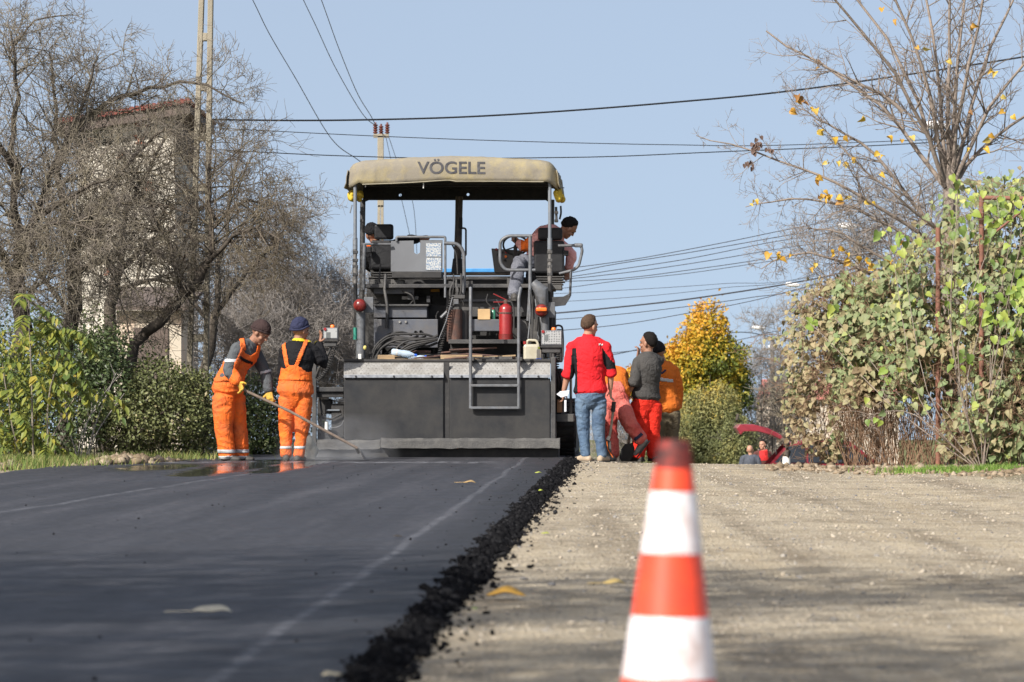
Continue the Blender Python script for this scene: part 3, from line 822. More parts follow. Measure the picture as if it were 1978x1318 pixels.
def shrub(name, label, group, base, lobes, n, m, leaf, seed, stems=26, m_stem=M_BARK_DARK, shape=small_leaf(), stem_r=.009):
    rng = np.random.default_rng(seed)
    e = empty(name, base, label, 'shrub', group)
    pts, nr = blob_points(rng, n, lobes)
    keep = pts[:, 2] > base[2] + .02
    pts, nr = pts[keep], nr[keep]
    dirs = rng.normal(size=pts.shape) * .8 + nr * .6 + np.array([0, 0, -.25])
    nrm = nr + rng.normal(size=pts.shape) * .55 + np.array([0, 0, .35])
    cl = np.array([noise.noise(Vector(p) * 2.2) for p in pts])
    tints = np.clip(.45 + .55 * cl + rng.normal(0, .2, len(pts)), 0, 1)
    leaf_cloud('foliage', shape, pts, dirs, nrm, rng.uniform(.65, 1.3, len(pts)) * leaf, tints, m, e)
    g = Grow(seed, .25, .05)
    for i in range(stems):
        c, s = lobes[rng.integers(len(lobes))]
        v = rng.normal(size=3); v[2] = abs(v[2]); v /= np.linalg.norm(v)
        tip = Vector(c) + Vector(v * np.array(s)) * rng.uniform(.7, 1.1)
        b = Vector((c[0] + rng.normal(0, s[0] * .35), c[1] + rng.normal(0, s[1] * .3), base[2] - .03))
        mid = b.lerp(tip, .5) + Vector((rng.normal(0, .06), rng.normal(0, .06), .05))
        o, rd = g.limb([b, mid, tip], stem_r, .003, 3)
        g.sprout(o, rd, 5, .35, 1, child=(2, 4))
    o = link('stems', tube_mesh('stems', g.limbs + g.lines, 3), m_stem, e); o['kind'] = 'stuff'
    return e
for k_, (e_, x_, y_, h_) in enumerate(ROADSIDE):
    r_ = np.random.default_rng(140 + k_)
    p_, n_ = blob_points(r_, 2700, [((x_, y_, h_ * .78), (3.6, 1.9 - .8 * k_, 1.6 - .5 * k_)), ((x_ - 1.4, y_ + .3, h_ * .72), (2.2, 1.4 - .5 * k_, 1.2 - .3 * k_)), ((x_ + 2.2, y_ + .2, h_ * .84), (2.2, 1.3 - .4 * k_, 1.0))], .2)
    leaf_cloud('crown', small_leaf(), p_, r_.normal(size=p_.shape), r_.normal(size=p_.shape) + np.array([0, 0, .8]), r_.uniform(.12, .24, len(p_)), r_.random(len(p_)), M_HEDGE_L2, e_)
GH = 'shrubs along the left verge'
def L3(px, py, d, rx, ry, rz): return (tuple(P(px, py, d)), (rx, ry, rz))
shrub('dark_green_shrub', 'dark green leafy shrub behind the yellow-green sapling', GH, (-4.9, 45.2, 0), [L3(110, 800, 45, .55, .55, .62), L3(190, 760, 45.2, .38, .5, .5), L3(150, 690, 45.3, .4, .45, .35), L3(40, 760, 45.4, .5, .5, .5), L3(200, 690, 45.5, .3, .4, .3), L3(-30, 800, 45, .5, .5, .6)], 15000, M_HEDGE_L, .05, 71)
shrub('rounded_hedge_shrub', 'rounded olive green hedge shrub under the leaning trunk', GH, (-4.15, 45.6, 0), [L3(300, 805, 45.4, .56, .5, .5), L3(250, 830, 45.2, .35, .4, .34), L3(360, 810, 45.7, .4, .5, .48), L3(310, 745, 45.6, .42, .45, .3), L3(385, 770, 46, .3, .4, .35)], 15000, M_HEDGE_L2, .045, 72)
shrub('dark_green_shrub', 'dark low shrub behind the two workers in orange overalls', GH, (-3.2, 48.2, 0), [L3(450, 830, 48, .45, .4, .4), L3(510, 830, 48.2, .4, .4, .38), L3(560, 835, 48.6, .35, .4, .35), L3(480, 770, 48.4, .35, .4, .3)], 9000, M_HEDGE_L, .045, 73)
shrub('dark_green_shrub', 'dark undergrowth shrub below the bare fruit trees', GH, (-6.4, 49, 0), [L3(60, 700, 49, .9, .6, .5), L3(150, 650, 49.3, .5, .5, .45), L3(0, 660, 49.3, .7, .6, .6), L3(230, 720, 49, .6, .5, .5)], 7000, M_HEDGE_L, .05, 74)

# thin dead shoots standing in front of the hedge
g = Grow(81, .12, .1, .0035)
for (a, b, c) in [((150, 885), (128, 800), (127, 740)), ((155, 885), (175, 800), (235, 720)), ((165, 885), (195, 790), (225, 720)), ((150, 885), (165, 820), (210, 760)), ((170, 885), (190, 830), (240, 760))]:
    o, rd = g.limb([P(*a, 43.4), P(*b, 43.4), P(*c, 43.5)], .008, .004, 4); g.sprout(o, rd, 3, .3, 0, child=(1, 2))
e = empty('dead_shoots', (P(155, 885, 43.4).x, 43.4, 0), 'thin pale dead shoots standing in front of the left hedge', 'shrub')
for L in g.limbs: link('shoot', tube_mesh('shoot', [(np.vstack([[L[0][0][0], L[0][0][1], -.02], L[0]]), np.concatenate([[.008], L[1]]))], 5), M_TWIG_PALE, e)
link('twigs', tube_mesh('twigs', g.lines, 3), M_TWIG_PALE, e)['kind'] = 'stuff'

# yellow-green sapling with pinnate leaves: leaflets are single parts
random.seed(5)
sap = empty('yellow_green_sapling', (P(80, 900, 42).x, 42, 0), 'yellow-green sapling with long feathery leaves at the left edge of the verge', 'sapling')
SAPL = []
for i in range(6):
    me = bpy.data.meshes.new('leaf'); vs, fs = lance_leaf(); vs = vs * np.array([1.7, 1, 1]) + np.random.default_rng(i).normal(0, .03, vs.shape); me.from_pydata(vs.tolist(), [], fs.tolist()); set_tint(me, [(i + .5) / 6] * len(vs)); me.materials.append(M_SAP); SAPL.append(me)
g = Grow(82, .1, .1)
stems = [[(65, 905), (62, 760), (58, 640), (55, 580)], [(95, 905), (92, 800), (110, 700), (120, 640)], [(40, 905), (20, 800), (5, 700)], [(98, 905), (100, 850), (150, 760)], [(60, 905), (30, 850), (-10, 800)]]
fronds = []
for sidx, s in enumerate(stems):
    o, rd = g.limb([P(x, y, 42 + .1 * sidx) if y < 900 else Vector((P(x, y, 42).x, 42 + .1 * sidx, -.03)) for x, y in s], .014, .006)
    n = len(o)
    for k in range(6 if sidx else 10):
        i = int(n * random.uniform(.35, .99)); a = random.uniform(0, 6.28)
        fronds.append((o[i], Vector((math.cos(a) * .9, math.sin(a) * .7, random.uniform(.15, .55)))))
fronds += [(P(x, y, 41.9), Vector((dx, -.35, dz))) for x, y, dx, dz in [(85, 640, 1, .5), (90, 670, 1, .2), (110, 690, .9, .0), (60, 700, -.9, .3), (75, 720, .8, -.15), (100, 650, .6, .6), (40, 640, -.8, .4), (70, 760, .9, 0), (30, 790, -.6, .2), (60, 830, .7, .2), (60, 600, .9, .35)]]
nl = 0; rest = []
for p, d in fronds:
    d = d.normalized(); L = random.uniform(.42, .68); q = p; pts = [p]; k = 11
    for j in range(k):
        d = (d + Vector((0, 0, -.14))).normalized(); q = q + d * L / k; pts.append(q)
        side = d.cross(Vector((0, 0, 1))).normalized()
        if j < 2: continue
        for sg in (-1, 1):
            ld = side * sg + d * random.uniform(.1, .8) + Vector((random.gauss(0, .15), random.gauss(0, .15), -.6 + random.uniform(-.45, .45)))
            if random.random() < .14: continue
            sz_ = random.uniform(.10, .15)
            ti = min(5, max(0, int(random.gauss(3.2, 1.5))))
            place_leaf(SAPL[ti], sap, q, ld, side * sg * .2 + Vector((0, -.3, 1)), sz_) if nl < 300 else rest.append((q, ld, side * sg * .2 + Vector((0, -.3, 1)), sz_, ti / 6))
            nl += 1
    g.lines.append((np.array([a[:] for a in pts]), np.linspace(.004, .002, len(pts))))
link('stem', tube_mesh('stem', g.limbs, 6), M_TWIG, sap); link('leaf_stalks', tube_mesh('leaf_stalks', g.lines, 3), M_SAP, sap)['kind'] = 'stuff'
rs = np.random.default_rng(77); q_, n_ = blob_points(rs, 1500, [L3(60, 690, 42.5, .32, .3, .35), L3(30, 800, 42.5, .35, .3, .4), L3(100, 730, 42.6, .25, .3, .3), L3(-20, 700, 42.4, .3, .3, .4), L3(60, 860, 42.3, .3, .25, .2)], .3)
for a_, c_ in zip(q_, n_): rest.append((Vector(a_), Vector((rs.normal(0, .7), rs.normal(-.1, .4), -.6 + rs.normal(0, .4))), Vector((rs.normal(0, .5), -.7, .8)), rs.uniform(.06, .11), float(np.clip(rs.normal(.5, .25), 0, 1))))
if rest: leaf_cloud('foliage', lance_leaf(), [q[0][:] for q in rest], [q[1][:] for q in rest], [q[2][:] for q in rest], [q[3] for q in rest], [q[4] for q in rest], M_SAP, sap)

# ---------------------------------------------------------------- right side: hedge with heart-shaped leaves, dry stalks, vines
rng = np.random.default_rng(91)
hb = P(1750, 897, 43.5)
hedge = empty('overgrown_hedge', (hb.x, 43.5, gz(hb.x, 43.5)), 'overgrown hedge of dusty heart-shaped leaves and dry stalks on the right verge', 'hedge')
lobes = [L3(1605, 690, 45.6, .58, .7, .85), L3(1592, 790, 46, .42, .6, .62), L3(1720, 640, 45, .75, .8, .75), L3(1700, 760, 44.8, .55, .6, .55), L3(1850, 600, 44.2, .8, .8, .9), L3(1850, 740, 43.8, .75, .6, .75), L3(1980, 640, 43.6, .9, .8, 1.1), L3(1990, 800, 43.2, .8, .6, .6), L3(1900, 830, 43.4, .6, .5, .45), L3(2130, 700, 43.5, .9, .8, 1.2), L3(1650, 600, 45.6, .6, .6, .4), L3(1940, 460, 44.6, .9, .8, .7), L3(2100, 500, 44.6, .9, .8, .8)]
pts, nr = blob_points(rng, 24000, lobes, .6)
pp = np.stack([CX + pts[:, 0] * F / pts[:, 1], HY - (pts[:, 2] - H) * F / pts[:, 1]], 1)
# the foot of the hedge is bare stalks
gap = ((pp[:, 0] > 1625) & (pp[:, 0] < 1815) & (pp[:, 1] > 800 - 40 * rng.random(len(pp)))) | (pts[:, 2] < -.05)
thin = (pp[:, 0] > 1790) & (pp[:, 0] < 1880) & (rng.random(len(pp)) < .55)
holes = np.array([noise.noise(Vector(p) * 1.7 + Vector((3, 9, 1))) + .5 * noise.noise(Vector(p) * 4.1) for p in pts]) < -.16 + .12 * rng.random(len(pts))
holes &= (rng.random(len(pts)) < .85) & (pp[:, 0] > 1560)
keep = ~gap & ~thin & ~holes
pts, nr, pp = pts[keep], nr[keep], pp[keep]
def hedge_leaf(nm, c):
    me, vs, fs = heart_leaf(nm, random.uniform(.05, .8)); k = random.uniform(.75, 1.1); b_ = random.uniform(-.3, .8)
    for v in me.vertices: v.co = (v.co.x * k, v.co.y, v.co.z + b_ * v.co.x * v.co.x + random.gauss(0, .02))
    return me, vs, fs
HL = leaf_variants(hedge_leaf, M_HEDGE_R, 8)
_, hv, hf = heart_leaf('leaf')
front = np.argsort(pts[:, 1] - .9 * (-nr[:, 1]))
cl = np.array([noise.noise(Vector(p) * 1.9) for p in pts]); cl2 = np.array([noise.noise(Vector(p) * 5 + Vector((7, 0, 0))) for p in pts])
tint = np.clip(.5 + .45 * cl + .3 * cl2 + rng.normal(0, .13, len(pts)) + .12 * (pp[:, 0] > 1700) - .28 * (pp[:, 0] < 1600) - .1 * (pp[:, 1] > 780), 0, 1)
dirs = rng.normal(size=pts.shape) * np.array([.55, .35, .3]) + nr * np.array([.4, .3, 0]) + np.array([0, -.25, -.85])
nrm = nr * .6 + rng.normal(size=pts.shape) * .45 + np.array([-.15, -.75, .5])
size = rng.uniform(.045, .115, len(pts)) * np.where(pp[:, 0] < 1600, .75, 1)
pick = [i for i in front if pp[i, 0] < 1990 and pp[i, 1] > 300][:2600]
pick = list(rng.choice(pick, 300, replace=False)); pset = np.zeros(len(pts), bool); pset[pick] = True
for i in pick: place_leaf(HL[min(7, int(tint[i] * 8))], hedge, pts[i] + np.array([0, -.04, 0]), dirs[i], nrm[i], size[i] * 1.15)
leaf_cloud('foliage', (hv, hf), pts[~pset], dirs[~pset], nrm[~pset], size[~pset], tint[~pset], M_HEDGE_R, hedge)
# stalks: upright dry stems at the foot and a tangle inside
g = Grow(92, .2, .02, .0028)
for i in range(330):
    px = rng.uniform(1560, 2150) if i % 2 else rng.uniform(1630, 1820)
    d = np.interp(px, [1540, 1700, 1850, 2000], [46.3, 44.9, 43.6, 43.0]) + rng.normal(.25, .25)
    b = P(px, 880, d); b.z = gz(b.x, b.y) - .03
    h = rng.uniform(.5, 1.5)
    t = b + Vector((rng.normal(0, .22), rng.normal(0, .15), h)); m_ = b.lerp(t, .5) + Vector((rng.normal(0, .07), rng.normal(0, .05), 0))
    o, rd = g.limb([b, m_, t], .0055, .003, 3)
    if i % 2 == 0: g.sprout(o, rd, 3, .35, 1, child=(1, 3), t0=.3)
for i in range(420):
    c, s = lobes[rng.integers(len(lobes))]
    v = rng.normal(size=3); v /= np.linalg.norm(v); v[1] = -abs(v[1])
    p0 = Vector(c) + Vector(v * np.array(s)) * rng.uniform(.5, .95)
    v2 = rng.normal(size=3); v2 /= np.linalg.norm(v2); p1 = p0 + Vector((v2[0] * .6, v2[1] * .25 - .15, v2[2] * .45))
    o, rd = g.limb([p0, p0.lerp(p1, .5) + Vector((0, 0, .08)), p1], .005, .0025, 3); g.sprout(o, rd, 4, .4, 1, child=(2, 3))
link('stalks', tube_mesh('stalks', g.limbs + g.lines, 3), M_STALK, hedge)['kind'] = 'stuff'

# climbing vine with fresh leaves on the rusty frame
vine = empty('climbing_vine', (P(1900, 890, 42.8).x, 42.8, gz(5, 42.8)), 'fresh yellow-green climbing vine over the rusty frame at the right edge', 'vine')
VL = leaf_variants(heart_leaf, M_VINE, 5); k = 0
g = Grow(95, .25, -.02, .003)
vl_p = []
clusters = [(1850, 375, 14, 28), (1930, 415, 30, 34), (1960, 380, 20, 25), (1870, 440, 14, 26), (1900, 600, 30, 40), (1950, 560, 40, 45), (1960, 640, 26, 35), (1745, 470, 12, 18), (1715, 455, 8, 12), (1830, 560, 12, 30), (1600, 600, 5, 15), (1730, 720, 8, 18), (1690, 800, 8, 16), (1860, 690, 12, 22), (1970, 480, 14, 26), (1560, 620, 5, 12)]
for (px, py, n_, sp) in clusters:
    for i in range(int(n_ * .6)):
        d = np.interp(px, [1540, 1700, 1850, 2000], [45.3, 44.2, 43.3, 42.6]) - .35 + rng.normal(0, .12)
        p = P(px + rng.normal(0, sp * .7), py + rng.normal(0, sp * .6), d)
        vl_p.append(p)
        place_leaf(VL[int(rng.integers(5))], vine, p, (rng.normal(0, .6), -.2, -.8 + rng.normal(0, .25)), (rng.normal(0, .5), -.8, .5), rng.uniform(.075, .125))
root = Vector((vine.location.x, 42.9, vine.location.z - .03))
for (px, py, n_, sp) in clusters:
    d = np.interp(px, [1540, 1700, 1850, 2000], [45.3, 44.2, 43.3, 42.6]) - .3
    t = P(px, py, d); mid = root.lerp(t, .5) + Vector((rng.normal(0, .2), 0, rng.normal(0, .2)))
    o, rd = g.limb([root, mid, t, t + Vector((rng.normal(0, .3), 0, rng.normal(0, .2)))], .008, .003); g.sprout(o, rd, 6, .4, 1, child=(2, 3), t0=.6)
link('vine_stem', tube_mesh('vine_stem', g.limbs + g.lines, 4), M_TWIG_RED, vine)['kind'] = 'stuff'

# bare multi-stemmed tree with a few yellow leaves
D = 45.8
TR = dict(count=12, length=.8, levels=2, child=(3, 6), ratio=.5, spread=.75, t0=.12)
tops = [(1560, -60, -1.2), (1600, -80, .3), (1690, -90, -.6), (1770, -100, .6), (1832, -110, -.3), (1872, -120, .5), (1930, -110, -.5), (1990, -60, .6), (2040, 60, -.2), (2060, 180, .4), (1480, 60, .5)]
lim = [([(1838, 890, D), (1838, 640, D), (1832, 460, D), (1836, 352, D)], .10, .07)]
for (tx, ty, dz) in tops:
    mx_, my_ = 1835 + (tx - 1835) * .38, 352 + (ty - 352) * .5
    lim.append(([(1834 + (tx - 1835) * .03, 360, D), (mx_, my_, D + dz * .5), (tx, ty, D + dz)], .033, .010))
low = [[(1800, 450), (1650, 372), (1500, 310), (1345, 262)], [(1810, 480), (1690, 420), (1560, 385), (1440, 400)], [(1790, 440), (1690, 300), (1600, 240), (1530, 200)], [(1745, 215), (1640, 150), (1540, 110)], [(1745, 560), (1660, 470), (1560, 440)], [(1740, 580), (1640, 510), (1540, 490), (1470, 520)], [(1830, 420), (1720, 370), (1570, 230)]]
for i, q in enumerate(low):
    lim.append(([(x, y, D - .5 + .25 * (i % 3)) for x, y in q], .028, .005))
    lim[-1][0][0] = (1833, min(640, q[0][1] + 40), D) if i != 3 else lim[-1][0][0]
g, rtree = tree_from(97, 'bare_linden_tree', 'bare many-stemmed tree with a few yellow leaves rising behind the right hedge', None, lim, [None] + [TR] * 11 + [dict(TR, count=22, length=.6, up=.12)] * 7, M_TWIG_RED, M_TWIG_RED, wander=.13, up=.06, rmin=.0022)
def curled_leaf(nm, c):
    me, vs, fs = heart_leaf(nm, random.uniform(.3, 1.3)); k = random.uniform(.6, 1.1); b_ = random.uniform(-.5, 1.2)
    for v in me.vertices: v.co = (v.co.x * k, v.co.y, v.co.z + b_ * v.co.x * v.co.x + random.gauss(0, .03))
    return me, vs, fs
YL = leaf_variants(curled_leaf, M_YELLOW, 10)
spots = [(1580, 115), (1583, 130), (1541, 193), (1527, 211), (1552, 199), (1565, 207), (1575, 208), (1668, 224), (1578, 256), (1608, 264), (1628, 266), (1590, 250), (1714, 263), (1741, 269), (1598, 310), (1618, 311), (1634, 315), (1652, 304), (1700, 335), (1698, 294), (1580, 345), (1604, 375), (1616, 380), (1636, 378), (1629, 389), (1672, 386), (1684, 391), (1458, 386), (1590, 375), (1583, 378), (1760, 262), (1487, 488), (1530, 492), (1508, 488), (1607, 482), (1612, 490), (1620, 478), (1634, 490), (1655, 497), (1576, 508), (1565, 517), (1710, 500), (1720, 505), (1744, 506), (1704, 15), (1730, 36), (1770, 90), (1783, 92), (1876, 47), (1830, 115), (1918, 135), (1955, 222), (1912, 268), (1902, 285), (1868, 285), (1934, 185), (1912, 258), (1940, 215), (1870, 216), (1740, 470), (1690, 515), (1675, 505), (1500, 490), (1640, 500)]
for (px, py) in spots:
    for k in range(1 if random.random() < .6 else 2):
        p = P(px + random.gauss(0, 6 * k), py + random.gauss(0, 5 * k), D - .55)
        place_leaf(YL[random.randrange(10)], rtree, p, (random.gauss(0, .7), random.gauss(-.2, .3), random.uniform(-1, -.2)), (random.gauss(0, .8), -1, random.gauss(.2, .8)), random.uniform(.062, .11))
DK = leaf_variants(heart_leaf, mat('dry_seed_wings', (.10, .06, .045), rough=.8), 2)
for (px, py) in [(1468, 268), (1462, 282), (1458, 290), (1455, 284), (1490, 287), (1444, 318), (1452, 315), (1466, 276)]:
    for k in range(3): place_leaf(DK[k % 2], rtree, P(px + random.gauss(0, 4), py + random.gauss(0, 4), D - .6), (random.gauss(0, .5), -.2, -1), (random.gauss(0, .6), -1, 0), .06)

# grey brush behind the hedge
tree_from(98, 'grey_brush_tree', 'grey bare brush tree behind the hedge, below the many-stemmed tree', None,
    [([(1700, 880, 53), (1700, 700, 53), (1695, 600, 53)], .07, .05), ([(1697, 640, 53), (1660, 500, 53), (1640, 400, 53)], .035, .006), ([(1697, 640, 53), (1720, 480, 53), (1730, 340, 53)], .035, .006), ([(1697, 620, 53), (1780, 500, 53), (1830, 380, 53)], .035, .006), ([(1697, 660, 53), (1610, 560, 53), (1560, 480, 53)], .03, .006), ([(1697, 650, 53), (1850, 560, 53), (1930, 420, 53)], .03, .006)],
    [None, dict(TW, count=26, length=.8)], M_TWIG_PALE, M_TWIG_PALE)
GF = 'trees beyond the crest'
def small_tree(seed, label, px, d, top, name='grey_bare_shrub', wdt=60, m=M_TWIG_PALE):
    b = P(px, 900, d); zb = gz(b.x, d); by = HY - (zb - H) * F / d
    lim = [([(px, by, d), (px, by * .6 + top * .4, d)], .06, .04)]
    for k in range(5):
        ox = wdt * (k - 2) / 2
        lim.append(([(px, by * .7 + top * .3, d), (px + ox * .6, by * .35 + top * .65, d + .3 * (k % 2)), (px + ox, top + abs(ox) * .4, d)], .035, .007))
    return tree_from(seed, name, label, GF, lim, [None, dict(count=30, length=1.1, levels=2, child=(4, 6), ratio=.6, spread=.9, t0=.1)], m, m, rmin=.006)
small_tree(101, 'grey bare shrub between the yellow tree and the hedge, behind the red car', 1470, 117, 690, wdt=70)
small_tree(102, 'grey bare tree beyond the hedge around the far lamp post', 1530, 118, 600, 'grey_bare_tree', 60)
small_tree(103, 'grey bare tree low behind the bending worker', 1215, 120, 800, 'grey_bare_tree', 50)

# autumn tree: yellow above, green below, and the dull conifers in front of it
def crown_tree(name, label, cat, base, trunk_top, lobes, n, leafsize, m, seed, tint_fn, shape=small_leaf(), droop=-.2):
    rng = np.random.default_rng(seed)
    e = empty(name, base, label, cat, GF)
    g = Grow(seed, .2, .1, .008)
    o, rd = g.limb([Vector(base) - Vector((0, 0, .05)), Vector(base).lerp(Vector(trunk_top), .5), trunk_top], .16, .04)
    for c, s in lobes:
        t = Vector(c) + Vector((rng.normal(0, s[0] * .3), 0, s[2] * .5)); st = Vector(base).lerp(Vector(trunk_top), min(.9, max(.2, (c[2] - base[2]) / (trunk_top[2] - base[2]) - .25)))
        q, r2 = g.limb([st, st.lerp(t, .5) + Vector((0, 0, -.1)), t], .05, .01); g.sprout(q, r2, 16, .9, 1, child=(3, 5))
    link('trunk', tube_mesh('trunk', g.limbs[:1], 9), M_BARK_DARK, e); link('limbs', tube_mesh('limbs', g.limbs[1:] + g.lines, 4), M_BARK_DARK, e)
    pts, nr = blob_points(rng, n, lobes, .45)
    dirs = rng.normal(size=pts.shape) * .8 + nr * .5 + np.array([0, 0, droop])
    nrm = nr + rng.normal(size=pts.shape) * .6 + np.array([0, -.1, .4])
    cl = np.array([noise.noise(Vector(p) * 1.6) for p in pts])
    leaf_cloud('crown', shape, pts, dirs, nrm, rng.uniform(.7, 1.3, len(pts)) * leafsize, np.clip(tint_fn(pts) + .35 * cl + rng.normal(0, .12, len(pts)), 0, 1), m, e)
    return e
d = 114.; b = P(1365, 900, d); zb = gz(b.x, d)
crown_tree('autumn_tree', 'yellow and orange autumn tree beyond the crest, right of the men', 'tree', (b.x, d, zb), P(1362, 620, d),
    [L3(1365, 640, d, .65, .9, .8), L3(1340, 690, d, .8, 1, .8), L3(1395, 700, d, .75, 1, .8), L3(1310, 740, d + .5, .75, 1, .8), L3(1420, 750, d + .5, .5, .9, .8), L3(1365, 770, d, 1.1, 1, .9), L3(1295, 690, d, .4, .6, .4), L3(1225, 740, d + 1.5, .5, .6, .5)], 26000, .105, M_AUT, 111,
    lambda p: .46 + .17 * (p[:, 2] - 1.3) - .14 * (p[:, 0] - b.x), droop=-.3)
d = 108.; b2 = P(1370, 900, d); zb = gz(b2.x, d)
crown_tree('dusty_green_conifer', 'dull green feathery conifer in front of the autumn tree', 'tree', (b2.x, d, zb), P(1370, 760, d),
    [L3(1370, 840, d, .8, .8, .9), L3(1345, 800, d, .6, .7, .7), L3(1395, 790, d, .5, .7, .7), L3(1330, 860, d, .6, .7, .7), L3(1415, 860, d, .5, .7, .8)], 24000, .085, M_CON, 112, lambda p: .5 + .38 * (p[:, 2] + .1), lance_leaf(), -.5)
d = 106.; b3 = P(1430, 900, d); zb = gz(b3.x, d)
crown_tree('dusty_green_conifer', 'low dark green conifer left of the red car', 'tree', (b3.x, d, zb), P(1425, 800, d),
    [L3(1420, 860, d, .45, .6, .8), L3(1405, 880, d, .5, .6, .6), L3(1440, 850, d + 6, .4, .6, .6)], 9000, .085, M_CON, 113, lambda p: np.full(len(p), .4), lance_leaf(), -.5)
d = 105.; b4 = P(1290, 900, d); zb = gz(b4.x, d)
crown_tree('dusty_green_conifer', 'dull green conifer between the orange jacket and the cone', 'tree', (b4.x, d, zb), P(1300, 800, d),
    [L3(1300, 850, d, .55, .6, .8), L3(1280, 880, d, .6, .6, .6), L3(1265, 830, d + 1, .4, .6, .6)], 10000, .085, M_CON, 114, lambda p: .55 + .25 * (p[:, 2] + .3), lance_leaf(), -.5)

# the place goes on beyond the picture: more growth along both verges
def more(px, py, d, rx, ry, rz): return L3(px, py, d, rx, ry, rz)
for i, (x, y, lab, m_) in enumerate([(-9.4, 44.5, 'olive shrub on the left verge outside the picture', M_HEDGE_L2), (-11.6, 42.5, 'dark shrub on the left verge outside the picture', M_HEDGE_L), (8.8, 41.5, 'olive shrub on the right verge outside the picture', M_HEDGE_L2), (10.8, 40.0, 'dark shrub on the right verge outside the picture', M_HEDGE_L)]):
    z0 = gz(x, y)
    shrub('verge_shrub', lab, 'verge shrubs outside the picture', (x, y, z0), [((x, y, z0 + .75), (1.0, .8, .8)), ((x + .8, y + .3, z0 + .6), (.8, .7, .65)), ((x - .7, y - .2, z0 + 1.2), (.7, .6, .6))], 4500, m_, .08, 150 + i, 10)
# young tree with a whitewashed foot by the car
d = 80.; b = P(1519, 900, d); zb = gz(b.x, d)
e = empty('whitewashed_tree', (b.x, d, zb), 'small dark tree trunk with a whitewashed foot in front of the red car', 'tree')
mb = MB(); mb.tube([(b.x, d, zb - .05), (b.x, d, zb + .75), (b.x, d, P(0, 882, d).z)], [.10, .085, .08], 10); mb.build('whitewashed_foot', mat('limewash', (.72, .71, .68), (.55, .54, .5), rough=.9, scale=8), e, smooth=60)
g = Grow(120, .2, .05, .006)
o, rd = g.limb([Vector((b.x, d, P(0, 883, d).z)), P(1517, 860, d), P(1516, 842, d)], .078, .06)
link('trunk', tube_mesh('trunk', g.limbs[:1], 9), M_BARK_DARK, e)
for q in [(1500, 760), (1520, 740), (1545, 770)]:
    o, rd = g.limb([P(1516, 845, d), P((1516 + q[0]) / 2 + 3, 800, d), P(q[0], q[1], d)], .03, .008); g.sprout(o, rd, 18, .7, 2, child=(3, 5))
link('limbs', tube_mesh('limbs', g.limbs[1:], 6), M_BARK_DARK, e); link('twigs', tube_mesh('twigs', g.lines, 3), M_TWIG, e)['kind'] = 'stuff'

# ---------------------------------------------------------------- verges: grass, clods, litter of dry stalks
def grass(name, label, spots, n, h, m, seed, spread=(.35, .3)):
    r = np.random.default_rng(seed); lines = []
    V = []; Fc = []; T = []
    for i in range(n):
        sx, sy = spots[r.integers(len(spots))]
        x = sx + r.normal(0, spread[0]); y = sy + r.normal(0, spread[1]); z = ground_z(x, y) - .01
        hh = h * r.uniform(.5, 1.4); a = r.uniform(0, 6.28); w_ = r.uniform(.0035, .007)
        ux, uy = math.cos(a) * w_, math.sin(a) * w_; lx, ly = r.normal(0, hh * .35), r.normal(0, hh * .35)
        b0 = len(V)
        V += [(x - ux, y - uy, z), (x + ux, y + uy, z), (x + ux * .7 + lx * .4, y + uy * .7 + ly * .4, z + hh * .6), (x - ux * .7 + lx * .4, y - uy * .7 + ly * .4, z + hh * .6), (x + lx, y + ly, z + hh)]
        Fc += [(b0, b0 + 1, b0 + 2), (b0, b0 + 2, b0 + 3), (b0 + 3, b0 + 2, b0 + 4)]; T += [r.random()] * 5
    me = np_mesh(name, V, Fc); set_tint(me, T)
    return tag(link(name, me, m), label, 'grass', kind='stuff')
M_GRASS = leaf_mat('verge_grass', [(0, (.09, .14, .03)), (.5, (.16, .22, .05)), (1, (.36, .30, .13))], .6, .3)
M_GREEN = leaf_mat('fresh_grass', [(0, (.10, .19, .03)), (.7, (.17, .29, .05)), (1, (.30, .30, .10))], .6, .3)
def gp(px, d): q = P(px, 900, d); return (q.x, d)
grass('verge_grass', 'dry and green grass tufts on the left verge', [gp(20, 40.5), gp(60, 41), gp(110, 41.2), gp(160, 42), gp(200, 43), gp(350, 45), gp(280, 44.2), gp(-20, 40)], 5200, .13, M_GRASS, 5, (.3, .35))
grass('fresh_verge_grass', 'bright green grass patch at the foot of the right hedge', [gp(1820, 40.6), gp(1870, 40.2), gp(1780, 41), gp(1920, 40.4), gp(1960, 40)], 4200, .07, M_GREEN, 6, (.22, .35))
pts = []; sz = []
for i in range(900):
    px = RNG.uniform(-60, 400); d = np.interp(px, [-60, 0, 200, 400], [39.6, 40.2, 42.5, 45.5]) + RNG.normal(0, .35); q = P(px, 900, d)
    s = float(np.clip(RNG.lognormal(-3.7, .55), .008, .09)); pts.append((q.x, d, ground_z(q.x, d) + s * .2)); sz.append(s)
for i in range(240):
    px = RNG.normal(235, 50); d = 42.2 + RNG.normal(0, .3) + (px - 235) * .012; q = P(px, 900, d)
    s = RNG.uniform(.03, .10); pts.append((q.x, d, ground_z(q.x, d) + max(0, .09 - abs(px - 235) * .0007))); sz.append(s)
tag(lumps('earth_clods', pts, sz, M_CLOD, .75, 8), 'tan earth clods heaped along the left verge below the hedge', 'clods', kind='stuff')
pts = []; sz = []
for i in range(2600):
    px = RNG.uniform(1480, 2100); d = np.interp(px, [1480, 1600, 1800, 2000], [43.6, 42.6, 41.2, 39]) + RNG.normal(0, .9); q = P(px, 900, d)
    s = float(np.clip(RNG.lognormal(-4.1, .6), .006, .10)); pts.append((q.x, d, ground_z(q.x, d) + s * .2)); sz.append(s)
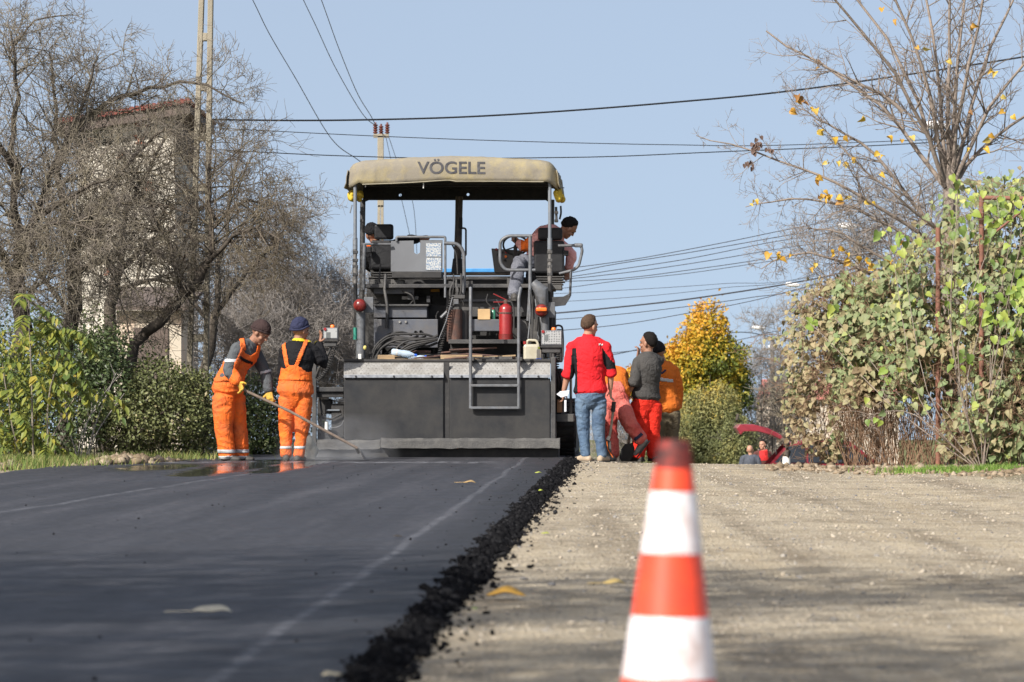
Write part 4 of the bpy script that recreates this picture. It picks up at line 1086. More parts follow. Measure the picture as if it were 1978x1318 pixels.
tag(lumps('earth_clods', pts, sz, M_CLOD, .7, 9), 'loose earth and stones along the right verge below the hedge', 'clods', kind='stuff')
# ================================================================ the paving machine
random.seed(3)
PSI = math.atan(SLOPE)
PO = P(865, 883, 46.0); PO.z = A_TOP
SP, CP = math.sin(PSI), math.cos(PSI)
def Lp(px, py, ly):
    """photo pixel -> machine coordinates (x right, y forward, z up) on the plane y = ly"""
    kx = (px - CX) / F; kz = (HY - py) / F
    d = (ly + PO.x * SP + PO.y * CP) / (kx * SP + CP)
    X, Y, Z = kx * d, d, H + kz * d
    dx, dy = X - PO.x, Y - PO.y
    return Vector((dx * CP - dy * SP, ly, Z - PO.z))
M_DARK = mat('dusty_dark_grey_steel', (.030, .031, .034), (.016, .017, .019), rough=.62, scale=3.0, dirt=(.085, .08, .074), dirt_amt=.5, dscale=2.2, bump=.12, bscale=30)
M_PANEL = mat('screed_panel_paint', (.026, .028, .031), (.014, .015, .018), rough=.55, scale=3.4, contrast=.7, dirt=(.038, .037, .036), dirt_amt=.65, dscale=2.0, bump=.10, bscale=9, spec=.22)
M_BLUE = mat('blue_grey_machine_paint', (.085, .094, .115), (.055, .06, .075), rough=.5, scale=4, dirt=(.10, .09, .08), dirt_amt=.45, dscale=5)
M_RAIL = mat('grey_handrail_paint', (.13, .14, .156), (.075, .08, .088), rough=.45, scale=14, dirt=(.09, .08, .07), dirt_amt=.35, dscale=12)
M_POST = mat('light_post_paint', (.17, .195, .225), (.115, .13, .15), rough=.45, scale=9, dirt=(.13, .12, .11), dirt_amt=.35, dscale=9)
M_BLACK = mat('black_rubber_and_grease', (.020, .020, .021), (.010, .010, .011), rough=.7, scale=8, dirt=(.05, .046, .042), dirt_amt=.4, dscale=6)
M_TREAD = mat('worn_tread_plate', (.30, .297, .285), (.20, .197, .188), rough=.6, scale=5, dirt=(.16, .15, .135), dirt_amt=.5, dscale=7, bump=.5, bscale=40)
M_LEDGE = mat('asphalt_dusted_ledge', (.11, .107, .10), (.06, .059, .057), rough=.9, scale=5, dirt=(.04, .04, .042), dirt_amt=.5, dscale=4, bump=.5, bscale=45)
M_CANVAS = mat('weathered_canvas', (.30, .245, .115), (.25, .215, .13), rough=.85, scale=2.4, dirt=(.19, .17, .135), dirt_amt=.8, dscale=3.2, bump=.25, bscale=14, contrast=.8)
M_YCANVAS = mat('bright_yellow_canvas', (.62, .45, .04), (.42, .28, .03), rough=.8, scale=7, bump=.3, bscale=20)
M_RUST = mat('rusty_brown_steel', (.13, .06, .04), (.07, .035, .028), rough=.8, scale=12, dirt=(.04, .035, .033), dirt_amt=.5, dscale=7, bump=.3)
M_WOOD = mat('rough_wood', (.36, .26, .15), (.22, .15, .085), rough=.85, scale=6, stretch=(1, 8, 8), bump=.3)
M_RED = mat('red_enamel', (.27, .016, .016), (.19, .012, .012), rough=.35, scale=5, coat=.3)
M_REDL = mat('red_lens', (.19, .02, .016), (.12, .014, .012), rough=.3, scale=20)
M_ORL = mat('orange_lens', (.75, .18, .02), (.6, .12, .015), rough=.3, scale=20)
M_WHITE = mat('white_plastic', (.62, .62, .60), (.48, .48, .46), rough=.5, scale=9)
M_CREAM = mat('cream_plastic', (.46, .44, .37), (.34, .31, .23), rough=.45, scale=6, dirt=(.25, .2, .1), dirt_amt=.4)
M_SEAT = mat('black_seat_vinyl', (.020, .021, .023), (.012, .012, .014), spec=.25, rough=.55, scale=5, bump=.15, bscale=30)

paver = empty('paving_machine', PO, 'large dark grey asphalt paver with a weathered tan canopy, seen from behind', 'paver')
paver.rotation_euler = (0, 0, -PSI)
def part(mb, name, m, parent=None, bevel=0.006, smooth=None):
    return mb.build(name, m, parent or paver, bevel=bevel, smooth=smooth, world=False)
def RB(px0, py0, px1, py1, ly0, ly1, name, m, bevel=.006, parent=None):
    a = Lp(px0, py0, ly0); b = Lp(px1, py1, ly0); b.y = ly1
    return part(MB().bx(a, b), name, m, parent, bevel)
def TB(pts, r, name, m, n=8, parent=None):
    """pts: (px,py,ly)"""
    q = [Lp(*p) for p in pts]
    return part(MB().tube(q, r, n), name, m, parent, 0, 50)
def round_path(pts, k=4, rr=.06):
    """fillet the corners of a pixel path already turned into points"""
    out = [pts[0]]
    for i in range(1, len(pts) - 1):
        a, b, c = pts[i - 1], pts[i], pts[i + 1]
        d1 = (a - b); d2 = (c - b); r_ = min(rr, d1.length * .45, d2.length * .45)
        p0 = b + d1.normalized() * r_; p2 = b + d2.normalized() * r_
        for j in range(k + 1):
            t = j / k; out.append(p0 * (1 - t) ** 2 + b * 2 * t * (1 - t) + p2 * t * t)
    out.append(pts[-1]); return out
def RAIL(pts, r, name, m=None, rr=.07, parent=None):
    q = round_path([Lp(*p) for p in pts], rr=rr)
    return part(MB().tube(q, r, 8), name, m or M_RAIL, parent, 0, 50)

# ---- screed
for (a, b) in ((664, 857), (868, 1063)):
    p = RB(a, 731, b, 851, 0, .05, 'screed_panel', M_PANEL, .012)
    t0 = Lp(a, 700, .16); t1 = Lp(b, 700, .16); u0 = Lp(a, 724, -.03); u1 = Lp(b, 724, -.03)
    mb = MB(); mb.plate([u0, u1, t1, t0], (0, .012, -.02))
    tp = part(mb, 'tread_plate', M_TREAD, bevel=.004)
    # raised lozenges of the tread
    mb = MB(); nx = int((t1 - t0).length / .045)
    for i in range(nx):
        for j in range(5):
            c = u0.lerp(u1, (i + .5 + .5 * (j % 2)) / (nx + .5)).lerp(t0.lerp(t1, (i + .5 + .5 * (j % 2)) / (nx + .5)), (j + .5) / 5)
            mb.box(c + Vector((0, -.003, .002)), (.018, .005, .004), (R(35 if (i + j) % 2 else -35), 'Y'))
    part(mb, 'tread_pattern', M_TREAD, tp, 0)['kind'] = 'stuff'
    RB(a, 724, b, 730, -.035, .02, 'edge_strip', mat('scuffed_edge', (.27, .29, .32), (.15, .16, .18), rough=.5, scale=20), .003)
    for f in (.12, .5, .88):
        q = Lp(a + (b - a) * f, 727, -.04); part(MB().lathe([(.012, 0), (.012, .008), (.006, .012)], q, (0, -1, 0), 6), 'bolt', M_DARK, None, 0)
RB(668, 736, 1060, 882, .055, .95, 'screed_body', M_BLACK)
RB(857, 700, 868, 851, .03, .05, 'center_joint', M_BLACK, .002)
RB(660, 694, 1064, 699, .14, .22, 'deck_lip', M_BLACK, .004)
a = Lp(662, 697, .2); b = Lp(1064, 697, .2); part(MB().bx((a.x, .22, a.z - .03), (b.x, 1.0, a.z)), 'rear_deck', M_DARK)
def rough_ledge(px0, px1, py0, py1, ly0, ly1, name):
    a = Lp(px0, py0, ly0); b = Lp(px1, py1, ly0); n = 40; V = []; Fc = []
    prof = [(ly1, a.z + .01), (ly0 + .05, a.z + .012), (ly0, a.z - .015), (ly0 - .01, b.z), (ly0 + .1, b.z - .01), (ly1, b.z - .01)]
    for i in range(n + 1):
        x = a.x + (b.x - a.x) * i / n
        for (y, z) in prof:
            V.append((x, y + .012 * noise.noise((x * 6, z * 9, 1)), z + .014 * noise.noise((x * 7, y * 5, 4))))
    k = len(prof)
    for i in range(n):
        for j in range(k - 1):
            q = i * k + j; Fc.append((q, q + 1, q + k + 1, q + k))
    V0 = len(V)
    mb = MB(); mb.add(V, Fc + [tuple(range(k)), tuple(reversed(range(n * k, n * k + k)))])
    return part(mb, name, M_LEDGE, None, 0)
rough_ledge(735, 1081, 849, 866, -.26, .03, 'screed_ledge')
rough_ledge(612, 734, 852, 868, -.10, .3, 'extension_ledge')
RB(612, 867, 1079, 884, -.06, .4, 'smoothing_plate', M_BLACK, .004)
# ---- left screed extension
RB(608, 748, 664, 757, .1, .5, 'extension_beam', M_DARK)
RB(612, 757, 664, 768, .14, .5, 'extension_beam', M_BLACK)
RB(603, 700, 611, 880, .05, .12, 'extension_post', M_DARK)
RB(613, 772, 640, 800, .3, .5, 'extension_housing', M_BLACK)
RB(640, 780, 664, 850, .25, .5, 'extension_housing', M_BLACK)
RB(613, 830, 640, 852, .18, .5, 'extension_housing', M_DARK)
TB([(631, 815, .12), (631, 834, .12)], [.022, .026], 'lubricator', M_WHITE)
RAIL([(637, 827, .12), (650, 826, .12), (660, 822, .1), (664, 812, .1)], .007, 'hydraulic_hose', M_RAIL)
RB(630, 791, 656, 794, .22, .26, 'cylinder_rod', M_POST, .002)
TB([(616, 806, .2), (640, 810, .2), (660, 800, .2)], .014, 'hydraulic_hose', M_BLACK)
TB([(618, 770, .2), (622, 800, .15), (616, 840, .15)], .012, 'hydraulic_hose', M_BLACK)
# ---- right side of the screed, track side
RB(1064, 690, 1073, 852, .0, .5, 'side_plate', M_DARK)
RB(1074, 712, 1084, 800, .3, 1.2, 'side_frame', M_BLACK)
RB(1086, 740, 1091, 812, .25, .32, 'side_post', M_DARK)
RB(1100, 730, 1105, 815, .25, .32, 'side_post', M_DARK)
RB(1074, 800, 1108, 815, .2, .9, 'side_step', M_DARK)
RB(1076, 772, 1086, 797, .24, .3, 'reflector', mat('amber_reflector', (.30, .12, .03), rough=.4), .002)
for q in range(5): RAIL([(1070 + 5 * q, 705 + 4 * q, .3), (1075 + 5 * q, 740, .22), (1072 + 5 * q, 790 - 8 * q, .3)], .011, 'hydraulic_hose', M_BLACK)
def track(x0, x1, name):
    """crawler: a belt with cleats, sprocket, idler and rollers"""
    y0, y1, r, zc = 1.15, 4.3, .34, .34
    prof = []
    for i in range(13):
        a_ = math.pi / 2 + math.pi * i / 12; prof.append((y0 + r + r * math.cos(a_), zc + r * math.sin(a_)))
    for i in range(13):
        a_ = -math.pi / 2 + math.pi * i / 12; prof.append((y1 - r + r * math.cos(a_), zc + r * math.sin(a_)))
    mb = MB(); mb.plate([(x0, y, z) for y, z in prof], (x1 - x0, 0, 0)); t = part(mb, name, M_BLACK, None, .01)
    per = prof + [prof[0]]
    for i in range(len(per) - 1):
        (ya, za), (yb, zb) = per[i], per[i + 1]; L_ = math.hypot(yb - ya, zb - za); n_ = max(1, int(L_ / .16))
        for k in range(n_):
            f = (k + .5) / n_; y_, z_ = ya + (yb - ya) * f, za + (zb - za) * f
            ang = math.atan2(zb - za, yb - ya)
            nx_, nz_ = math.sin(ang), -math.cos(ang)
            mbc = MB(); mbc.box((0.5 * (x0 + x1), y_ + nx_ * -.008, z_ + nz_ * -.008), (abs(x1 - x0) + .01, .05, .05), (ang, 'X')); part(mbc, 'track_pad', M_BLACK, t, .004)
    for (yy, rr) in ((y0 + r, .25), (y1 - r, .25)):
        xo = max(x0, x1); part(MB().lathe([(rr, 0), (rr, .02), (rr * .6, .03), (.06, .05)], (xo, yy, zc), (1, 0, 0), 20), 'track_wheel', M_DARK, t, 0, 40)
xr0 = Lp(1066, 850, 1.15).x; xr1 = Lp(1109, 850, 1.15).x
track(xr0, xr1, 'track'); track(-xr1 + .06, -xr0 + .06, 'track')
RB(676, 742, 1056, 800, 1.1, 4.4, 'chassis', M_BLACK)
# ---- ladder
lad = []
for px in (909, 1002):
    lad.append(RAIL([(px + (4 if px > 950 else 0), 556, .02), (px, 575, -.05), (px, 690, -.07), (px, 789, -.07)], .020, 'ladder_rail', M_RAIL, .04))
for py in (745, 788):
    a = Lp(909, py, -.06); b = Lp(1002, py, -.06); part(MB().box((a + b) / 2, ((b - a).length, .06, .03)), 'ladder_rung', M_RAIL, lad[0], .006)
for px in (909, 1002): RB(px - 6, 690, px + 6, 697, -.08, .2, 'ladder_hook', M_DARK, .003)
# ---- posts
for px, top, bot in ((686, 350, 695), (1062, 348, 700)):
    TB([(px, top, .8), (px, 482 if px < 900 else 470, .8)], .022, 'canopy_post', M_POST, 10)
    TB([(px, 460, .8), (px, 482, .8)], .030, 'post_sleeve', M_POST, 10)
    st = TB([(px, 480, .8), (px, 500, .8), (px, 520, .8), (px, 548, .8)], [.028, .022, .034, .024], 'folding_joint', mat('greasy_joint', (.16, .15, .14), (.06, .06, .06), rough=.6, scale=20), 8)
    for q in (487, 503, 515, 530): RB(px - 5, q - 3, px + 5, q + 3, .77, .84, 'joint_bolt', M_DARK, .004, st)
    TB([(px, 546, .8), (px + 2, 610, .85), (px + 3, bot, .85)], .024, 'canopy_post_foot', M_BLACK, 8)
for px in (701, 1066):
    TB([(px, 386, 2.9), (px - 1, 470, 2.9), (px - 2, 600, 2.6)], .034, 'canopy_front_post', M_DARK, 8)
for px in (695, 1071):
    TB([(px + 3, 400, 1.1), (px + 4, 430, 1.1)], .016, 'gas_spring', M_DARK); RB(px, 408, px + 7, 413, 1.05, 1.15, 'clamp', M_BLACK, .003); RB(px, 424, px + 7, 429, 1.05, 1.15, 'clamp', M_BLACK, .003)
RAIL([(1083, 398, 1.2), (1084, 412, 1.2), (1081, 424, 1.2)], .012, 'hook', M_DARK)
RAIL([(680, 396, .9), (676, 412, .9)], .008, 'hook', M_POST)
# exhaust
TB([(887, 380, 2.6), (886, 430, 2.6), (884, 505, 2.6)], [.048, .046, .05], 'exhaust_pipe', mat('heat_stained_steel', (.10, .085, .075), (.05, .042, .04), rough=.6, metal=.4, scale=8, dirt=(.16, .11, .07), dirt_amt=.4, dscale=5), 12)
TB([(884, 500, 2.6), (884, 530, 2.6)], [.06, .085], 'exhaust_base', M_BLACK, 12)
RB(887, 420, 893, 440, 2.52, 2.6, 'exhaust_clamp', M_BLACK)
RAIL([(889, 441, 2.5), (900, 441, 2.5), (900, 494, 2.5), (892, 497, 2.5)], .012, 'grab_handle', M_DARK, .04)

# ---- canopy: canvas over a frame, side flaps, black inner frame
def interp(x, xp, yp): return float(np.interp(x, xp, yp))
ncol = 64; V = []; Fc = []
rows = None
for i in range(ncol + 1):
    s = i / ncol
    px = 668 + (1079 - 668) * s
    top = interp(px, [668, 672, 680, 700, 780, 870, 960, 1040, 1062, 1072, 1079], [344, 326, 317, 311, 305.5, 302, 305, 310, 314, 326, 346])
    bot = interp(px, [668, 674, 684, 694, 702, 760, 800, 868, 876, 960, 1048, 1056, 1064, 1072, 1079], [359, 362, 358, 352, 358, 356, 354, 349, 352, 352, 353, 350, 354, 362, 366])
    a_ = Lp(px, top, .7); b_ = Lp(px, bot, .7)
    fy = interp(px, [668, 690, 1058, 1079], [.14, 0, 0, .14])
    w1 = .022 * noise.noise((px * .03, 2, 1)) + .013 * noise.noise((px * .11, 2, 5))
    w1 *= interp(px, [770, 798, 945, 975], [1, 0, 0, 1])
    prof = [(.71 + fy, b_.z), (.70 + fy + w1, b_.z * .8 + a_.z * .2), (.70 + fy + w1 * 1.3, b_.z * .45 + a_.z * .55), (.704 + fy, b_.z * .13 + a_.z * .87), (.75 + fy, a_.z)]
    hmid = a_.z + .035
    prof += [(1.2, hmid + .012 * noise.noise((px * .02, 1, 3))), (1.9, hmid + .02 * noise.noise((px * .02, 2, 3))), (2.6, hmid), (3.15 - fy, a_.z), (3.24 - fy, a_.z - .08), (3.25 - fy, b_.z + .05)]
    for (y, z) in prof:
        edge = min(1, abs(s - .5) * 2)
        V.append((a_.x, y, z + .006 * noise.noise((px * .09, y * 6, 8))))
    rows = len(prof)
for i in range(ncol):
    for j in range(rows - 1):
        q = i * rows + j; Fc.append((q, q + 1, q + rows + 1, q + rows))
canopy = part(MB().add(V, Fc), 'canopy', M_CANVAS, None, 0, 70)
md = canopy.modifiers.new('thick', 'SOLIDIFY'); md.thickness = .012; md.offset = -1
# side flaps
for sg, px in ((-1, 669), (1, 1078)):
    V = []; Fc = []; n_ = 20
    for i in range(n_ + 1):
        y = .78 + (3.1 - .78) * i / n_; p0 = Lp(px, 332, .8)
        for j, dz in enumerate((.02, -.06, -.13, -.20)):
            V.append((p0.x + sg * (.012 * j + .02 * noise.noise((y * 3, j, 4))) - sg * .01, y, p0.z + dz + .015 * noise.noise((y * 2.2, 7, j))))
    for i in range(n_):
        for j in range(3):
            q = i * 4 + j; Fc.append((q, q + 1, q + 5, q + 4))
    fl = part(MB().add(V, Fc), 'side_flap', M_CANVAS, canopy, 0, 70); md = fl.modifiers.new('thick', 'SOLIDIFY'); md.thickness = .01
# seam and hem of the rear valance
hem = [Lp(px, interp(px, [700, 760, 800, 868, 876, 960, 1050], [356.5, 354.5, 352.5, 348, 350.5, 350.5, 351.5]), .693) for px in range(700, 1052, 10)]
part(MB().tube(hem, .006, 5), 'hem', mat('canvas_hem', (.33, .30, .22), rough=.9), canopy, 0, 60)
# lettering printed on the rear valance
cu = bpy.data.curves.new('lettering', 'FONT'); cu.body = 'VÖGELE'; cu.size = 1; cu.extrude = .001; cu.offset = .014
to = bpy.data.objects.new('lettering_curve', cu); COL.objects.link(to)
bpy.context.view_layer.update()
dg = bpy.context.evaluated_depsgraph_get()
me = bpy.data.meshes.new_from_object(to.evaluated_get(dg)); bpy.data.objects.remove(to)
co = np.array([v.co[:] for v in me.vertices])
caps = co[:, 1].min(), co[:, 1][(co[:, 0] < co[:, 0].min() + .5)].max()
x0, x1 = co[:, 0].min(), co[:, 0].max()
A = Lp(806, 335.5, .68); B = Lp(937, 311, .68)
ztop = np.sort(co[:, 1])[int(len(co) * .5)]
capH = .73
CBV = BVHTree.FromPolygons([v.co[:] for v in canopy.data.vertices], [p.vertices[:] for p in canopy.data.polygons])
for v in me.vertices:
    fx = (v.co.x - x0) / (x1 - x0); fz = v.co.y / capH
    pxx = 806 + 131 * fx
    bow = interp(pxx, [806, 870, 937], [0, -.4, .6])
    hit = CBV.ray_cast(Vector((A.x + (B.x - A.x) * fx, -.5, A.z + (B.z - A.z) * fz - bow * .006)), Vector((0, 1, 0)))[0]
    hy_ = hit.y if hit is not None and hit.y < 1.0 else .70
    v.co = Vector((A.x + (B.x - A.x) * fx, hy_ - .005 - v.co.z, A.z + (B.z - A.z) * fz - bow * .006))
link('lettering', me, mat('faded_black_print', (.028, .028, .036), (.07, .07, .075), rough=.8, scale=25), canopy, world=False)
# black inner frame: front panel with two holes, bows, ceiling boards
xa, xb = Lp(700, 388, 3.1).x, Lp(1064, 388, 3.1).x
def FP(px, py): return Lp(px, py, 3.1)
mb = MB()
def cell(x0, y0, x1, y1): mb.plate([FP(x0, y0), FP(x1, y0), FP(x1, y1), FP(x0, y1)], (0, .03, 0))
cols = [(700, 768.5), (777.5, 899.5), (908.5, 1064)]
for a_, b_ in cols[1:2]: cell(a_, 345, b_, 387)
mb.plate([FP(700, 345), FP(768.5, 345), FP(768.5, 387), FP(712, 387), FP(705, 390), FP(701, 397)][:], (0, .03, 0))
mb.plate([FP(908.5, 345), FP(1064, 345), FP(1064, 398), FP(1061, 391), FP(1054, 387), FP(908.5, 387)], (0, .03, 0))
for (cx_, cy_) in ((773, 377), (904, 376)):
    x0, x1 = cx_ - 4.5, cx_ + 4.5
    cell(x0, 345, x1, cy_ - 4.5); cell(x0, cy_ + 4.5, x1, 387)
    ang8 = [math.pi / 4 * k for k in range(8)]
    rim = [(cx_ + 4.5 * math.cos(t) / max(abs(math.cos(t)), abs(math.sin(t))), cy_ + 4.5 * math.sin(t) / max(abs(math.cos(t)), abs(math.sin(t)))) for t in ang8]
    hole = [(cx_ + 2.9 * math.cos(t), cy_ + 2.9 * math.sin(t)) for t in ang8]
    for k in range(8):
        k2 = (k + 1) % 8
        mb.plate([FP(*rim[k]), FP(*rim[k2]), FP(*hole[k2]), FP(*hole[k])], (0, .03, 0))
part(mb, 'front_panel', M_BLACK, canopy, 0)
zc = Lp(870, 340, .8).z
for (y_, h_) in ((.80, .06), (1.4, .05), (2.0, .05), (2.6, .05), (3.05, .06)):
    part(MB().box((Lp(870, 340, .8).x, y_, zc - .01), (2.34, .05, h_)), 'canopy_bow', M_BLACK, canopy, .005)
for k in range(7):
    x_ = -1.05 + .35 * k; part(MB().box((x_, 1.9, zc + .02), (.05 if k % 2 else .08, 2.3, .035)), 'canopy_rib', M_BLACK, canopy, .004)
part(MB().box((.0, 1.95, zc + .06), (2.3, 2.2, .012)), 'canopy_lining', mat('ochre_lining', (.38, .24, .05), (.25, .15, .03), rough=.85, scale=3), canopy, 0)
TB([(818, 346, .75), (818, 364, .75)], .008, 'hanging_strap', M_WHITE); TB([(705, 348, .78), (706, 362, .78)], .006, 'hanging_strap', M_WHITE)
def bunch(cx_, cy_, w_, h_, ly, seed):
    q = Lp(cx_, cy_, ly); b_ = MB(); b_.ell(q, w_, .10, h_, None, 22, 14)
    b_.v = [tuple(Vector(v) + (Vector(v) - q) * (.45 * noise.noise((v[0] * 14 + seed, v[1] * 12, v[2] * 20)))) for v in b_.v]
    return part(b_, 'rolled_canvas', M_YCANVAS, canopy, 0, 80)
bunch(681, 379, .055, .075, .95, 1); bunch(694, 378, .05, .065, 1.05, 4)
bunch(1078, 376, .055, .085, 1.0, 9); bunch(1086, 384, .035, .055, 1.1, 13)
RB(1076, 362, 1090, 364, .95, .97, 'canopy_hook', M_POST, .002)

# ---- operator platform and body
RB(708, 556, 1058, 600, 1.9, 3.8, 'engine_cover', M_DARK)
RB(712, 590, 1056, 690, 1.5, 3.6, 'engine_housing', M_BLACK)
RB(712, 536, 1056, 556, 2.9, 3.8, 'engine_cover', M_DARK)
part(MB().bx(Lp(705, 549, 1.1), Lp(1066, 556, 1.1) + Vector((0, 2.0, 0))), 'operator_platform', M_DARK)
RB(780, 534, 992, 540, 2.2, 2.3, 'platform_rail', mat('pale_dusty_rail', (.52, .49, .45), (.36, .33, .30), rough=.7, scale=12))
RB(855, 526, 985, 532, 2.8, 2.9, 'platform_rail', mat('tan_dusty_rail', (.36, .30, .24), (.20, .17, .14), rough=.7, scale=9))
RB(850, 519, 958, 526, 4.6, 4.75, 'hopper_tarpaulin', mat('blue_tarpaulin', (.06, .30, .62), (.05, .22, .5), rough=.5, scale=6))
xl, xr = Lp(700, 540, 3.8).x, Lp(1050, 540, 3.8).x
part(MB().plate([(xl, 3.9, 1.9), (xr, 3.9, 1.9), (xr, 5.9, 1.75), (xl, 5.9, 1.75)], (0, 0, -1.1)), 'hopper', M_DARK)
RB(712, 540, 780, 549, 1.3, 1.5, 'platform_edge', M_LEDGE)
RB(722, 556, 800, 568, 1.25, 1.6, 'platform_box', M_BLUE)
RB(776, 556, 850, 572, 1.75, 1.85, 'cover_lip', M_LEDGE)
RB(832, 555, 849, 564, 1.70, 1.745, 'sticker', mat('orange_sticker', (.72, .34, .03), rough=.6), .001)
RB(776, 572, 808, 579, 1.35, 1.45, 'latch_plate', mat('bare_bracket', (.27, .26, .24), (.16, .15, .14), rough=.6, scale=20))
RB(722, 592, 825, 614, 1.05, 1.5, 'tool_locker', M_BLUE, .008)
RB(722, 588, 828, 592, 1.0, 1.5, 'locker_lid', M_DARK)
RB(722, 617, 846, 672, 1.05, 1.2, 'rear_bulkhead', M_BLUE, .008)
RB(892, 617, 965, 640, 1.0, 1.3, 'rear_bulkhead', M_BLUE, .008)
RB(1000, 617, 1045, 660, 1.0, 1.3, 'rear_bulkhead', M_DARK, .008)
RB(862, 560, 1055, 612, 1.35, 1.6, 'cooler_box', M_DARK)
for (px, py, rr) in ((755, 650, .045), (769, 652, .03), (803, 642, .02), (813, 641, .02)):
    part(MB().lathe([(rr, 0), (rr, .03), (rr * .75, .03), (rr * .75, .005)], Lp(px, py, 1.05) , (0, -1, 0), 14), 'port', M_BLACK, None, 0, 40)
for px in (772, 784): part(MB().lathe([(.015, 0), (.015, .02)], Lp(px, 622, 1.05), (0, -1, 0), 6), 'bolt', M_TREAD, None, 0)
TB([(878, 598, .85), (878, 660, .85)], .095, 'muffler', M_RUST, 16); TB([(893, 600, .95), (893, 660, .95)], .09, 'muffler_guard', M_BLACK, 14)
RB(866, 656, 1002, 664, .5, 1.1, 'shelf', M_DARK, .004)
RB(712, 684, 1050, 696, .85, 1.3, 'deck_riser', M_BLACK)
RB(870, 664, 1000, 694, .95, 1.2, 'rear_frame', M_BLACK)
# tail lights, lamp posts
TB([(697, 604, .75), (697, 692, .75)], .055, 'lamp_post', M_RAIL, 12); TB([(1053, 612, .75), (1053, 645, .75)], .05, 'lamp_post', M_RAIL, 12)
for px, py, m_, nm in ((695, 590, M_REDL, 'tail_light'), (1046, 600, M_REDL, 'tail_light')):
    q = Lp(px, py, .62); t = part(MB().lathe([(.02, -.06), (.075, -.05), (.078, 0), (.06, .035), (.02, .05)], q, (0, -1, 0), 18), nm, m_, None, 0, 60)
    part(MB().lathe([(.085, .0), (.08, .09), (.04, .13)], q + Vector((0, .0, .0)), (0, 1, 0), 18), 'lamp_housing', M_BLACK, t, 0, 40)
    RB(px + 8, py - 16, px + 26, py + 14, .74, .79, 'lamp_bracket', M_RAIL, .004)
q = Lp(1046, 598, .56); part(MB().box(q, (.13, .03, .045)), 'indicator_lens', M_ORL, None, .012)
# hydraulic cylinder on the right
mb = MB(); mb.tube([Lp(1030, 545, .7), Lp(1046, 562, .7), Lp(1050, 590, .72)], [.05, .09, .05], 12); part(mb, 'lift_arm', M_RAIL, None, 0, 50)
TB([(1030, 545, .7), (1040, 590, .72), (1036, 640, .75)], .02, 'hydraulic_hose', M_BLACK)
TB([(686, 633, .72), (686, 656, .72)], .022, 'green_grip', mat('green_grip', (.02, .22, .16), rough=.6), 8)
q = Lp(705, 672, .6); part(MB().ell(q, .022, .022, .028, None, 10, 8), 'yellow_tag', mat('yellow_tag', (.6, .52, .15), rough=.6), None, 0, 60)
RB(692, 684, 698, 694, .55, .6, 'lamp_glass', M_WHITE, .004)
# ---- seats
def seat(px0, px1, py_top, py_neck, py_bot, ly, nm):
    e = RB(px0, py_neck + 1, px1, py_bot, ly, ly + .12, 'seat', M_SEAT, .03)
    w_ = (px1 - px0) * .1
    RB(px0 + w_ + 2, py_top, px1 - w_ + 2, py_neck, ly + .0, ly + .11, 'headrest', M_SEAT, .03, e)
    a_ = Lp(px0, py_bot, ly); b_ = Lp(px1, py_bot, ly)
    part(MB().bx((a_.x, ly + .05, a_.z - .02), (b_.x, ly + .62, a_.z + .12)), 'seat_cushion', M_SEAT, e, .03)
    part(MB().bx((a_.x + .04, ly + .08, a_.z - .15), (b_.x - .04, ly + .5, a_.z - .03)), 'suspension', M_BLACK, e, .01)
    for k in range(4): part(MB().bx((a_.x + .02 - .02 * (k % 2), ly + .05, a_.z - .14 + .03 * k), (b_.x - .02 + .02 * (k % 2), ly + .52, a_.z - .125 + .03 * k)), 'bellows_fold', M_DARK, e, .004)
    return e
s1 = seat(716, 762, 433, 463, 520, 1.75, 'seat'); s2 = seat(1031, 1090, 440, 464, 528, 1.6, 'seat')
RB(1088, 484, 1098, 494, 1.6, 1.7, 'seat_knob', M_SEAT, .01); RB(708, 477, 717, 489, 1.6, 1.7, 'seat_knob', M_SEAT, .01)
# ---- back board with papers
e = part(MB().plate([Lp(*q, 1.2) for q in [(755, 466), (799, 465), (800, 488), (805, 492), (811, 488), (812, 464), (855, 464), (855, 525), (755, 525)]], (0, .015, 0)), 'backboard', mat('grey_backboard', (.13, .138, .152), (.105, .11, .12), rough=.5, scale=3, contrast=.7), None, .002)
def paper_mat(name):
    m, t, o = new_mat(name)
    tc = N(t, 'ShaderNodeTexCoord'); mp = N(t, 'ShaderNodeMapping'); mp.inputs['Scale'].default_value = (60, 1, 26); t.links.new(tc.outputs['Object'], mp.inputs[0])
    n1 = N(t, 'ShaderNodeTexNoise', Scale=1.6, Detail=3.0); t.links.new(mp.outputs[0], n1.inputs['Vector'])
    c = ramp(t, [(.40, (.40, .41, .40)), (.48, (.40, .41, .40)), (.56, (.12, .18, .28))], n1.outputs['Fac'])
    b_ = N(t, 'ShaderNodeBsdfPrincipled', Roughness=.7); t.links.new(c, b_.inputs['Base Color']); t.links.new(b_.outputs[0], o.inputs[0]); return m
MP = paper_mat('printed_notice')
for (a_, b_) in ((470, 496), (498, 522)): RB(823, a_, 852, b_, 1.19, 1.198, 'notice_sheet', MP, 0, e)
RB(757, 525, 853, 537, 1.2, 1.6, 'board_base', M_BLACK)
RAIL([(766, 466, 1.18), (766, 458, 1.18), (860, 458, 1.18), (860, 575, 1.1)], .016, 'guard_rail', None, .02)
RAIL([(700, 472, 1.1), (755, 472, 1.15)], .016, 'guard_rail'); RAIL([(704, 472, 1.1), (702, 560, 1.1)], .022, 'guard_rail')
RAIL([(858, 470, 1.0), (885, 471, 1.0), (896, 487, 1.0), (897, 555, 1.0), (892, 575, 1.0), (852, 614, 1.0)], .022, 'grab_rail', None, .09)
RAIL([(872, 470, 1.05), (882, 490, 1.05), (884, 530, 1.05)], .01, 'cable', M_BLACK)
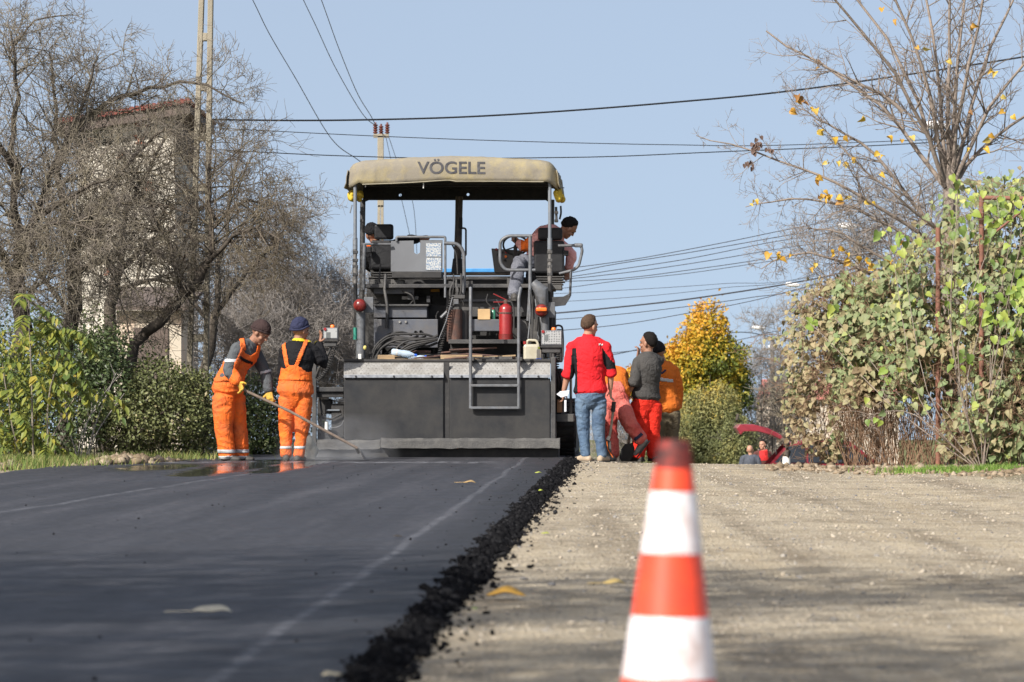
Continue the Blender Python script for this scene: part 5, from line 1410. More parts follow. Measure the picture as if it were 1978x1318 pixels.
RAIL([(1028, 456, 1.0), (980, 456, 1.0), (966, 466, 1.0), (966, 508, 1.0), (976, 522, 1.0), (1034, 522, 1.0)], .020, 'guard_rail', None, .1)
RAIL([(1024, 457, 1.0), (1024, 560, .98), (1020, 620, .98)], .022, 'guard_rail')
RAIL([(1078, 475, 1.2), (1122, 474, 1.2), (1125, 484, 1.2), (1118, 514, 1.2), (1108, 522, 1.2), (1080, 529, 1.2)], .018, 'guard_rail', None, .06)
RB(1108, 470, 1126, 478, 1.17, 1.23, 'armrest', M_RAIL, .02)
RAIL([(1103, 522, 1.2), (1101, 572, 1.2)], .016, 'guard_rail')
part(MB().plate([Lp(*q, 1.2) for q in [(1066, 574), (1088, 573), (1102, 566), (1102, 574), (1092, 590), (1066, 593)]], (0, .05, 0)), 'step_bracket', M_DARK, None, .004)
RB(1066, 551, 1085, 560, 1.2, 1.6, 'platform_edge', M_LEDGE)
RAIL([(1072, 640, .9), (1074, 628, .9), (1086, 630, .9), (1088, 660, .9), (1087, 690, .9)], .012, 'guard_rail', M_BLACK, .04)
RB(1074, 636, 1086, 700, .95, 1.3, 'side_tank', M_BLACK, .02)
RB(1066, 600, 1073, 690, .9, 1.2, 'side_tank', M_DARK, .01)
# ---- steering console
co_ = part(MB().plate([Lp(*q, 2.0) for q in [(949, 480), (1008, 484), (1008, 527), (955, 527)]], (0, .35, 0)), 'steering_console', mat('grey_console', (.085, .082, .078), (.055, .053, .05), rough=.6, scale=8), None, .01)
for (px, py, m_) in ((959, 482, M_RED), (962, 492, M_BLACK), (970, 488, M_BLACK), (978, 488, M_RED), (966, 497, M_BLACK), (977, 496, M_ORL), (975, 503, M_BLACK), (988, 511, M_BLACK), (998, 497, M_BLACK)):
    part(MB().lathe([(.016, 0), (.016, .025), (.008, .03)], Lp(px, py, 2.0), (0, -1, 0), 8), 'switch', m_, co_, 0)
c_ = Lp(996, 474, 1.9); ring = [c_ + Vector((.20 * math.cos(t), .12 * math.sin(t) , .06 * math.sin(t) - .02 + .06 * math.cos(t * 1) * 0)) for t in [2 * math.pi * k / 28 for k in range(29)]]
tilt = Matrix.Rotation(R(-48), 3, 'X'); ring = [c_ + tilt @ Vector((.155 * math.cos(2 * math.pi * k / 28), .155 * math.sin(2 * math.pi * k / 28), 0)) for k in range(29)]
sw = part(MB().tube(ring, .013, 7, False), 'steering_wheel', M_BLACK, None, 0, 60)
for t in (.5, 2.6, 4.7): part(MB().tube([c_ + tilt @ Vector((0, 0, -.03)), c_ + tilt @ Vector((.15 * math.cos(t), .15 * math.sin(t), 0))], .009, 6), 'spoke', M_BLACK, sw, 0, 60)
part(MB().tube([c_ + tilt @ Vector((0, 0, -.02)), c_ + tilt @ Vector((0, 0, -.3))], .025, 8), 'steering_column', M_BLACK, sw, 0, 60)
# ---- hoses, cables, clutter on the machine
for k in range(9):
    y0 = 690 - 3 * k; a_ = random.uniform(716, 728); b_ = random.uniform(790, 850); t_ = random.uniform(638, 668)
    RAIL([(a_, 694 - k, .7), (a_ + 8, (t_ + 690) / 2, .66 + .02 * k), (a_ + 35, t_, .7), (b_ - 20, t_ + random.uniform(-5, 14), .7), (b_, t_ + random.uniform(-8, 6), .75)], random.uniform(.011, .017), 'hydraulic_hose', M_BLACK, .14)
for k in range(6):
    a_ = random.uniform(735, 760); RAIL([(a_, 692, .6), (a_ + 30, 684 - 5 * k, .62), (a_ + 60 + 5 * k, 668 - 3 * k, .66), (a_ + 95, 655, .7)], .013, 'hydraulic_hose', M_BLACK, .1)
for k in range(7):
    a_ = 1022 + 4 * k; RAIL([(a_, 560 + 6 * k, .9), (a_ + random.uniform(-6, 6), 610, .85), (a_ + random.uniform(-4, 6), 655, .8)], .009, 'cable', M_BLACK if k % 3 else M_RAIL, .1)
for k in range(7):
    a_ = 868 + random.uniform(0, 26); RAIL([(a_, 528 + random.uniform(0, 20), .95), (a_ + random.uniform(-14, 10), 560, .9), (a_ + random.uniform(-8, 8), 590, .95)], random.uniform(.008, .014), 'cable', M_LEDGE if k % 2 else M_BLACK, .08)
RB(872, 570, 898, 577, .9, .95, 'bracket', M_LEDGE); RB(876, 578, 886, 588, .9, .95, 'valve_block', M_RAIL)
RB(900, 555, 1000, 562, 1.3, 1.34, 'pipe_run', M_BLACK); RB(884, 578, 1000, 583, 1.3, 1.36, 'pipe_run', M_BLUE)
def coil(p0, p1, r_, turns, wire, nm, m_, bend=Vector((0, 0, 0))):
    pts = []; n_ = turns * 8; ax = (p1 - p0).normalized(); x_ = ax.cross(Vector((0, 1, 0))).normalized(); y_ = ax.cross(x_)
    for i in range(n_ + 1):
        t = i / n_; a_ = t * turns * 2 * math.pi
        pts.append(p0.lerp(p1, t) + bend * (4 * t * (1 - t)) + (x_ * math.cos(a_) + y_ * math.sin(a_)) * r_)
    return part(MB().tube(pts, wire, 5), nm, m_, None, 0, 60)
coil(Lp(873, 572, .75), Lp(848, 690, .65), .022, 26, .008, 'coiled_cable', M_BLACK)
TB([(874, 575, .7), (862, 620, .66), (846, 660, .62)], .006, 'cable', M_RAIL)
TB([(745, 530, 1.1), (743, 560, 1.05), (748, 590, 1.0), (748, 612, 1.0), (747, 634, 1.0)], .02, 'filler_pipe', M_DARK)
RAIL([(735, 510, 1.2), (732, 545, 1.15), (745, 562, 1.15), (760, 548, 1.2)], .01, 'cable', M_BLACK, .1)
for k in range(26):
    px = random.uniform(715, 1045); py = random.uniform(545, 690); w_ = random.uniform(3, 10); h_ = random.uniform(3, 9)
    if 905 < px < 1000 and 575 < py < 665: continue
    RB(px - w_, py - h_, px + w_, py + h_, 1.28 + random.uniform(-.06, .04), 1.6, 'fitting', random.choice([M_BLACK, M_DARK, M_DARK, M_BLUE, M_LEDGE]), .004)
for k in range(16):
    px = random.uniform(720, 1040); py = random.uniform(560, 680); RAIL([(px, py, 1.18), (px + random.uniform(-30, 30), py + random.uniform(5, 25), 1.12), (px + random.uniform(-40, 40), py + random.uniform(20, 50), 1.18)], random.uniform(.006, .012), 'hydraulic_hose', M_BLACK, .1)

# ---- the two screed control boxes
def keypad_mat():
    m, t, o = new_mat('keypad_print')
    tc = N(t, 'ShaderNodeTexCoord'); mp = N(t, 'ShaderNodeMapping'); mp.inputs['Scale'].default_value = (34, 1, 34); t.links.new(tc.outputs['Object'], mp.inputs[0])
    br = N(t, 'ShaderNodeTexVoronoi', feature='F1', distance='CHEBYCHEV', Randomness=.25, Scale=1.0); t.links.new(mp.outputs[0], br.inputs['Vector'])
    c = ramp(t, [(.18, (.07, .075, .08)), (.30, (.30, .31, .31))], br.outputs['Distance'])
    b_ = N(t, 'ShaderNodeBsdfPrincipled', Roughness=.5); t.links.new(c, b_.inputs['Base Color']); t.links.new(b_.outputs[0], o.inputs[0]); return m
MK = keypad_mat()
def control_box(px0, py0, px1, py1, ly, nm):
    e = RB(px0, py0, px1, py1, ly, ly + .10, nm, M_RAIL, .012)
    RB(px0 + 2, py0 + 2, px1 - 2, py1 - 3, ly - .004, ly + .002, 'keypad', MK, 0, e)
    RB(px0 + 6, py0 + 9, px0 + 14, py0 + 20, ly - .008, ly - .004, 'display', mat('grey_display', (.13, .14, .14), rough=.3), 0, e)
    RB(px0 - 1, py1, px1, py1 + 4, ly - .005, ly + .11, 'box_rim', M_BLACK, .004, e)
    RB(px0 + 2, py1 + 4, px1 - 3, py1 + 14, ly + .02, ly + .10, 'box_mount', M_DARK, .01, e)
    a_ = Lp((px0 + px1) / 2 + 4, py0, ly + .05); part(MB().lathe([(.028, 0), (.028, .02), (.018, .034)], a_, (0, 0, 1), 12), 'warning_lamp', M_ORL, e, 0, 50)
    a_ = Lp(px0 + 4, py0 + 3, ly); part(MB().lathe([(.016, -.012), (.02, 0), (.018, .02)], a_, (0, -1, 0), 12), 'stop_button', M_RED, e, 0, 50)
    return e
control_box(624, 633, 653, 656, -.25, 'control_box'); control_box(1045, 638, 1086, 668, .25, 'control_box')
coil(Lp(646, 668, -.2), Lp(613, 735, .06), .022, 17, .008, 'coiled_cable', M_BLACK, Vector((.03, 0, -.04)))
TB([(640, 668, -.2), (636, 680, -.18), (616, 712, .0), (608, 735, .08)], .016, 'control_arm', M_DARK)
coil(Lp(1078, 682, .3), Lp(1074, 735, .25), .02, 12, .007, 'coiled_cable', M_BLACK)
TB([(1068, 680, .3), (1072, 720, .3)], .018, 'control_arm', M_DARK)

# ---- loose things lying on the rear deck (each its own thing)
def WP(px, py, ly):
    v = Lp(px, py, ly); return Vector((PO.x + v.x * CP + v.y * SP, PO.y - v.x * SP + v.y * CP, PO.z + v.z))
DZ = WP(860, 697, .6).z
def on_deck(px, ly):
    p = WP(px, 697, ly); return Vector((p.x, p.y, PO.z + Lp(662, 697, .2).z))
# fire extinguisher
p = on_deck(977, .78); p.z = PO.z + Lp(977, 656, .5).z
e = empty('fire_extinguisher', p, 'red fire extinguisher standing on the shelf behind the ladder of the paver', 'extinguisher')
hh = (658 - 590) * (p.y / F); r_ = .082
MB().lathe([(r_, .0), (r_, hh * .86), (r_ * .9, hh * .94), (r_ * .5, hh), (.03, hh + .01)], p, n=20).build('cylinder', M_RED, e, smooth=50)
MB().lathe([(r_ + .006, hh * .74), (r_ + .006, hh * .78)], p, n=20).build('strap', M_RUST, e)
MB().lathe([(r_ + .004, 0), (r_ + .004, .07)], p, n=20).build('base_ring', M_REDL, e, smooth=50)
MB().lathe([(.028, hh), (.028, hh + .05), (.015, hh + .06)], p, n=10).build('valve', M_RUST, e, smooth=50)
MB().bar(p + Vector((.02, 0, hh + .05)), p + Vector((-.15, -.02, hh + .13)), .02, .012).build('lever', M_RED, e, bevel=.003)
MB().bar(p + Vector((.03, 0, hh + .03)), p + Vector((-.15, -.02, hh + .03)), .02, .012).build('carry_handle', M_RED, e, bevel=.003)
MB().tube([p + Vector((.02, -.01, hh + .04)), p + Vector((.07, -.02, hh + .03)), p + Vector((.10, -.02, hh - .06)), p + Vector((.10, -.02, hh - .3))], .011, 8).build('hose', M_BLACK, e, smooth=60)
# jerrycan
p = on_deck(1027, .4)
e = empty('jerrycan', p, 'cream plastic jerrycan on the right end of the paver deck', 'canister')
mb = MB(); mb.box(p + Vector((0, 0, .10)), (.20, .14, .2)); mb.build('can', M_CREAM, e, bevel=.03)
MB().tube(round_path([p + Vector((-.06, 0, .19)), p + Vector((-.05, 0, .25)), p + Vector((.06, 0, .245)), p + Vector((.08, 0, .19))], rr=.03), .016, 8).build('handle', M_CREAM, e, smooth=60)
MB().lathe([(.022, .2), (.022, .235)], p + Vector((-.08, 0, 0)), n=10).build('cap', M_RED, e)
p = on_deck(1041, .27)
e = empty('spray_can', p, 'small tan and blue spray can beside the jerrycan', 'can')
MB().lathe([(.032, 0), (.032, .125), (.022, .14)], p, n=14).build('body', mat('can_tan', (.36, .33, .27), rough=.4), e, smooth=50); MB().lathe([(.0335, .0), (.0335, .03)], p, n=14).build('label_band', mat('can_blue', (.08, .14, .5), rough=.4), e)
MB().lathe([(.014, .14), (.014, .165)], p, n=10).build('cap', mat('can_cap', (.5, .6, .08), rough=.4), e)
# bottles
def clear_mat():
    m, t, o = new_mat('clear_plastic')
    b_ = N(t, 'ShaderNodeBsdfPrincipled', Roughness=.12); b_.inputs['Base Color'].default_value = (.62, .76, .9, 1); b_.inputs['Transmission Weight'].default_value = .45; b_.inputs['IOR'].default_value = 1.33
    t.links.new(b_.outputs[0], o.inputs[0]); return m
M_CLEAR = clear_mat(); M_BCAP = mat('blue_cap', (.03, .12, .62), rough=.4)
for (px, ly, lab, ang) in ((780, .36, 'larger clear water bottle lying on the paver deck', 8), (806, .5, 'smaller clear water bottle lying half behind the larger one', -12)):
    p = on_deck(px, ly); s_ = 1 if px < 800 else .72; ax = Matrix.Rotation(R(ang), 3, 'Y') @ Vector((1, .15, 0)); o_ = p + Vector((0, 0, .045 * s_)) - ax * .15 * s_
    if ax.z < 0: o_ = o_ - Vector((0, 0, ax.z * .3 * s_))
    e = empty('water_bottle', p, lab, 'bottle')
    MB().lathe([(.03 * s_, 0), (.042 * s_, .015 * s_), (.042 * s_, .1 * s_), (.038 * s_, .12 * s_), (.042 * s_, .14 * s_), (.042 * s_, .21 * s_), (.015 * s_, .28 * s_)], o_, ax, 14).build('body', M_CLEAR, e, smooth=50)
    MB().lathe([(.0165 * s_, .28 * s_), (.0165 * s_, .31 * s_)], o_, ax, 10).build('cap', M_BCAP, e); MB().lathe([(.043 * s_, .05 * s_), (.043 * s_, .07 * s_)], o_, ax, 14).build('label_band', M_WHITE, e)
# planks, offcuts, tools
def thing_box(nm, px0, px1, h, ly, dep, m_, lab, cat, rz=0, lift=0):
    a_ = on_deck(px0, ly); b_ = on_deck(px1, ly); c = (a_ + b_) / 2
    o = MB().box((0, 0, h / 2), ((b_ - a_).length, dep, h)).build(nm, m_, None, bevel=.004)
    o.location = c + Vector((0, 0, lift)); o.rotation_euler = (0, 0, rz); tag(o, lab, cat); return o
thing_box('wood_offcut', 730, 762, .07, .33, .12, M_WOOD, 'short brown wood block at the left of the paver deck', 'wood block', .1)
thing_box('wood_plank', 742, 850, .022, .26, .10, M_WOOD, 'thin wood plank along the front of the paver deck, left of centre', 'plank', -.03)
thing_box('wood_plank', 851, 932, .07, .33, .09, M_WOOD, 'thick pale wood plank on the deck in front of the rusty muffler', 'plank', .02)
thing_box('wood_offcut', 945, 990, .05, .4, .10, M_LEDGE, 'grey wood offcut between the ladder rails', 'wood block', -.05)
thing_box('rusty_bar', 770, 832, .03, .75, .04, M_RUST, 'rusty flat bar behind the water bottles', 'bar', .05, .1)
for (a_, b_, lab) in (((852, 682, .5), (935, 676, .62), 'long rusty rod lying across the deck toward the ladder'), ((900, 684, .45), (1000, 693, .5), 'rusty rod sloping down to the right behind the ladder')):
    p0, p1 = WP(*a_), WP(*b_); tag(MB().tube([p0, p0.lerp(p1, .5) + Vector((0, 0, .006)), p1], .013, 8).build('rusty_rod', M_RUST, None, smooth=60), lab, 'rod')
p0, p1 = WP(858, 694, .28), WP(905, 690, .28); o = MB().tube([p0, p1], .012, 7).bar(p1 + Vector((.0, 0, -.03)), p1 + Vector((0, 0, .03)), .02).build('hammer', M_RUST, None, smooth=50); tag(o, 'rusty hammer lying on the pale plank on the deck', 'hammer')
for k_, (a_, b_, m_, lab) in enumerate([((735, 690, .5), (800, 686, .6), M_WOOD, 'thin brown lath behind the short wood block'), ((838, 688, .42), (900, 684, .5), M_RUST, 'short rusty rod right of the water bottles'), ((930, 691, .38), (996, 687, .45), M_WOOD, 'brown lath between the ladder rails'), ((868, 676, .5), (960, 672, .6), M_RUST, 'upper rusty rod behind the thick plank'), ((890, 690, .30), (950, 692, .30), M_BLACK, 'black iron bar in front of the grey offcut'), ((800, 692, .3), (846, 688, .4), M_RUST, 'stubby rusty bar at the end of the thin plank')]):
    p0, p1 = WP(*a_), WP(*b_); tag(MB().bar(p0, p1, .035 if m_ is M_WOOD else .022, .02).build('lath' if m_ is M_WOOD else 'iron_bar', m_, None, bevel=.003), lab, 'lath' if m_ is M_WOOD else 'bar')
# parcels on the shelf
p = WP(935, 617, 1.05)
e = MB().box((0, 0, .06), (.15, .12, .13)).build('cardboard_box', mat('cardboard', (.48, .33, .17), (.36, .24, .12), rough=.9, scale=6), None, bevel=.004); e.location = p; tag(e, 'small tan cardboard box on the bulkhead left of the extinguisher', 'box')
p = WP(953, 617, 1.08); e = empty('green_bottle', p, 'green bottle with a red cap beside the cardboard box', 'bottle')
MB().lathe([(.03, 0), (.03, .09), (.012, .12)], p, n=12).build('body', mat('green_glass', (.05, .22, .14), rough=.25), e, smooth=50); MB().lathe([(.014, .12), (.014, .14)], p, n=10).build('cap', M_RED, e)
# ================================================================ people
def inpoly(x, y, poly):
    x = np.asarray(x); y = np.asarray(y); ins = np.zeros(x.shape, bool); n = len(poly); j = n - 1
    for i in range(n):
        xi, yi = poly[i]; xj, yj = poly[j]
        c = ((yi > y) != (yj > y)) & (x < (xj - xi) * (y - yi) / ((yj - yi) if yj != yi else 1e-9) + xi)
        ins ^= c; j = i
    return ins
def proj(co): return CX + co[:, 0] * F / co[:, 1], HY - (co[:, 2] - H) * F / co[:, 1]
def strip_poly(pts, w):
    """a band of width w pixels along a pixel path, as a polygon"""
    L = []; Rr = []
    for i, (x, y) in enumerate(pts):
        a = pts[max(0, i - 1)]; b = pts[min(len(pts) - 1, i + 1)]; dx, dy = b[0] - a[0], b[1] - a[1]; l = math.hypot(dx, dy) or 1
        L.append((x - dy / l * w / 2, y + dx / l * w / 2)); Rr.append((x + dy / l * w / 2, y - dx / l * w / 2))
    return L + Rr[::-1]

def etube(mb, cs, rs, lat, n=14):
    """closed tube of elliptical rings; lat = sideways axis; rs = (side, front) radii; rounded ends"""
    cs = [Vector(c) for c in cs]; lat = Vector(lat).normalized()
    C = []; Rr = []
    t0 = (cs[0] - cs[1]).normalized(); t1 = (cs[-1] - cs[-2]).normalized()
    r0, r1 = rs[0], rs[-1]; m0, m1 = min(r0) * .5, min(r1) * .5
    C = [cs[0] + t0 * m0, cs[0] + t0 * m0 * .7] + cs + [cs[-1] + t1 * m1 * .7, cs[-1] + t1 * m1]
    Rr = [(r0[0] * .35, r0[1] * .35), (r0[0] * .75, r0[1] * .75)] + list(rs) + [(r1[0] * .75, r1[1] * .75), (r1[0] * .35, r1[1] * .35)]
    vs = []; k = len(C)
    for i in range(k):
        t = (C[min(k - 1, i + 1)] - C[max(0, i - 1)]).normalized()
        x = (lat - t * lat.dot(t))
        if x.length < .05: x = t.orthogonal()
        x.normalize(); y = t.cross(x)
        for j in range(n):
            a = 2 * math.pi * j / n; vs.append(C[i] + x * math.cos(a) * Rr[i][0] + y * math.sin(a) * Rr[i][1])
    fs = [(i * n + j, i * n + (j + 1) % n, (i + 1) * n + (j + 1) % n, (i + 1) * n + j) for i in range(k - 1) for j in range(n)]
    fs += [tuple(reversed(range(n))), tuple(range((k - 1) * n, k * n))]
    mb.add(vs, fs)

def smooth_path(pts, sub=4):
    out = []
    for i in range(len(pts) - 1):
        p0 = pts[max(0, i - 1)]; p1 = pts[i]; p2 = pts[i + 1]; p3 = pts[min(len(pts) - 1, i + 2)]
        for k in range(sub):
            t = k / sub; out.append(.5 * ((2 * p1) + (p2 - p0) * t + (2 * p0 - 5 * p1 + 4 * p2 - p3) * t * t + (3 * p1 - p0 - 3 * p2 + p3) * t ** 3))
    out.append(pts[-1]); return out

def fuse(mb, voxel, name, smooth=3, ratio=1.0, wr=0.0, wscale=(9, 9, 16), seed=0.0, fold=None):
    """union of the closed pieces as one smooth surface, with cloth folds"""
    me = bpy.data.meshes.new(name); me.from_pydata(mb.v, [], mb.f)
    bm = bmesh.new(); bm.from_mesh(me); bmesh.ops.recalc_face_normals(bm, faces=bm.faces[:]); bm.to_mesh(me); bm.free()
    o = bpy.data.objects.new('tmp', me); COL.objects.link(o)
    m = o.modifiers.new('r', 'REMESH'); m.mode = 'VOXEL'; m.voxel_size = voxel; m.use_smooth_shade = True
    s = o.modifiers.new('s', 'SMOOTH'); s.factor = .6; s.iterations = smooth
    if ratio < 1: d = o.modifiers.new('d', 'DECIMATE'); d.ratio = ratio
    dg = bpy.context.evaluated_depsgraph_get()
    out = bpy.data.meshes.new_from_object(o.evaluated_get(dg)); bpy.data.objects.remove(o); bpy.data.meshes.remove(me)
    out.name = name
    if wr:
        n = len(out.vertices); co = np.zeros(n * 3); out.vertices.foreach_get('co', co); co = co.reshape(-1, 3)
        nr = np.zeros(n * 3); out.vertex_normals.foreach_get('vector', nr); nr = nr.reshape(-1, 3)
        ax, ay, az = wscale; h = np.empty(n)
        for i in range(n):
            x, y, z = co[i]; w1 = noise.noise((x * 2.3 + seed, y * 2.3, z * 2.3)) * .9
            q = noise.noise((x * ax + w1 + seed, y * ay + w1, z * az + w1 * 2.5 + x * 4))
            q2 = noise.noise((x * ax * .45 - seed, y * ay * .45, z * az * .4 + w1))
            h[i] = (.55 - abs(q) * 1.6) + q2 * .7
        k = np.ones(n) if fold is None else fold(co)
        co += nr * (h * wr * k)[:, None]
        out.vertices.foreach_set('co', co.ravel())
    out.polygons.foreach_set('use_smooth', np.ones(len(out.polygons), bool)); out.update()
    return out

def mesh_np(me):
    n = len(me.vertices); co = np.zeros(n * 3); me.vertices.foreach_get('co', co)
    m = len(me.polygons); c = np.zeros(m * 3); me.polygons.foreach_get('center', c); nn = np.zeros(m * 3); me.polygons.foreach_get('normal', nn)
    return co.reshape(-1, 3), c.reshape(-1, 3), nn.reshape(-1, 3)
def paint(me, mats, zones):
    """zones: list of (index, polygon in photo pixels, side) choosing cloth colours; side -1 faces the camera, +1 away, 0 both"""
    for m in mats: me.materials.append(m)
    co, c, nn = mesh_np(me); px, py = proj(c); idx = np.zeros(len(c), np.int32)
    for k, poly, side in zones:
        s = inpoly(px, py, poly)
        if side < 0: s &= nn[:, 1] < .25
        if side > 0: s &= nn[:, 1] > -.25
        idx[s] = k
    me.polygons.foreach_set('material_index', idx); me.update()
def shell(me, polys, side, off, name, m, parent, thick=.006):
    """a strap, bib or band that follows the cloth below it"""
    co, c, nn = mesh_np(me); px, py = proj(c); s = np.zeros(len(c), bool)
    for p in polys: s |= inpoly(px, py, p)
    if side < 0: s &= nn[:, 1] < .3
    if side > 0: s &= nn[:, 1] > -.3
    if s.sum() < 3: return None
    vn = np.zeros(len(co) * 3); me.vertex_normals.foreach_get('vector', vn); vn = vn.reshape(-1, 3)
    used = {}; V = []; Fc = []
    for i in np.nonzero(s)[0]:
        f = []
        for v in me.polygons[int(i)].vertices:
            if v not in used: used[v] = len(V); V.append(tuple(co[v] + vn[v] * off))
            f.append(used[v])
        Fc.append(f)
    o_me = bpy.data.meshes.new(name); o_me.from_pydata(V, [], Fc); o_me.polygons.foreach_set('use_smooth', [True] * len(Fc))
    o = link(name, o_me, m, parent); md = o.modifiers.new('thick', 'SOLIDIFY'); md.thickness = thick; md.offset = -1
    return o

M_SKIN = mat('skin', (.42, .23, .155), (.35, .18, .12), rough=.5, scale=14, spec=.4, contrast=.8)
M_SKIN_D = mat('tanned_skin', (.30, .155, .10), (.23, .115, .075), rough=.5, scale=14, spec=.4, contrast=.8)
M_HAIR = mat('dark_hair', (.013, .011, .010), (.007, .006, .006), rough=.75, spec=.12, scale=60, bump=.5, bscale=120)
M_HAIR_B = mat('short_brown_hair', (.095, .060, .040), (.040, .026, .018), rough=.75, spec=.12, scale=60, bump=.5, bscale=120)
M_EYE = mat('eye', (.05, .035, .03), rough=.2)
def cloth(name, c, c2=None, s=7, dirt=None, amt=.35, sheen=.0): return mat(name, c, c2 or tuple(q * .82 for q in c), rough=.88, scale=s, bump=.14, bscale=160, crease=.35, spec=.18, dirt=dirt, dirt_amt=amt if dirt else 0, dscale=4, sheen=sheen)
C_ORANGE = cloth('orange_workwear', (.80, .155, .022), (.70, .125, .02), dirt=(.34, .11, .05), amt=.45)
C_GREYSW = cloth('grey_fleece', (.085, .093, .10), (.06, .066, .072))
C_BLACK = cloth('black_pullover', (.012, .012, .014))
C_BEANIE = cloth('brown_beanie', (.045, .028, .027), (.03, .019, .019))
C_NAVY = cloth('navy_cap', (.032, .036, .075), (.02, .023, .05))
C_YELLOW = cloth('yellow_collar', (.60, .50, .03))
C_GLOVE = cloth('yellow_glove', (.62, .38, .05), (.45, .28, .06), dirt=(.12, .10, .08))
C_RED = cloth('red_jacket', (.60, .018, .025), (.52, .014, .02))
C_REDP = cloth('red_work_trousers', (.66, .032, .018), (.56, .024, .014))
C_DRED = cloth('faded_red_overalls', (.52, .10, .085), (.40, .06, .052), dirt=(.62, .22, .18), amt=.45)
C_JEANS = cloth('blue_jeans', (.085, .135, .205), (.05, .082, .14), s=5, dirt=(.15, .205, .27), amt=.4)
C_GREY2 = cloth('charcoal_sweatshirt', (.062, .060, .058), (.045, .044, .043))
C_OJACK = cloth('burnt_orange_jacket', (.56, .145, .02), (.48, .115, .018))
C_KHAKI = cloth('khaki_trousers', (.14, .115, .075), (.10, .08, .052))
C_PINK = cloth('faded_pink_shirt', (.78, .42, .40), (.66, .30, .28))
C_JEAN2 = cloth('grey_work_trousers', (.15, .155, .18), (.08, .085, .105), s=5)
C_REFL = mat('grey_reflective_tape', (.45, .46, .47), (.34, .35, .36), rough=.45, scale=20)
C_BOOT = mat('dusty_black_boot', (.03, .028, .026), (.06, .055, .05), rough=.7, scale=10)
C_SHOE = mat('pale_suede_shoe', (.42, .34, .25), (.30, .23, .16), rough=.8, scale=10)
C_SHOEG = mat('grey_work_shoe', (.20, .195, .19), (.13, .125, .12), rough=.75, scale=10)

def hand(mb, w, d, nrm, curl=.5, thumb=1, s=1.0, grow=0.0):
    """palm, four fingers of different length bent by curl, thumb from the side of the palm"""
    w = Vector(w); d = Vector(d).normalized(); nrm = Vector(nrm); nrm = (nrm - d * nrm.dot(d)).normalized(); lat = d.cross(nrm).normalized()
    etube(mb, [w - d * .02, w + d * .03 * s, w + d * .085 * s], [(.027 + grow, .02 + grow), (.038 * s + grow, .017 + grow), (.04 * s + grow, .014 + grow)], lat, 12)
    for k, (off, L) in enumerate(((-.030, .066), (-.010, .078), (.010, .072), (.029, .056))):
        p = w + d * .085 * s + lat * off * s * 1.05; dd = d.copy(); pts = [p - d * .02, p]
        for j in range(3):
            dd = (Matrix.Rotation(-curl * (.75 if j else .5), 3, lat) @ dd).normalized()
            p = p + dd * L * s * (.42, .32, .26)[j]; pts.append(p)
        etube(mb, pts, [(.0088 + grow, .0088 + grow)] * 3 + [(.0082 + grow, .0082 + grow), (.007 + grow, .007 + grow)], lat, 8)
    b = w + d * .025 * s + lat * thumb * .03 * s; t1 = b + (d * .55 + lat * thumb * .7 + nrm * .35).normalized() * .042 * s; t2 = t1 + (d * .8 + lat * thumb * .1 + nrm * (.3 + curl * .4)).normalized() * .032 * s
    etube(mb, [b - lat * thumb * .012, t1, t2], [(.012 + grow, .012 + grow), (.0105 + grow, .0105 + grow), (.008 + grow, .008 + grow)], nrm, 8)

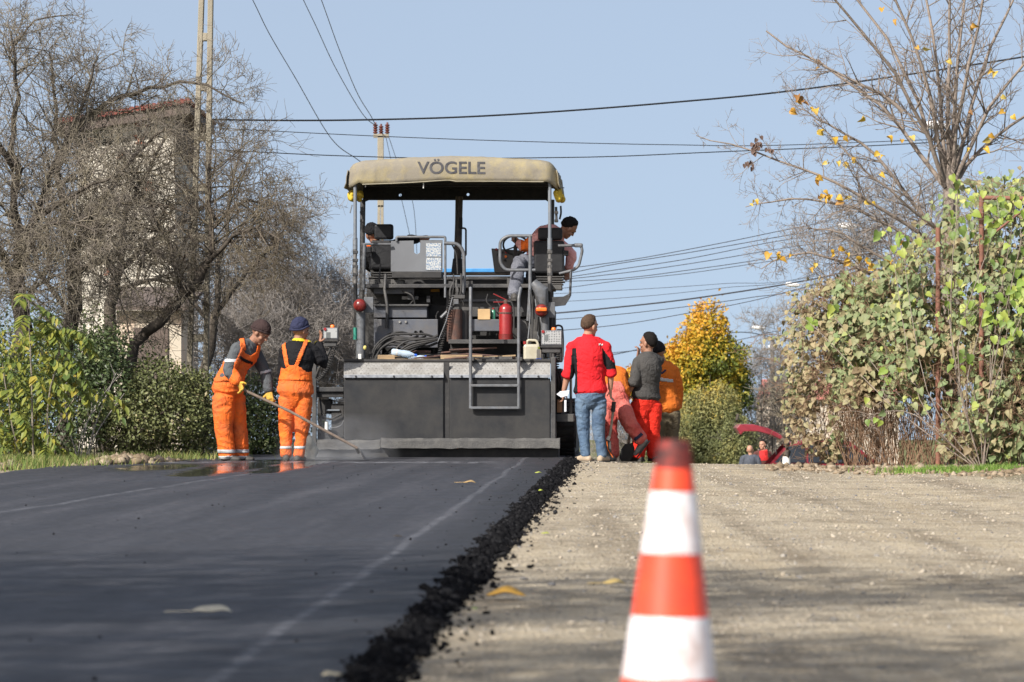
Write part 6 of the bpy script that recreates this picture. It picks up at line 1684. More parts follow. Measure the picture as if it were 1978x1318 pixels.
class Person:
    def __init__(s, label, D, group=None, loc=None, fn=None):
        s.D = D; s.label = label; s.group = group; s.J = {}; s.fn = fn or (lambda px, py, dd: P(px, py, D + dd)); s.loc = loc
    def joints(s, **k):
        for n, q in k.items(): s.J[n] = s.fn(q[0], q[1], q[2] if len(q) > 2 else 0.0)
        return s
    def build(s, face, skin=M_SKIN, hair=None, hair_mat=M_HAIR, cap=None, sleeve=1.0, top=C_GREYSW, legs=C_ORANGE, shoe=C_BOOT, toes=None, hem=None,
              hands=None, glove=None, bulk=1.0, baggy=1.0, tzones=None, lzones=None, fine=True, up=None, headscale=1.0, topname='jacket', legname='trousers', flat_feet=True, taper=1.0, overall=False):
        J = s.J; S = bulk
        zg = min(J['anL'].z, J['anR'].z) - .08
        base = s.loc or ((J['anL'].x + J['anR'].x) / 2, (J['anL'].y + J['anR'].y) / 2, zg)
        root = s.root = empty('person', base, s.label, 'person', s.group)
        lat = (J['shR'] - J['shL']).normalized(); hlat = (J['hipR'] - J['hipL']).normalized()
        pel, neck = J['pel'], J['neck']
        spine = smooth_path([pel, J.get('waist', pel.lerp(neck, .38)), J.get('chest', pel.lerp(neck, .74)), neck], 3)
        body = MB(); t_mb = MB(); l_mb = MB()
        n = len(spine)
        shw = (J['shR'] - J['shL']).length / 2
        def torso(mb, g, lo=0, hi=None, gw=0):
            cs = []; rs = []
            for i in range(lo, hi if hi else n):
                t = i / (n - 1)
                rx = float(np.interp(t, [0, .2, .4, .7, .88, 1], [.155, .15, .138, .158, .125, .062])); ry = float(np.interp(t, [0, .2, .4, .7, .88, 1], [.112, .108, .102, .118, .09, .062]))
                ge = g + (.02 if (g > 0 and t < .15) else .01 if (g > 0 and t < .3) else 0)
                cs.append(spine[i]); rs.append((rx * S + ge, ry * S + ge))
            etube(mb, cs, rs, (lat + hlat * .6), 18)
        torso(body, 0)
        up_v = (Vector(up) if up else (J['head'] - neck)).normalized()
        hs = headscale * 1.1
        f = Vector(face); f = (f - up_v * f.dot(up_v)).normalized(); x = f.cross(up_v).normalized()
        Rm = Matrix((x, f, up_v)).transposed(); hc = J['head']
        def hp(a, b, c): return hc + Rm @ Vector((a, b, c)) * hs
        etube(body, [neck - up_v * .05, neck.lerp(hc, .5), hc - up_v * .03], [(.062, .062), (.056, .058), (.055, .06)], x, 12)
        body.ell(hp(0, -.012, .025), .074 * hs, .094 * hs, .092 * hs, Rm, 18, 12)
        body.ell(hp(0, .028, -.045), .056 * hs, .064 * hs, .07 * hs, Rm, 14, 10)
        body.ell(hp(0, .068, -.088), .03 * hs, .026 * hs, .024 * hs, Rm, 10, 8)
        body.ell(hp(0, .074, .028), .05 * hs, .022 * hs, .018 * hs, Rm, 10, 8)
        etube(body, [hp(0, .078, .018), hp(0, .095, -.008), hp(0, .104, -.025)], [(.012, .012), (.013, .013), (.016, .013)], x, 8)
        body.ell(hp(0, .084, -.058), .024 * hs, .012 * hs, .008 * hs, Rm, 10, 6); body.ell(hp(0, .082, -.070), .021 * hs, .012 * hs, .007 * hs, Rm, 10, 6)
        for sg in (-1, 1):
            body.ell(hp(sg * .077, -.005, -.01), .010 * hs, .02 * hs, .032 * hs, Rm, 10, 8)
            body.ell(hp(sg * .045, .055, -.03), .02 * hs, .022 * hs, .02 * hs, Rm, 10, 8)
        for sd in 'LR':
            sh, el, wr = J['sh' + sd], J['el' + sd], J['wr' + sd]
            apath = smooth_path([sh, sh.lerp(el, .5), el, el.lerp(wr, .45), wr], 2)
            ar = np.interp(np.linspace(0, 1, len(apath)), [0, .25, .5, .68, 1], [.058, .054, .043, .043, .028])
            body.ell(sh, .062, .062, .062); etube(body, apath, [(r, r) for r in ar], lat, 12)
            h = (hands or {}).get(sd, {})
            hd = Vector(h.get('dir', (wr - el))); hn = Vector(h.get('nrm', (0, 1, 0.05)))
            if fine: hand(body, wr, hd, hn, h.get('curl', .45), h.get('thumb', 1 if sd == 'L' else -1))
            else: etube(body, [wr, wr + hd.normalized() * .09], [(.035, .02), (.03, .015)], hn, 8)
            if glove: g_ = MB(); hand(g_, wr, hd, hn, h.get('curl', .45), h.get('thumb', 1 if sd == 'L' else -1), 1.05, .005); etube(g_, [wr - hd.normalized() * .05, wr], [(.045, .04), (.04, .032)], hn, 12); link('glove', fuse(g_, .006, 'glove', 1), glove, root)
            k = sleeve if not isinstance(sleeve, dict) else sleeve[sd]
            m = max(3, int(round((len(apath) - 1) * k)) + 1)
            sp = apath[:m]; sr = [(float(r) + .016 + .010 * i / len(sp), float(r) + .016 + .010 * i / len(sp)) for i, r in enumerate(ar[:m])]
            if k < 1: sr[-1] = (sr[-1][0] + .008, sr[-1][1] + .008)
            t_mb.ell(sh, .074 * S, .074 * S, .07); etube(t_mb, sp, sr, lat, 14)
            etube(t_mb, [neck - up_v * .03, neck.lerp(sh, .55) + (neck - pel).normalized() * .012, sh], [(.066, .07), (.07, .068), (.068, .068)], lat.cross(up_v), 12)
            etube(body, [neck - up_v * .04, neck.lerp(sh, .55), sh], [(.05, .055), (.05, .05), (.05, .05)], lat.cross(up_v), 10)
            hip, kn, an = J['hip' + sd], J['kn' + sd], J['an' + sd]
            lp = smooth_path([hip, hip.lerp(kn, .5), kn, kn.lerp(an, .5), an], 3)
            lr = np.interp(np.linspace(0, 1, len(lp)), [0, .25, .5, .68, 1], [.076, .068, .047, .046, .034]) * (S * .5 + .5)
            etube(body, lp, [(r, r) for r in lr], hlat, 12)
            cr = np.interp(np.linspace(0, 1, len(lp)), [0, .25, .5, .75, 1], [.102, .096, .082, .078 * taper, .076 * taper]) * (S * .5 + .5) * baggy
            etube(l_mb, lp, [(r, r * 1.04) for r in cr], hlat, 16)
            td = Vector((toes or {}).get(sd, (0, 1, 0))).normalized()
            ft = MB(); zf = an.z - .075
            upf = Vector((0, 0, 1)) if flat_feet is True or sd in flat_feet else -(an - kn).normalized() * -1
            if flat_feet is True or sd in flat_feet:
                heel = Vector((an.x, an.y, zf + .038)) - td * .065; toe = Vector((an.x, an.y, zf + .032)) + td * .16
                etube(body, [an, heel + Vector((0, 0, .01)) + td * .06], [(.036, .036), (.03, .03)], hlat, 8)
                latf = td.cross(Vector((0, 0, 1)))
                etube(ft, [heel, heel.lerp(toe, .45) + Vector((0, 0, .012)), heel.lerp(toe, .78), toe], [(.04, .04), (.046, .046), (.048, .036), (.036, .024)], latf, 12)
                etube(ft, [an + Vector((0, 0, .03)), Vector((an.x, an.y, zf + .04))], [(.05, .055), (.046, .06)], latf, 12)
                so = MB(); so.plate([(heel + latf * a * .045 + td * b)[:2] + (zf,) for a, b in ((-1, -.02), (-1.1, .1), (-.9, .22), (0, .25), (.9, .22), (1.1, .1), (1, -.02), (0, -.045))], (0, 0, .018))
            else:
                sd_ = (an - kn).normalized(); heel = an + sd_ * .05 - td * .05; toe = heel + td * .23; latf = td.cross(sd_).normalized()
                etube(body, [an, an + sd_ * .05], [(.036, .036), (.03, .03)], hlat, 8)
                etube(ft, [heel, heel.lerp(toe, .45), heel.lerp(toe, .78), toe], [(.04, .042), (.046, .046), (.048, .036), (.036, .024)], latf, 12)
                etube(ft, [an - sd_ * .03, an + sd_ * .04], [(.05, .055), (.046, .06)], latf, 12)
                so = MB(); so.plate([heel + latf * a * .045 + td * b + sd_ * .038 for a, b in ((-1, -.02), (-1.1, .1), (-.9, .22), (0, .25), (.9, .22), (1.1, .1), (1, -.02), (0, -.045))], sd_ * .018)
            sm = link('shoe', fuse(ft, .008, 'shoe', 1), shoe, root); so.build('sole', C_BOOT, sm, bevel=.004)
        k_ = .93 if (hem is not None and hem <= 1) else 1.0
        etube(l_mb, [pel + (pel - spine[1]).normalized() * .13, pel + (pel - spine[1]).normalized() * .06, pel, spine[1], spine[2]], [(.10 * S, .09 * S), (.15 * S, .125 * S), (.178 * S * k_, .14 * S * k_), (.172 * S * k_, .132 * S * k_), (.160 * S * k_, .122 * S * k_)], hlat, 18)
        if overall: torso(l_mb, .033, 0, 5)
        torso(t_mb, .024, hem if hem is not None else 2)
        s.body = link('body', fuse(body, .0058 if fine else .011, 'body', 1, .35 if fine else 1), skin, root)
        tm = fuse(t_mb, .0095 if fine else .016, topname, 4, 1, .009 if fine else .008, (8, 8, 11), len(s.label) * 1.3)
        lm = fuse(l_mb, .0095 if fine else .016, legname, 4, 1, .010 * min(1.2, baggy) if fine else .008, (8, 8, 13), len(s.label) * 2.1 + 3)
        paint(tm, [top] if not tzones else tzones[0], [] if not tzones else tzones[1]); paint(lm, [legs] if not lzones else lzones[0], [] if not lzones else lzones[1])
        s.top = link(topname, tm, None, root); s.leg = link(legname, lm, None, root); s.tm, s.lm = tm, lm
        for sg in (-1, 1):
            MB().ell(hp(sg * .031, .072, .004), .012, .011, .010, Rm, 8, 6).build('eye', M_EYE, root, smooth=80)
        if hair or cap:
            b = MB(); b.ell((0, 0, 0), 1, 1, 1, None, 30, 22); vs = []
            for v in b.v:
                q = Vector((v[0] * .080, v[1] * .099, v[2] * .100)); yb = q.y
                if cap: lim = float(np.interp(yb, [-.1, -.04, .03, .1], [-.045, -.03, .012, .03])); thick = 1.09
                else: lim = float(np.interp(yb, [-.1, -.05, .0, .02, .05, .09], hair)); thick = 1.045
                nn_ = noise.noise((v[0] * 5 + len(s.label), v[1] * 5, v[2] * 5)) * .05 + noise.noise((v[0] * 16, v[1] * 16, v[2] * 16)) * (.03 if cap else .075)
                kk = min(1, max(0, (q.z - lim) / (.012 if cap else .035))); sc_ = (.90 + (thick + nn_ - .90) * kk) if q.z > lim else .86
                vs.append(hc + Rm @ ((q * sc_ + Vector((0, -.012, .025))) * hs))
            b.v = [tuple(q) for q in vs]
            b.build('cap' if cap else 'hair', cap or hair_mat, root, smooth=75)
            if cap == C_BEANIE or cap == C_NAVY:
                ring = []
                for k in range(25):
                    a = 2 * math.pi * k / 24; yy = math.cos(a) * .1; ring.append(hc + Rm @ (Vector((math.sin(a) * .083, yy - .012, .025 + float(np.interp(yy, [-.1, -.04, .03, .1], [-.04, -.025, .014, .03])))) * hs))
                MB().tube(ring, .012, 7, False).build('cap_hem', cap, root, smooth=70)
        return root
    def band(s, which, polys, m, name='reflective_band', side=0, off=.006): return shell(s.tm if which == 'top' else s.lm, polys, side, off, name, m, s.root)

SHORT = [-.09, -.075, -.02, .035, .058, .068]
# --- worker raking (left)
p1 = Person('worker in orange bib overalls, grey top and brown beanie raking the hot asphalt', 43.7).joints(
    head=(503, 642, -.05), neck=(486, 664, 0), chest=(470, 685), waist=(449, 722), pel=(439, 757), shL=(459, 674, -.17), shR=(493, 682, .17), elL=(441, 716, -.24), wrL=(459, 737, -.30), elR=(512, 720, .16), wrR=(519, 756, .05),
    hipL=(432, 768, -.09), hipR=(452, 768, .09), knL=(432, 826, -.08), knR=(459, 826, .10), anL=(439, 880, -.06), anR=(464, 880, .12))
p1.build((1, -.35, -.25), M_SKIN_D, cap=C_BEANIE, top=C_GREYSW, legs=C_ORANGE, toes={'L': (.9, -.4, 0), 'R': (.9, -.3, 0)}, glove=C_GLOVE, baggy=1.22, bulk=1.02, overall=True,
    hands={'L': dict(dir=(.5, -.1, -.85), nrm=(.6, .5, .3), curl=1.0), 'R': dict(dir=(.2, -.2, -1), nrm=(-.4, -.8, .1), curl=1.0, thumb=1)})
p1.band('top', [[(466, 673), (473, 683), (484, 687), (497, 678), (500, 690), (488, 704), (475, 716), (468, 740), (440, 745), (449, 722), (452, 703)]], C_ORANGE, 'bib', -1, .014)
p1.band('top', [[(458, 636), (467, 637), (472, 658), (474, 676), (464, 676), (464, 660)]], C_ORANGE, 'strap', -1, .012); p1.band('top', [strip_poly([(501, 662), (499, 672), (496, 684)], 6)], C_ORANGE, 'strap', -1, .012)
p1.band('top', [[(461, 687), (474, 694), (486, 698), (486, 703), (474, 699), (461, 693)]], C_BLACK, 'pocket_flap', -1, .022)
p1.band('top', [[(415, 694), (456, 694), (456, 700), (415, 700)]], C_REFL, 'reflective_band', 0, .008); p1.band('top', [[(503, 718), (530, 712), (531, 717), (504, 723)]], C_REFL, 'reflective_band', 0, .008)
p1.band('leg', [[(400, 869), (490, 869), (490, 875), (400, 875)]], C_REFL); p1.band('leg', [[(400, 881), (490, 881), (490, 887), (400, 887)]], C_REFL)
p1.band('leg', [strip_poly([(415, 735), (440, 732), (470, 742)], 7)], C_ORANGE, 'waistband', -1, .012)
# --- worker at the control box
p2 = Person('worker in orange bib overalls, black pullover and navy cap facing the control box', 43.7).joints(
    head=(580, 637, 0), neck=(576, 663, 0), chest=(576, 690, -.02), waist=(572, 728), pel=(570, 758), shL=(551, 679, 0), shR=(604, 678, .02), elL=(546, 722, .06), wrL=(556, 742, .26), elR=(624, 703, .05), wrR=(615, 664, .12),
    hipL=(555, 770), hipR=(587, 770), knL=(553, 828, .04), knR=(583, 828, .04), anL=(552, 880, 0), anR=(577, 880, .02))
p2.build((.72, .6, 0), M_SKIN_D, cap=C_NAVY, top=C_BLACK, legs=C_ORANGE, toes={'L': (-.1, 1, 0), 'R': (.35, 1, 0)}, baggy=.98, taper=.84, bulk=1.04, overall=True, hands={'R': dict(dir=(.35, .05, 1), nrm=(.8, .3, -.2), curl=.5, thumb=-1)})
p2.band('top', [[(541, 735), (542, 728), (550, 715), (560, 706), (574, 706), (588, 716), (600, 730), (601, 735)]], C_ORANGE, 'bib', -1, .018)
p2.band('top', [strip_poly([(549, 660), (549, 670), (556, 708)], 7)], C_ORANGE, 'strap', -1, .013); p2.band('top', [strip_poly([(592, 658), (588, 668), (572, 708)], 7)], C_ORANGE, 'strap', -1, .013)
p2.band('top', [[(565, 648), (600, 648), (600, 662), (575, 660), (563, 658)]], C_YELLOW, 'collar', -1, .012)
mbc = MB(); etube(mbc, [p2.J['neck'] - Vector((0, 0, .03)), p2.J['neck'] + Vector((.01, .0, .04))], [(.085, .082), (.068, .068)], (1, 0, 0)); link('collar', fuse(mbc, .007, 'collar', 1), C_YELLOW, p2.root)
mbc = MB(); etube(mbc, [p2.J['wrR'] - Vector((0, 0, .04)), p2.J['wrR'] + Vector((0, 0, .01))], [(.052, .05), (.047, .045)], (1, 0, 0)); link('cuff', fuse(mbc, .007, 'cuff', 1), C_YELLOW, p2.root)
p2.band('leg', [[(530, 862), (600, 862), (600, 867), (530, 867)]], C_REFL)
# --- man in the red jacket
p3 = Person('man in a red and black jacket and blue jeans holding papers', 46.0).joints(
    head=(1139, 630, 0), neck=(1135, 655, 0), chest=(1138, 690, -.02), waist=(1140, 735), pel=(1141, 762), shL=(1106, 671, 0), shR=(1168, 671, .02), elL=(1098, 717, -.02), wrL=(1089, 757, .06), elR=(1180, 715, .02), wrR=(1179, 752, .08),
    hipL=(1125, 773), hipR=(1158, 773), knL=(1127, 829, .03), knR=(1156, 829, .03), anL=(1131, 881, 0), anR=(1163, 881, .04))
p3.build((.72, .62, .02), M_SKIN, hair=SHORT, hair_mat=M_HAIR_B, top=C_RED, legs=C_JEANS, shoe=C_SHOE, toes={'L': (-.75, .5, 0), 'R': (.5, 1, 0)}, sleeve=.58, baggy=.86, taper=.86, bulk=1.08, hem=1,
    tzones=([C_RED, C_BLACK], [(1, [(1105, 674), (1113, 672), (1115, 700), (1116, 760), (1098, 760), (1101, 730), (1103, 700)], -1), (1, [(1163, 672), (1172, 684), (1180, 696), (1190, 704), (1190, 713), (1172, 714), (1166, 703), (1164, 690)], -1)]),
    hands={'L': dict(dir=(-.1, 0, -1), nrm=(.9, .2, 0), curl=.8), 'R': dict(dir=(.05, .1, -1), nrm=(-.9, .2, 0), curl=.6)})
mbc = MB(); etube(mbc, [p3.J['neck'] - Vector((0, 0, .03)), p3.J['neck'] + Vector((.01, .01, .045))], [(.085, .082), (.07, .07)], (1, 0, 0)); link('collar', fuse(mbc, .007, 'collar', 1), C_RED, p3.root)
p3.band('top', [[(1157, 664), (1160, 664), (1160, 667), (1157, 667)], [(1162, 664.5), (1165, 664.5), (1165, 668), (1162, 668)]], M_WHITE, 'emblem', -1, .004)
pp_ = P(1087, 760, 45.96)
tag(MB().plate([P(x, y, 45.95) for x, y in [(1075, 762), (1082, 756), (1100, 754), (1097, 764), (1084, 768)]], (0, .012, 0)).build('papers', mat('white_paper', (.66, .68, .74), rough=.8), None), 'folded white papers in the left hand of the man in red', 'paper')
tag(MB().plate([P(x, y, 45.98) for x, y in [(1090, 773), (1094, 773), (1094, 795), (1090, 796)]], (0, .006, 0)).build('paper_strip', mat('white_strip', (.66, .68, .74), rough=.8), None), 'white paper strip hanging from the hand of the man in red', 'paper')
# --- man in the charcoal sweatshirt
p4 = Person('man in a charcoal sweatshirt and bright red trousers with a hand at his mouth', 47.3).joints(
    head=(1252, 663, 0), neck=(1252, 686, 0), chest=(1252, 712, -.02), waist=(1249, 748), pel=(1247, 774), shL=(1233, 700, -.06), shR=(1271, 698, .08), elL=(1226, 735, -.14), wrL=(1213, 760, -.08), elR=(1242, 726, .30), wrR=(1232, 690, .22),
    hipL=(1234, 782, -.03), hipR=(1261, 782, .04), knL=(1238, 832, -.02), knR=(1261, 832, .05), anL=(1232, 880, 0), anR=(1264, 880, .05))
p4.build((-.86, .5, 0), M_SKIN_D, hair=[-.09, -.08, -.03, .02, .05, .06], top=C_GREY2, legs=C_REDP, toes={'L': (-.8, .5, 0), 'R': (-.3, 1, 0)}, sleeve={'L': .68, 'R': .7}, baggy=1.12, bulk=.98, hem=1,
    hands={'L': dict(dir=(-.1, -.1, -1), nrm=(.5, .5, 0), curl=.9), 'R': dict(dir=(.15, .0, 1), nrm=(.8, -.3, .3), curl=.9, thumb=1)})
# --- man in the orange jacket
p5 = Person('man in a burnt orange jacket and khaki trousers behind the man in charcoal', 49.4).joints(
    head=(1272, 680, 0), neck=(1279, 703, 0), chest=(1281, 725), waist=(1282, 762), pel=(1283, 790), shL=(1259, 716, .02), shR=(1301, 715, 0), elL=(1255, 755, .1), wrL=(1258, 790, .2), elR=(1311, 752, .02), wrR=(1309, 786, .1),
    hipL=(1271, 797), hipR=(1296, 797), knL=(1273, 842, .03), knR=(1296, 842, .03), anL=(1272, 884, 0), anR=(1298, 884, 0))
p5.build((-.3, .95, 0), M_SKIN_D, cap=C_BLACK, top=C_OJACK, legs=C_KHAKI, baggy=1.15, bulk=1.05, hem=0, glove=C_BLACK, hands={'R': dict(dir=(-.25, .1, -1), nrm=(-.9, .2, 0), curl=.7)})
p5.band('top', [[(1250, 727), (1300, 733), (1300, 739), (1250, 733)]], C_REFL, 'reflective_band', -1)
p5.band('top', [strip_poly([(1272, 722), (1280, 720), (1286, 715)], 4)], C_NAVY, 'back_print', -1, .003)
# --- bending worker
p6 = Person('worker in faded red overalls and orange shirt bending forward with one leg raised behind', 47.0).joints(
    head=(1183, 742, .62), neck=(1184, 732, .48), chest=(1185, 728, .30), waist=(1186, 744, .12), pel=(1186, 768, 0), shL=(1164, 742, .42), shR=(1206, 742, .42), elL=(1166, 780, .5), wrL=(1178, 806, .55), elR=(1204, 780, .5), wrR=(1186, 800, .55),
    hipL=(1176, 776, 0), hipR=(1196, 776, 0), knL=(1179, 828, .05), knR=(1216, 818, -.16), anL=(1183, 879, 0), anR=(1238, 850, -.14))
p6.build((0, .6, -1), M_SKIN_D, hair=SHORT, top=C_OJACK, legs=C_DRED, shoe=C_SHOEG, toes={'L': (.1, 1, 0), 'R': (-.55, .35, -.75)}, flat_feet='L', baggy=1.1, bulk=1.06, hem=1, up=(0, 1, -.4), hands={'L': dict(dir=(.2, .1, -1), nrm=(1, 0, 0), curl=1.1), 'R': dict(dir=(-.2, .1, -1), nrm=(-1, 0, 0), curl=1.1)})
p6.band('top', [[(1168, 752), (1176, 738), (1198, 738), (1206, 752), (1206, 780), (1166, 780)]], C_DRED, 'bib', -1, .014)
p6.band('leg', [strip_poly([(1226, 850), (1240, 838)], 6)], C_NAVY, 'trouser_cuff', -1, .008)
# --- driver on the right seat
def PV(px, py, ly): return WP(px, py, ly)
p7 = Person('paver driver in a faded pink shirt leaning over the right side of his seat', 47.6, fn=PV, loc=WP(1010, 549, 1.5)).joints(
    head=(1098, 440, 1.85), neck=(1080, 452, 1.85), chest=(1056, 456, 1.85), waist=(1040, 482, 1.85), pel=(1046, 512, 1.9), shL=(1040, 458, 1.72), shR=(1078, 470, 2.0), elL=(1013, 478, 1.75), wrL=(1003, 470, 1.85), elR=(1104, 492, 2.0), wrR=(1098, 520, 2.0),
    hipL=(1036, 512, 1.8), hipR=(1056, 512, 2.0), knL=(1004, 506, 1.55), knR=(1030, 512, 2.4), anL=(993, 570, 1.0), anR=(1028, 540, 2.5))
p7.build((.8, .35, -.55), M_SKIN_D, hair=SHORT, top=C_PINK, legs=C_JEAN2, toes={'L': (-.2, 1, 0), 'R': (0, 1, 0)}, baggy=1.05, bulk=1.0, hem=0, tzones=([C_PINK, C_ORANGE], [(1, [(1006, 462), (1022, 458), (1022, 486), (1006, 488)], 0)]), up=(.75, 0, .65))
# --- second operator, left seat
p8 = Person('second operator in black with a black cap, mostly hidden behind the left seat', 48.2, fn=PV, loc=WP(740, 549, 2.2)).joints(
    head=(720, 452, 2.1), neck=(727, 474, 2.1), chest=(733, 488, 2.12), waist=(738, 508, 2.12), pel=(742, 526, 2.1), shL=(712, 486, 2.1), shR=(752, 480, 2.15), elL=(712, 512, 2.25), wrL=(726, 522, 2.45), elR=(783, 464, 2.1), wrR=(806, 462, 2.15),
    hipL=(734, 528, 2.15), hipR=(752, 528, 2.15), knL=(735, 524, 2.6), knR=(756, 524, 2.6), anL=(737, 543, 2.75), anR=(757, 543, 2.75))
p8.build((-.3, 1, 0), M_SKIN_D, cap=C_BLACK, top=C_BLACK, legs=C_GREY2, tzones=([C_BLACK, C_ORANGE], [(1, [(708, 462), (728, 462), (728, 476), (708, 476)], 0)]))
# --- two men by the car
def stand(label, px, D, htop, face, top, legs, skin, hair, wid=19, **k):
    s_ = F / D; x0 = px; gy = HY - (gz((px - CX) * D / F, D) - H) * s_; u = lambda m: gy - m * s_
    hgt = (gy - htop) / s_; q = hgt / 1.72
    p = Person(label, D).joints(head=(x0, u(1.60 * q)), neck=(x0 + 1, u(1.44 * q)), pel=(x0, u(.92 * q)), shL=(x0 - wid * .17 * s_ / 16, u(1.38 * q)), shR=(x0 + wid * .17 * s_ / 16, u(1.38 * q)),
        elL=(x0 - .26 * s_, u(1.10 * q)), wrL=(x0 - .24 * s_, u(.86 * q), -.05), elR=(x0 + .26 * s_, u(1.10 * q)), wrR=(x0 + .22 * s_, u(.9 * q), .1),
        hipL=(x0 - .09 * s_, u(.9 * q)), hipR=(x0 + .09 * s_, u(.9 * q)), knL=(x0 - .10 * s_, u(.5 * q), .02), knR=(x0 + .10 * s_, u(.5 * q), .02), anL=(x0 - .1 * s_, u(.085)), anR=(x0 + .1 * s_, u(.085)))
    if 'pose' in k: p.joints(**{a: (b[0], b[1], b[2] if len(b) > 2 else 0) for a, b in k.pop('pose').items()})
    p.build(face, skin, hair=hair, top=top, legs=legs, fine=False, **k); return p
C_DENIM = cloth('grey_blue_jacket', (.085, .095, .115), (.055, .062, .078)); C_MAROON = cloth('maroon_cardigan', (.10, .04, .035)); C_REDT = cloth('red_top', (.5, .03, .03))
stand('bald man in a grey-blue jacket seen from behind beside the open car boot', 1449, 100.5, 861, (.3, 1, 0), C_DENIM, C_KHAKI, M_SKIN, None, 18)
stand('man in a maroon cardigan and red top, hand at chin, under the tailgate', 1473, 101.5, 850, (-.5, -.85, 0), C_MAROON, C_KHAKI, M_SKIN, SHORT, 17, tzones=([C_MAROON, C_REDT], [(1, [(1467, 872), (1482, 866), (1484, 890), (1468, 890)], -1)]), pose={'elR': (1486, 886, -.1), 'wrR': (1479, 870, -.2)})
# ================================================================ cone, tools, poles, wires, house, car, litter
M_CONE = mat('cone_orange_red', (.90, .075, .025), (.84, .065, .022), rough=.42, scale=5, dirt=(.42, .05, .03), dirt_amt=.42, dscale=11)
M_CONEW = mat('cone_white_sleeve', (.86, .85, .88), (.80, .79, .82), rough=.4, scale=5, dirt=(.48, .36, .33), dirt_amt=.55, dscale=10)
M_SOOT = mat('sooty_cone_tip', (.32, .03, .02), (.012, .011, .011), rough=.75, scale=13, contrast=.25)
D0 = 7.4
cb = P(1285, 755, D0); cone = empty('traffic_cone', (cb.x, D0, 0), 'red and white striped traffic cone with a sooty tip in the foreground', 'traffic cone')
cone.rotation_euler = (0, R(1.3), 0)
def cr(z): return .030 + (.75 - z) * .131
def cz(py): return H - (py - HY) * D0 / F
def band_c(z0, z1, name, m, g=0.0):
    n = 4; prof = [(cr(z0 + (z1 - z0) * i / n) + g, z0 + (z1 - z0) * i / n) for i in range(n + 1)]
    return MB().lathe(prof, n=56, caps=(name == 'tip')).build(name, m, cone, smooth=40, world=False)
z = [cz(q) for q in (1308, 1190, 1068, 950, 905)]
band_c(.03, z[0], 'red_band', M_CONE); band_c(z[0], z[1], 'white_band', M_CONEW, .0012); band_c(z[1], z[2], 'red_band', M_CONE); band_c(z[2], z[3], 'white_band', M_CONEW, .0012); band_c(z[3], z[4], 'red_band', M_CONE)
MB().lathe([(cr(z[4]), z[4]), (cr(.72), .72), (cr(.742), .742), (cr(.75) - .003, .75), (.02, .75), (.018, .70)], n=56, caps=False).build('tip', M_SOOT, cone, smooth=40, world=False)
b = MB(); b.plate([(math.copysign(abs(math.cos(t)) ** .35, math.cos(t)) * .19, math.copysign(abs(math.sin(t)) ** .35, math.sin(t)) * .19, .004) for t in [2 * math.pi * k / 40 for k in range(40)]], (0, 0, .03)); b.build('base', mat('black_rubber_base', (.03, .03, .03), rough=.8), cone, world=False)

# ---- rake of the first worker
def tool_wood(): return mat('grey_tool_handle', (.20, .15, .115), (.12, .09, .07), rough=.8, scale=20)
a_, b_ = P(452, 734, 43.4), P(700, 866, 43.65)
e = empty('asphalt_rake', (b_.x, b_.y, A_TOP), 'long-handled asphalt rake held by the worker in grey and orange', 'rake')
h1 = P(470, 753, 43.42); MB().tube([P(458, 742, 43.4), h1, P(560, 795, 43.32), P(690, 866, 43.55)], .0165, 9).build('handle', tool_wood(), e, smooth=60)
b = MB(); q0 = P(688, 865, 43.55); q1 = Vector((P(704, 888, 43.65).x, 43.65, A_TOP + .015))
b.plate([P(692, 867, 43.4), P(692, 867, 43.9), Vector((q1.x, 43.9, q1.z)), Vector((q1.x, 43.4, q1.z))], (.008, 0, .006)); b.build('blade', M_DARK, e)
MB().tube([q0, (q0 + q1) / 2 + Vector((-.02, 0, .01))], [.017, .02], 8).build('ferrule', M_DARK, e)
# ---- shovel and long level beside the bending worker
e = empty('shovel', (P(1178, 880, 46.7).x, 46.7, gz(1.2, 46.7)), 'shovel with a pale handle and black grip standing beside the bending worker', 'shovel')
MB().tube([P(1184, 795, 46.72), P(1180, 830, 46.71), P(1177, 845, 46.7)], .016, 8).build('handle', mat('pale_handle', (.36, .31, .24), rough=.7), e, smooth=60)
MB().tube([P(1186, 776, 46.72), P(1184, 796, 46.72)], .026, 8).build('grip', M_BLACK, e, bevel=.004); MB().tube([P(1177, 843, 46.7), P(1174, 850, 46.7)], .022, 8).build('socket', M_WHITE, e)
b = MB(); b.plate([P(x, y, 46.7) for x, y in [(1170, 850), (1180, 852), (1181, 874), (1176, 889), (1170, 876)]], (0, .02, .004)); b.build('blade', M_DARK, e)
MB().tube([P(1172, 852, 46.68), P(1174, 868, 46.68), P(1184, 884, 46.68)], .006, 6).build('orange_cord', mat('orange_cord', (.75, .16, .02), rough=.6), e)
e = empty('spade', (P(1212, 890, 46.9).x, 46.9, gz(1.4, 46.9)), 'black spade standing behind the raised foot of the bending worker', 'spade')
b = MB(); pts_ = [(1196, 884), (1200, 868), (1207, 858), (1222, 856), (1226, 866), (1224, 880), (1216, 891), (1200, 891)]
b.plate([P(x, y, 46.95 + .002 * (y - 870)) for x, y in pts_], (0, .012, 0)); b.build('blade', M_BLACK, e, bevel=.003)
MB().tube([P(1214, 858, 46.97), P(1222, 800, 47.02)], .017, 8).build('handle', tool_wood(), e)
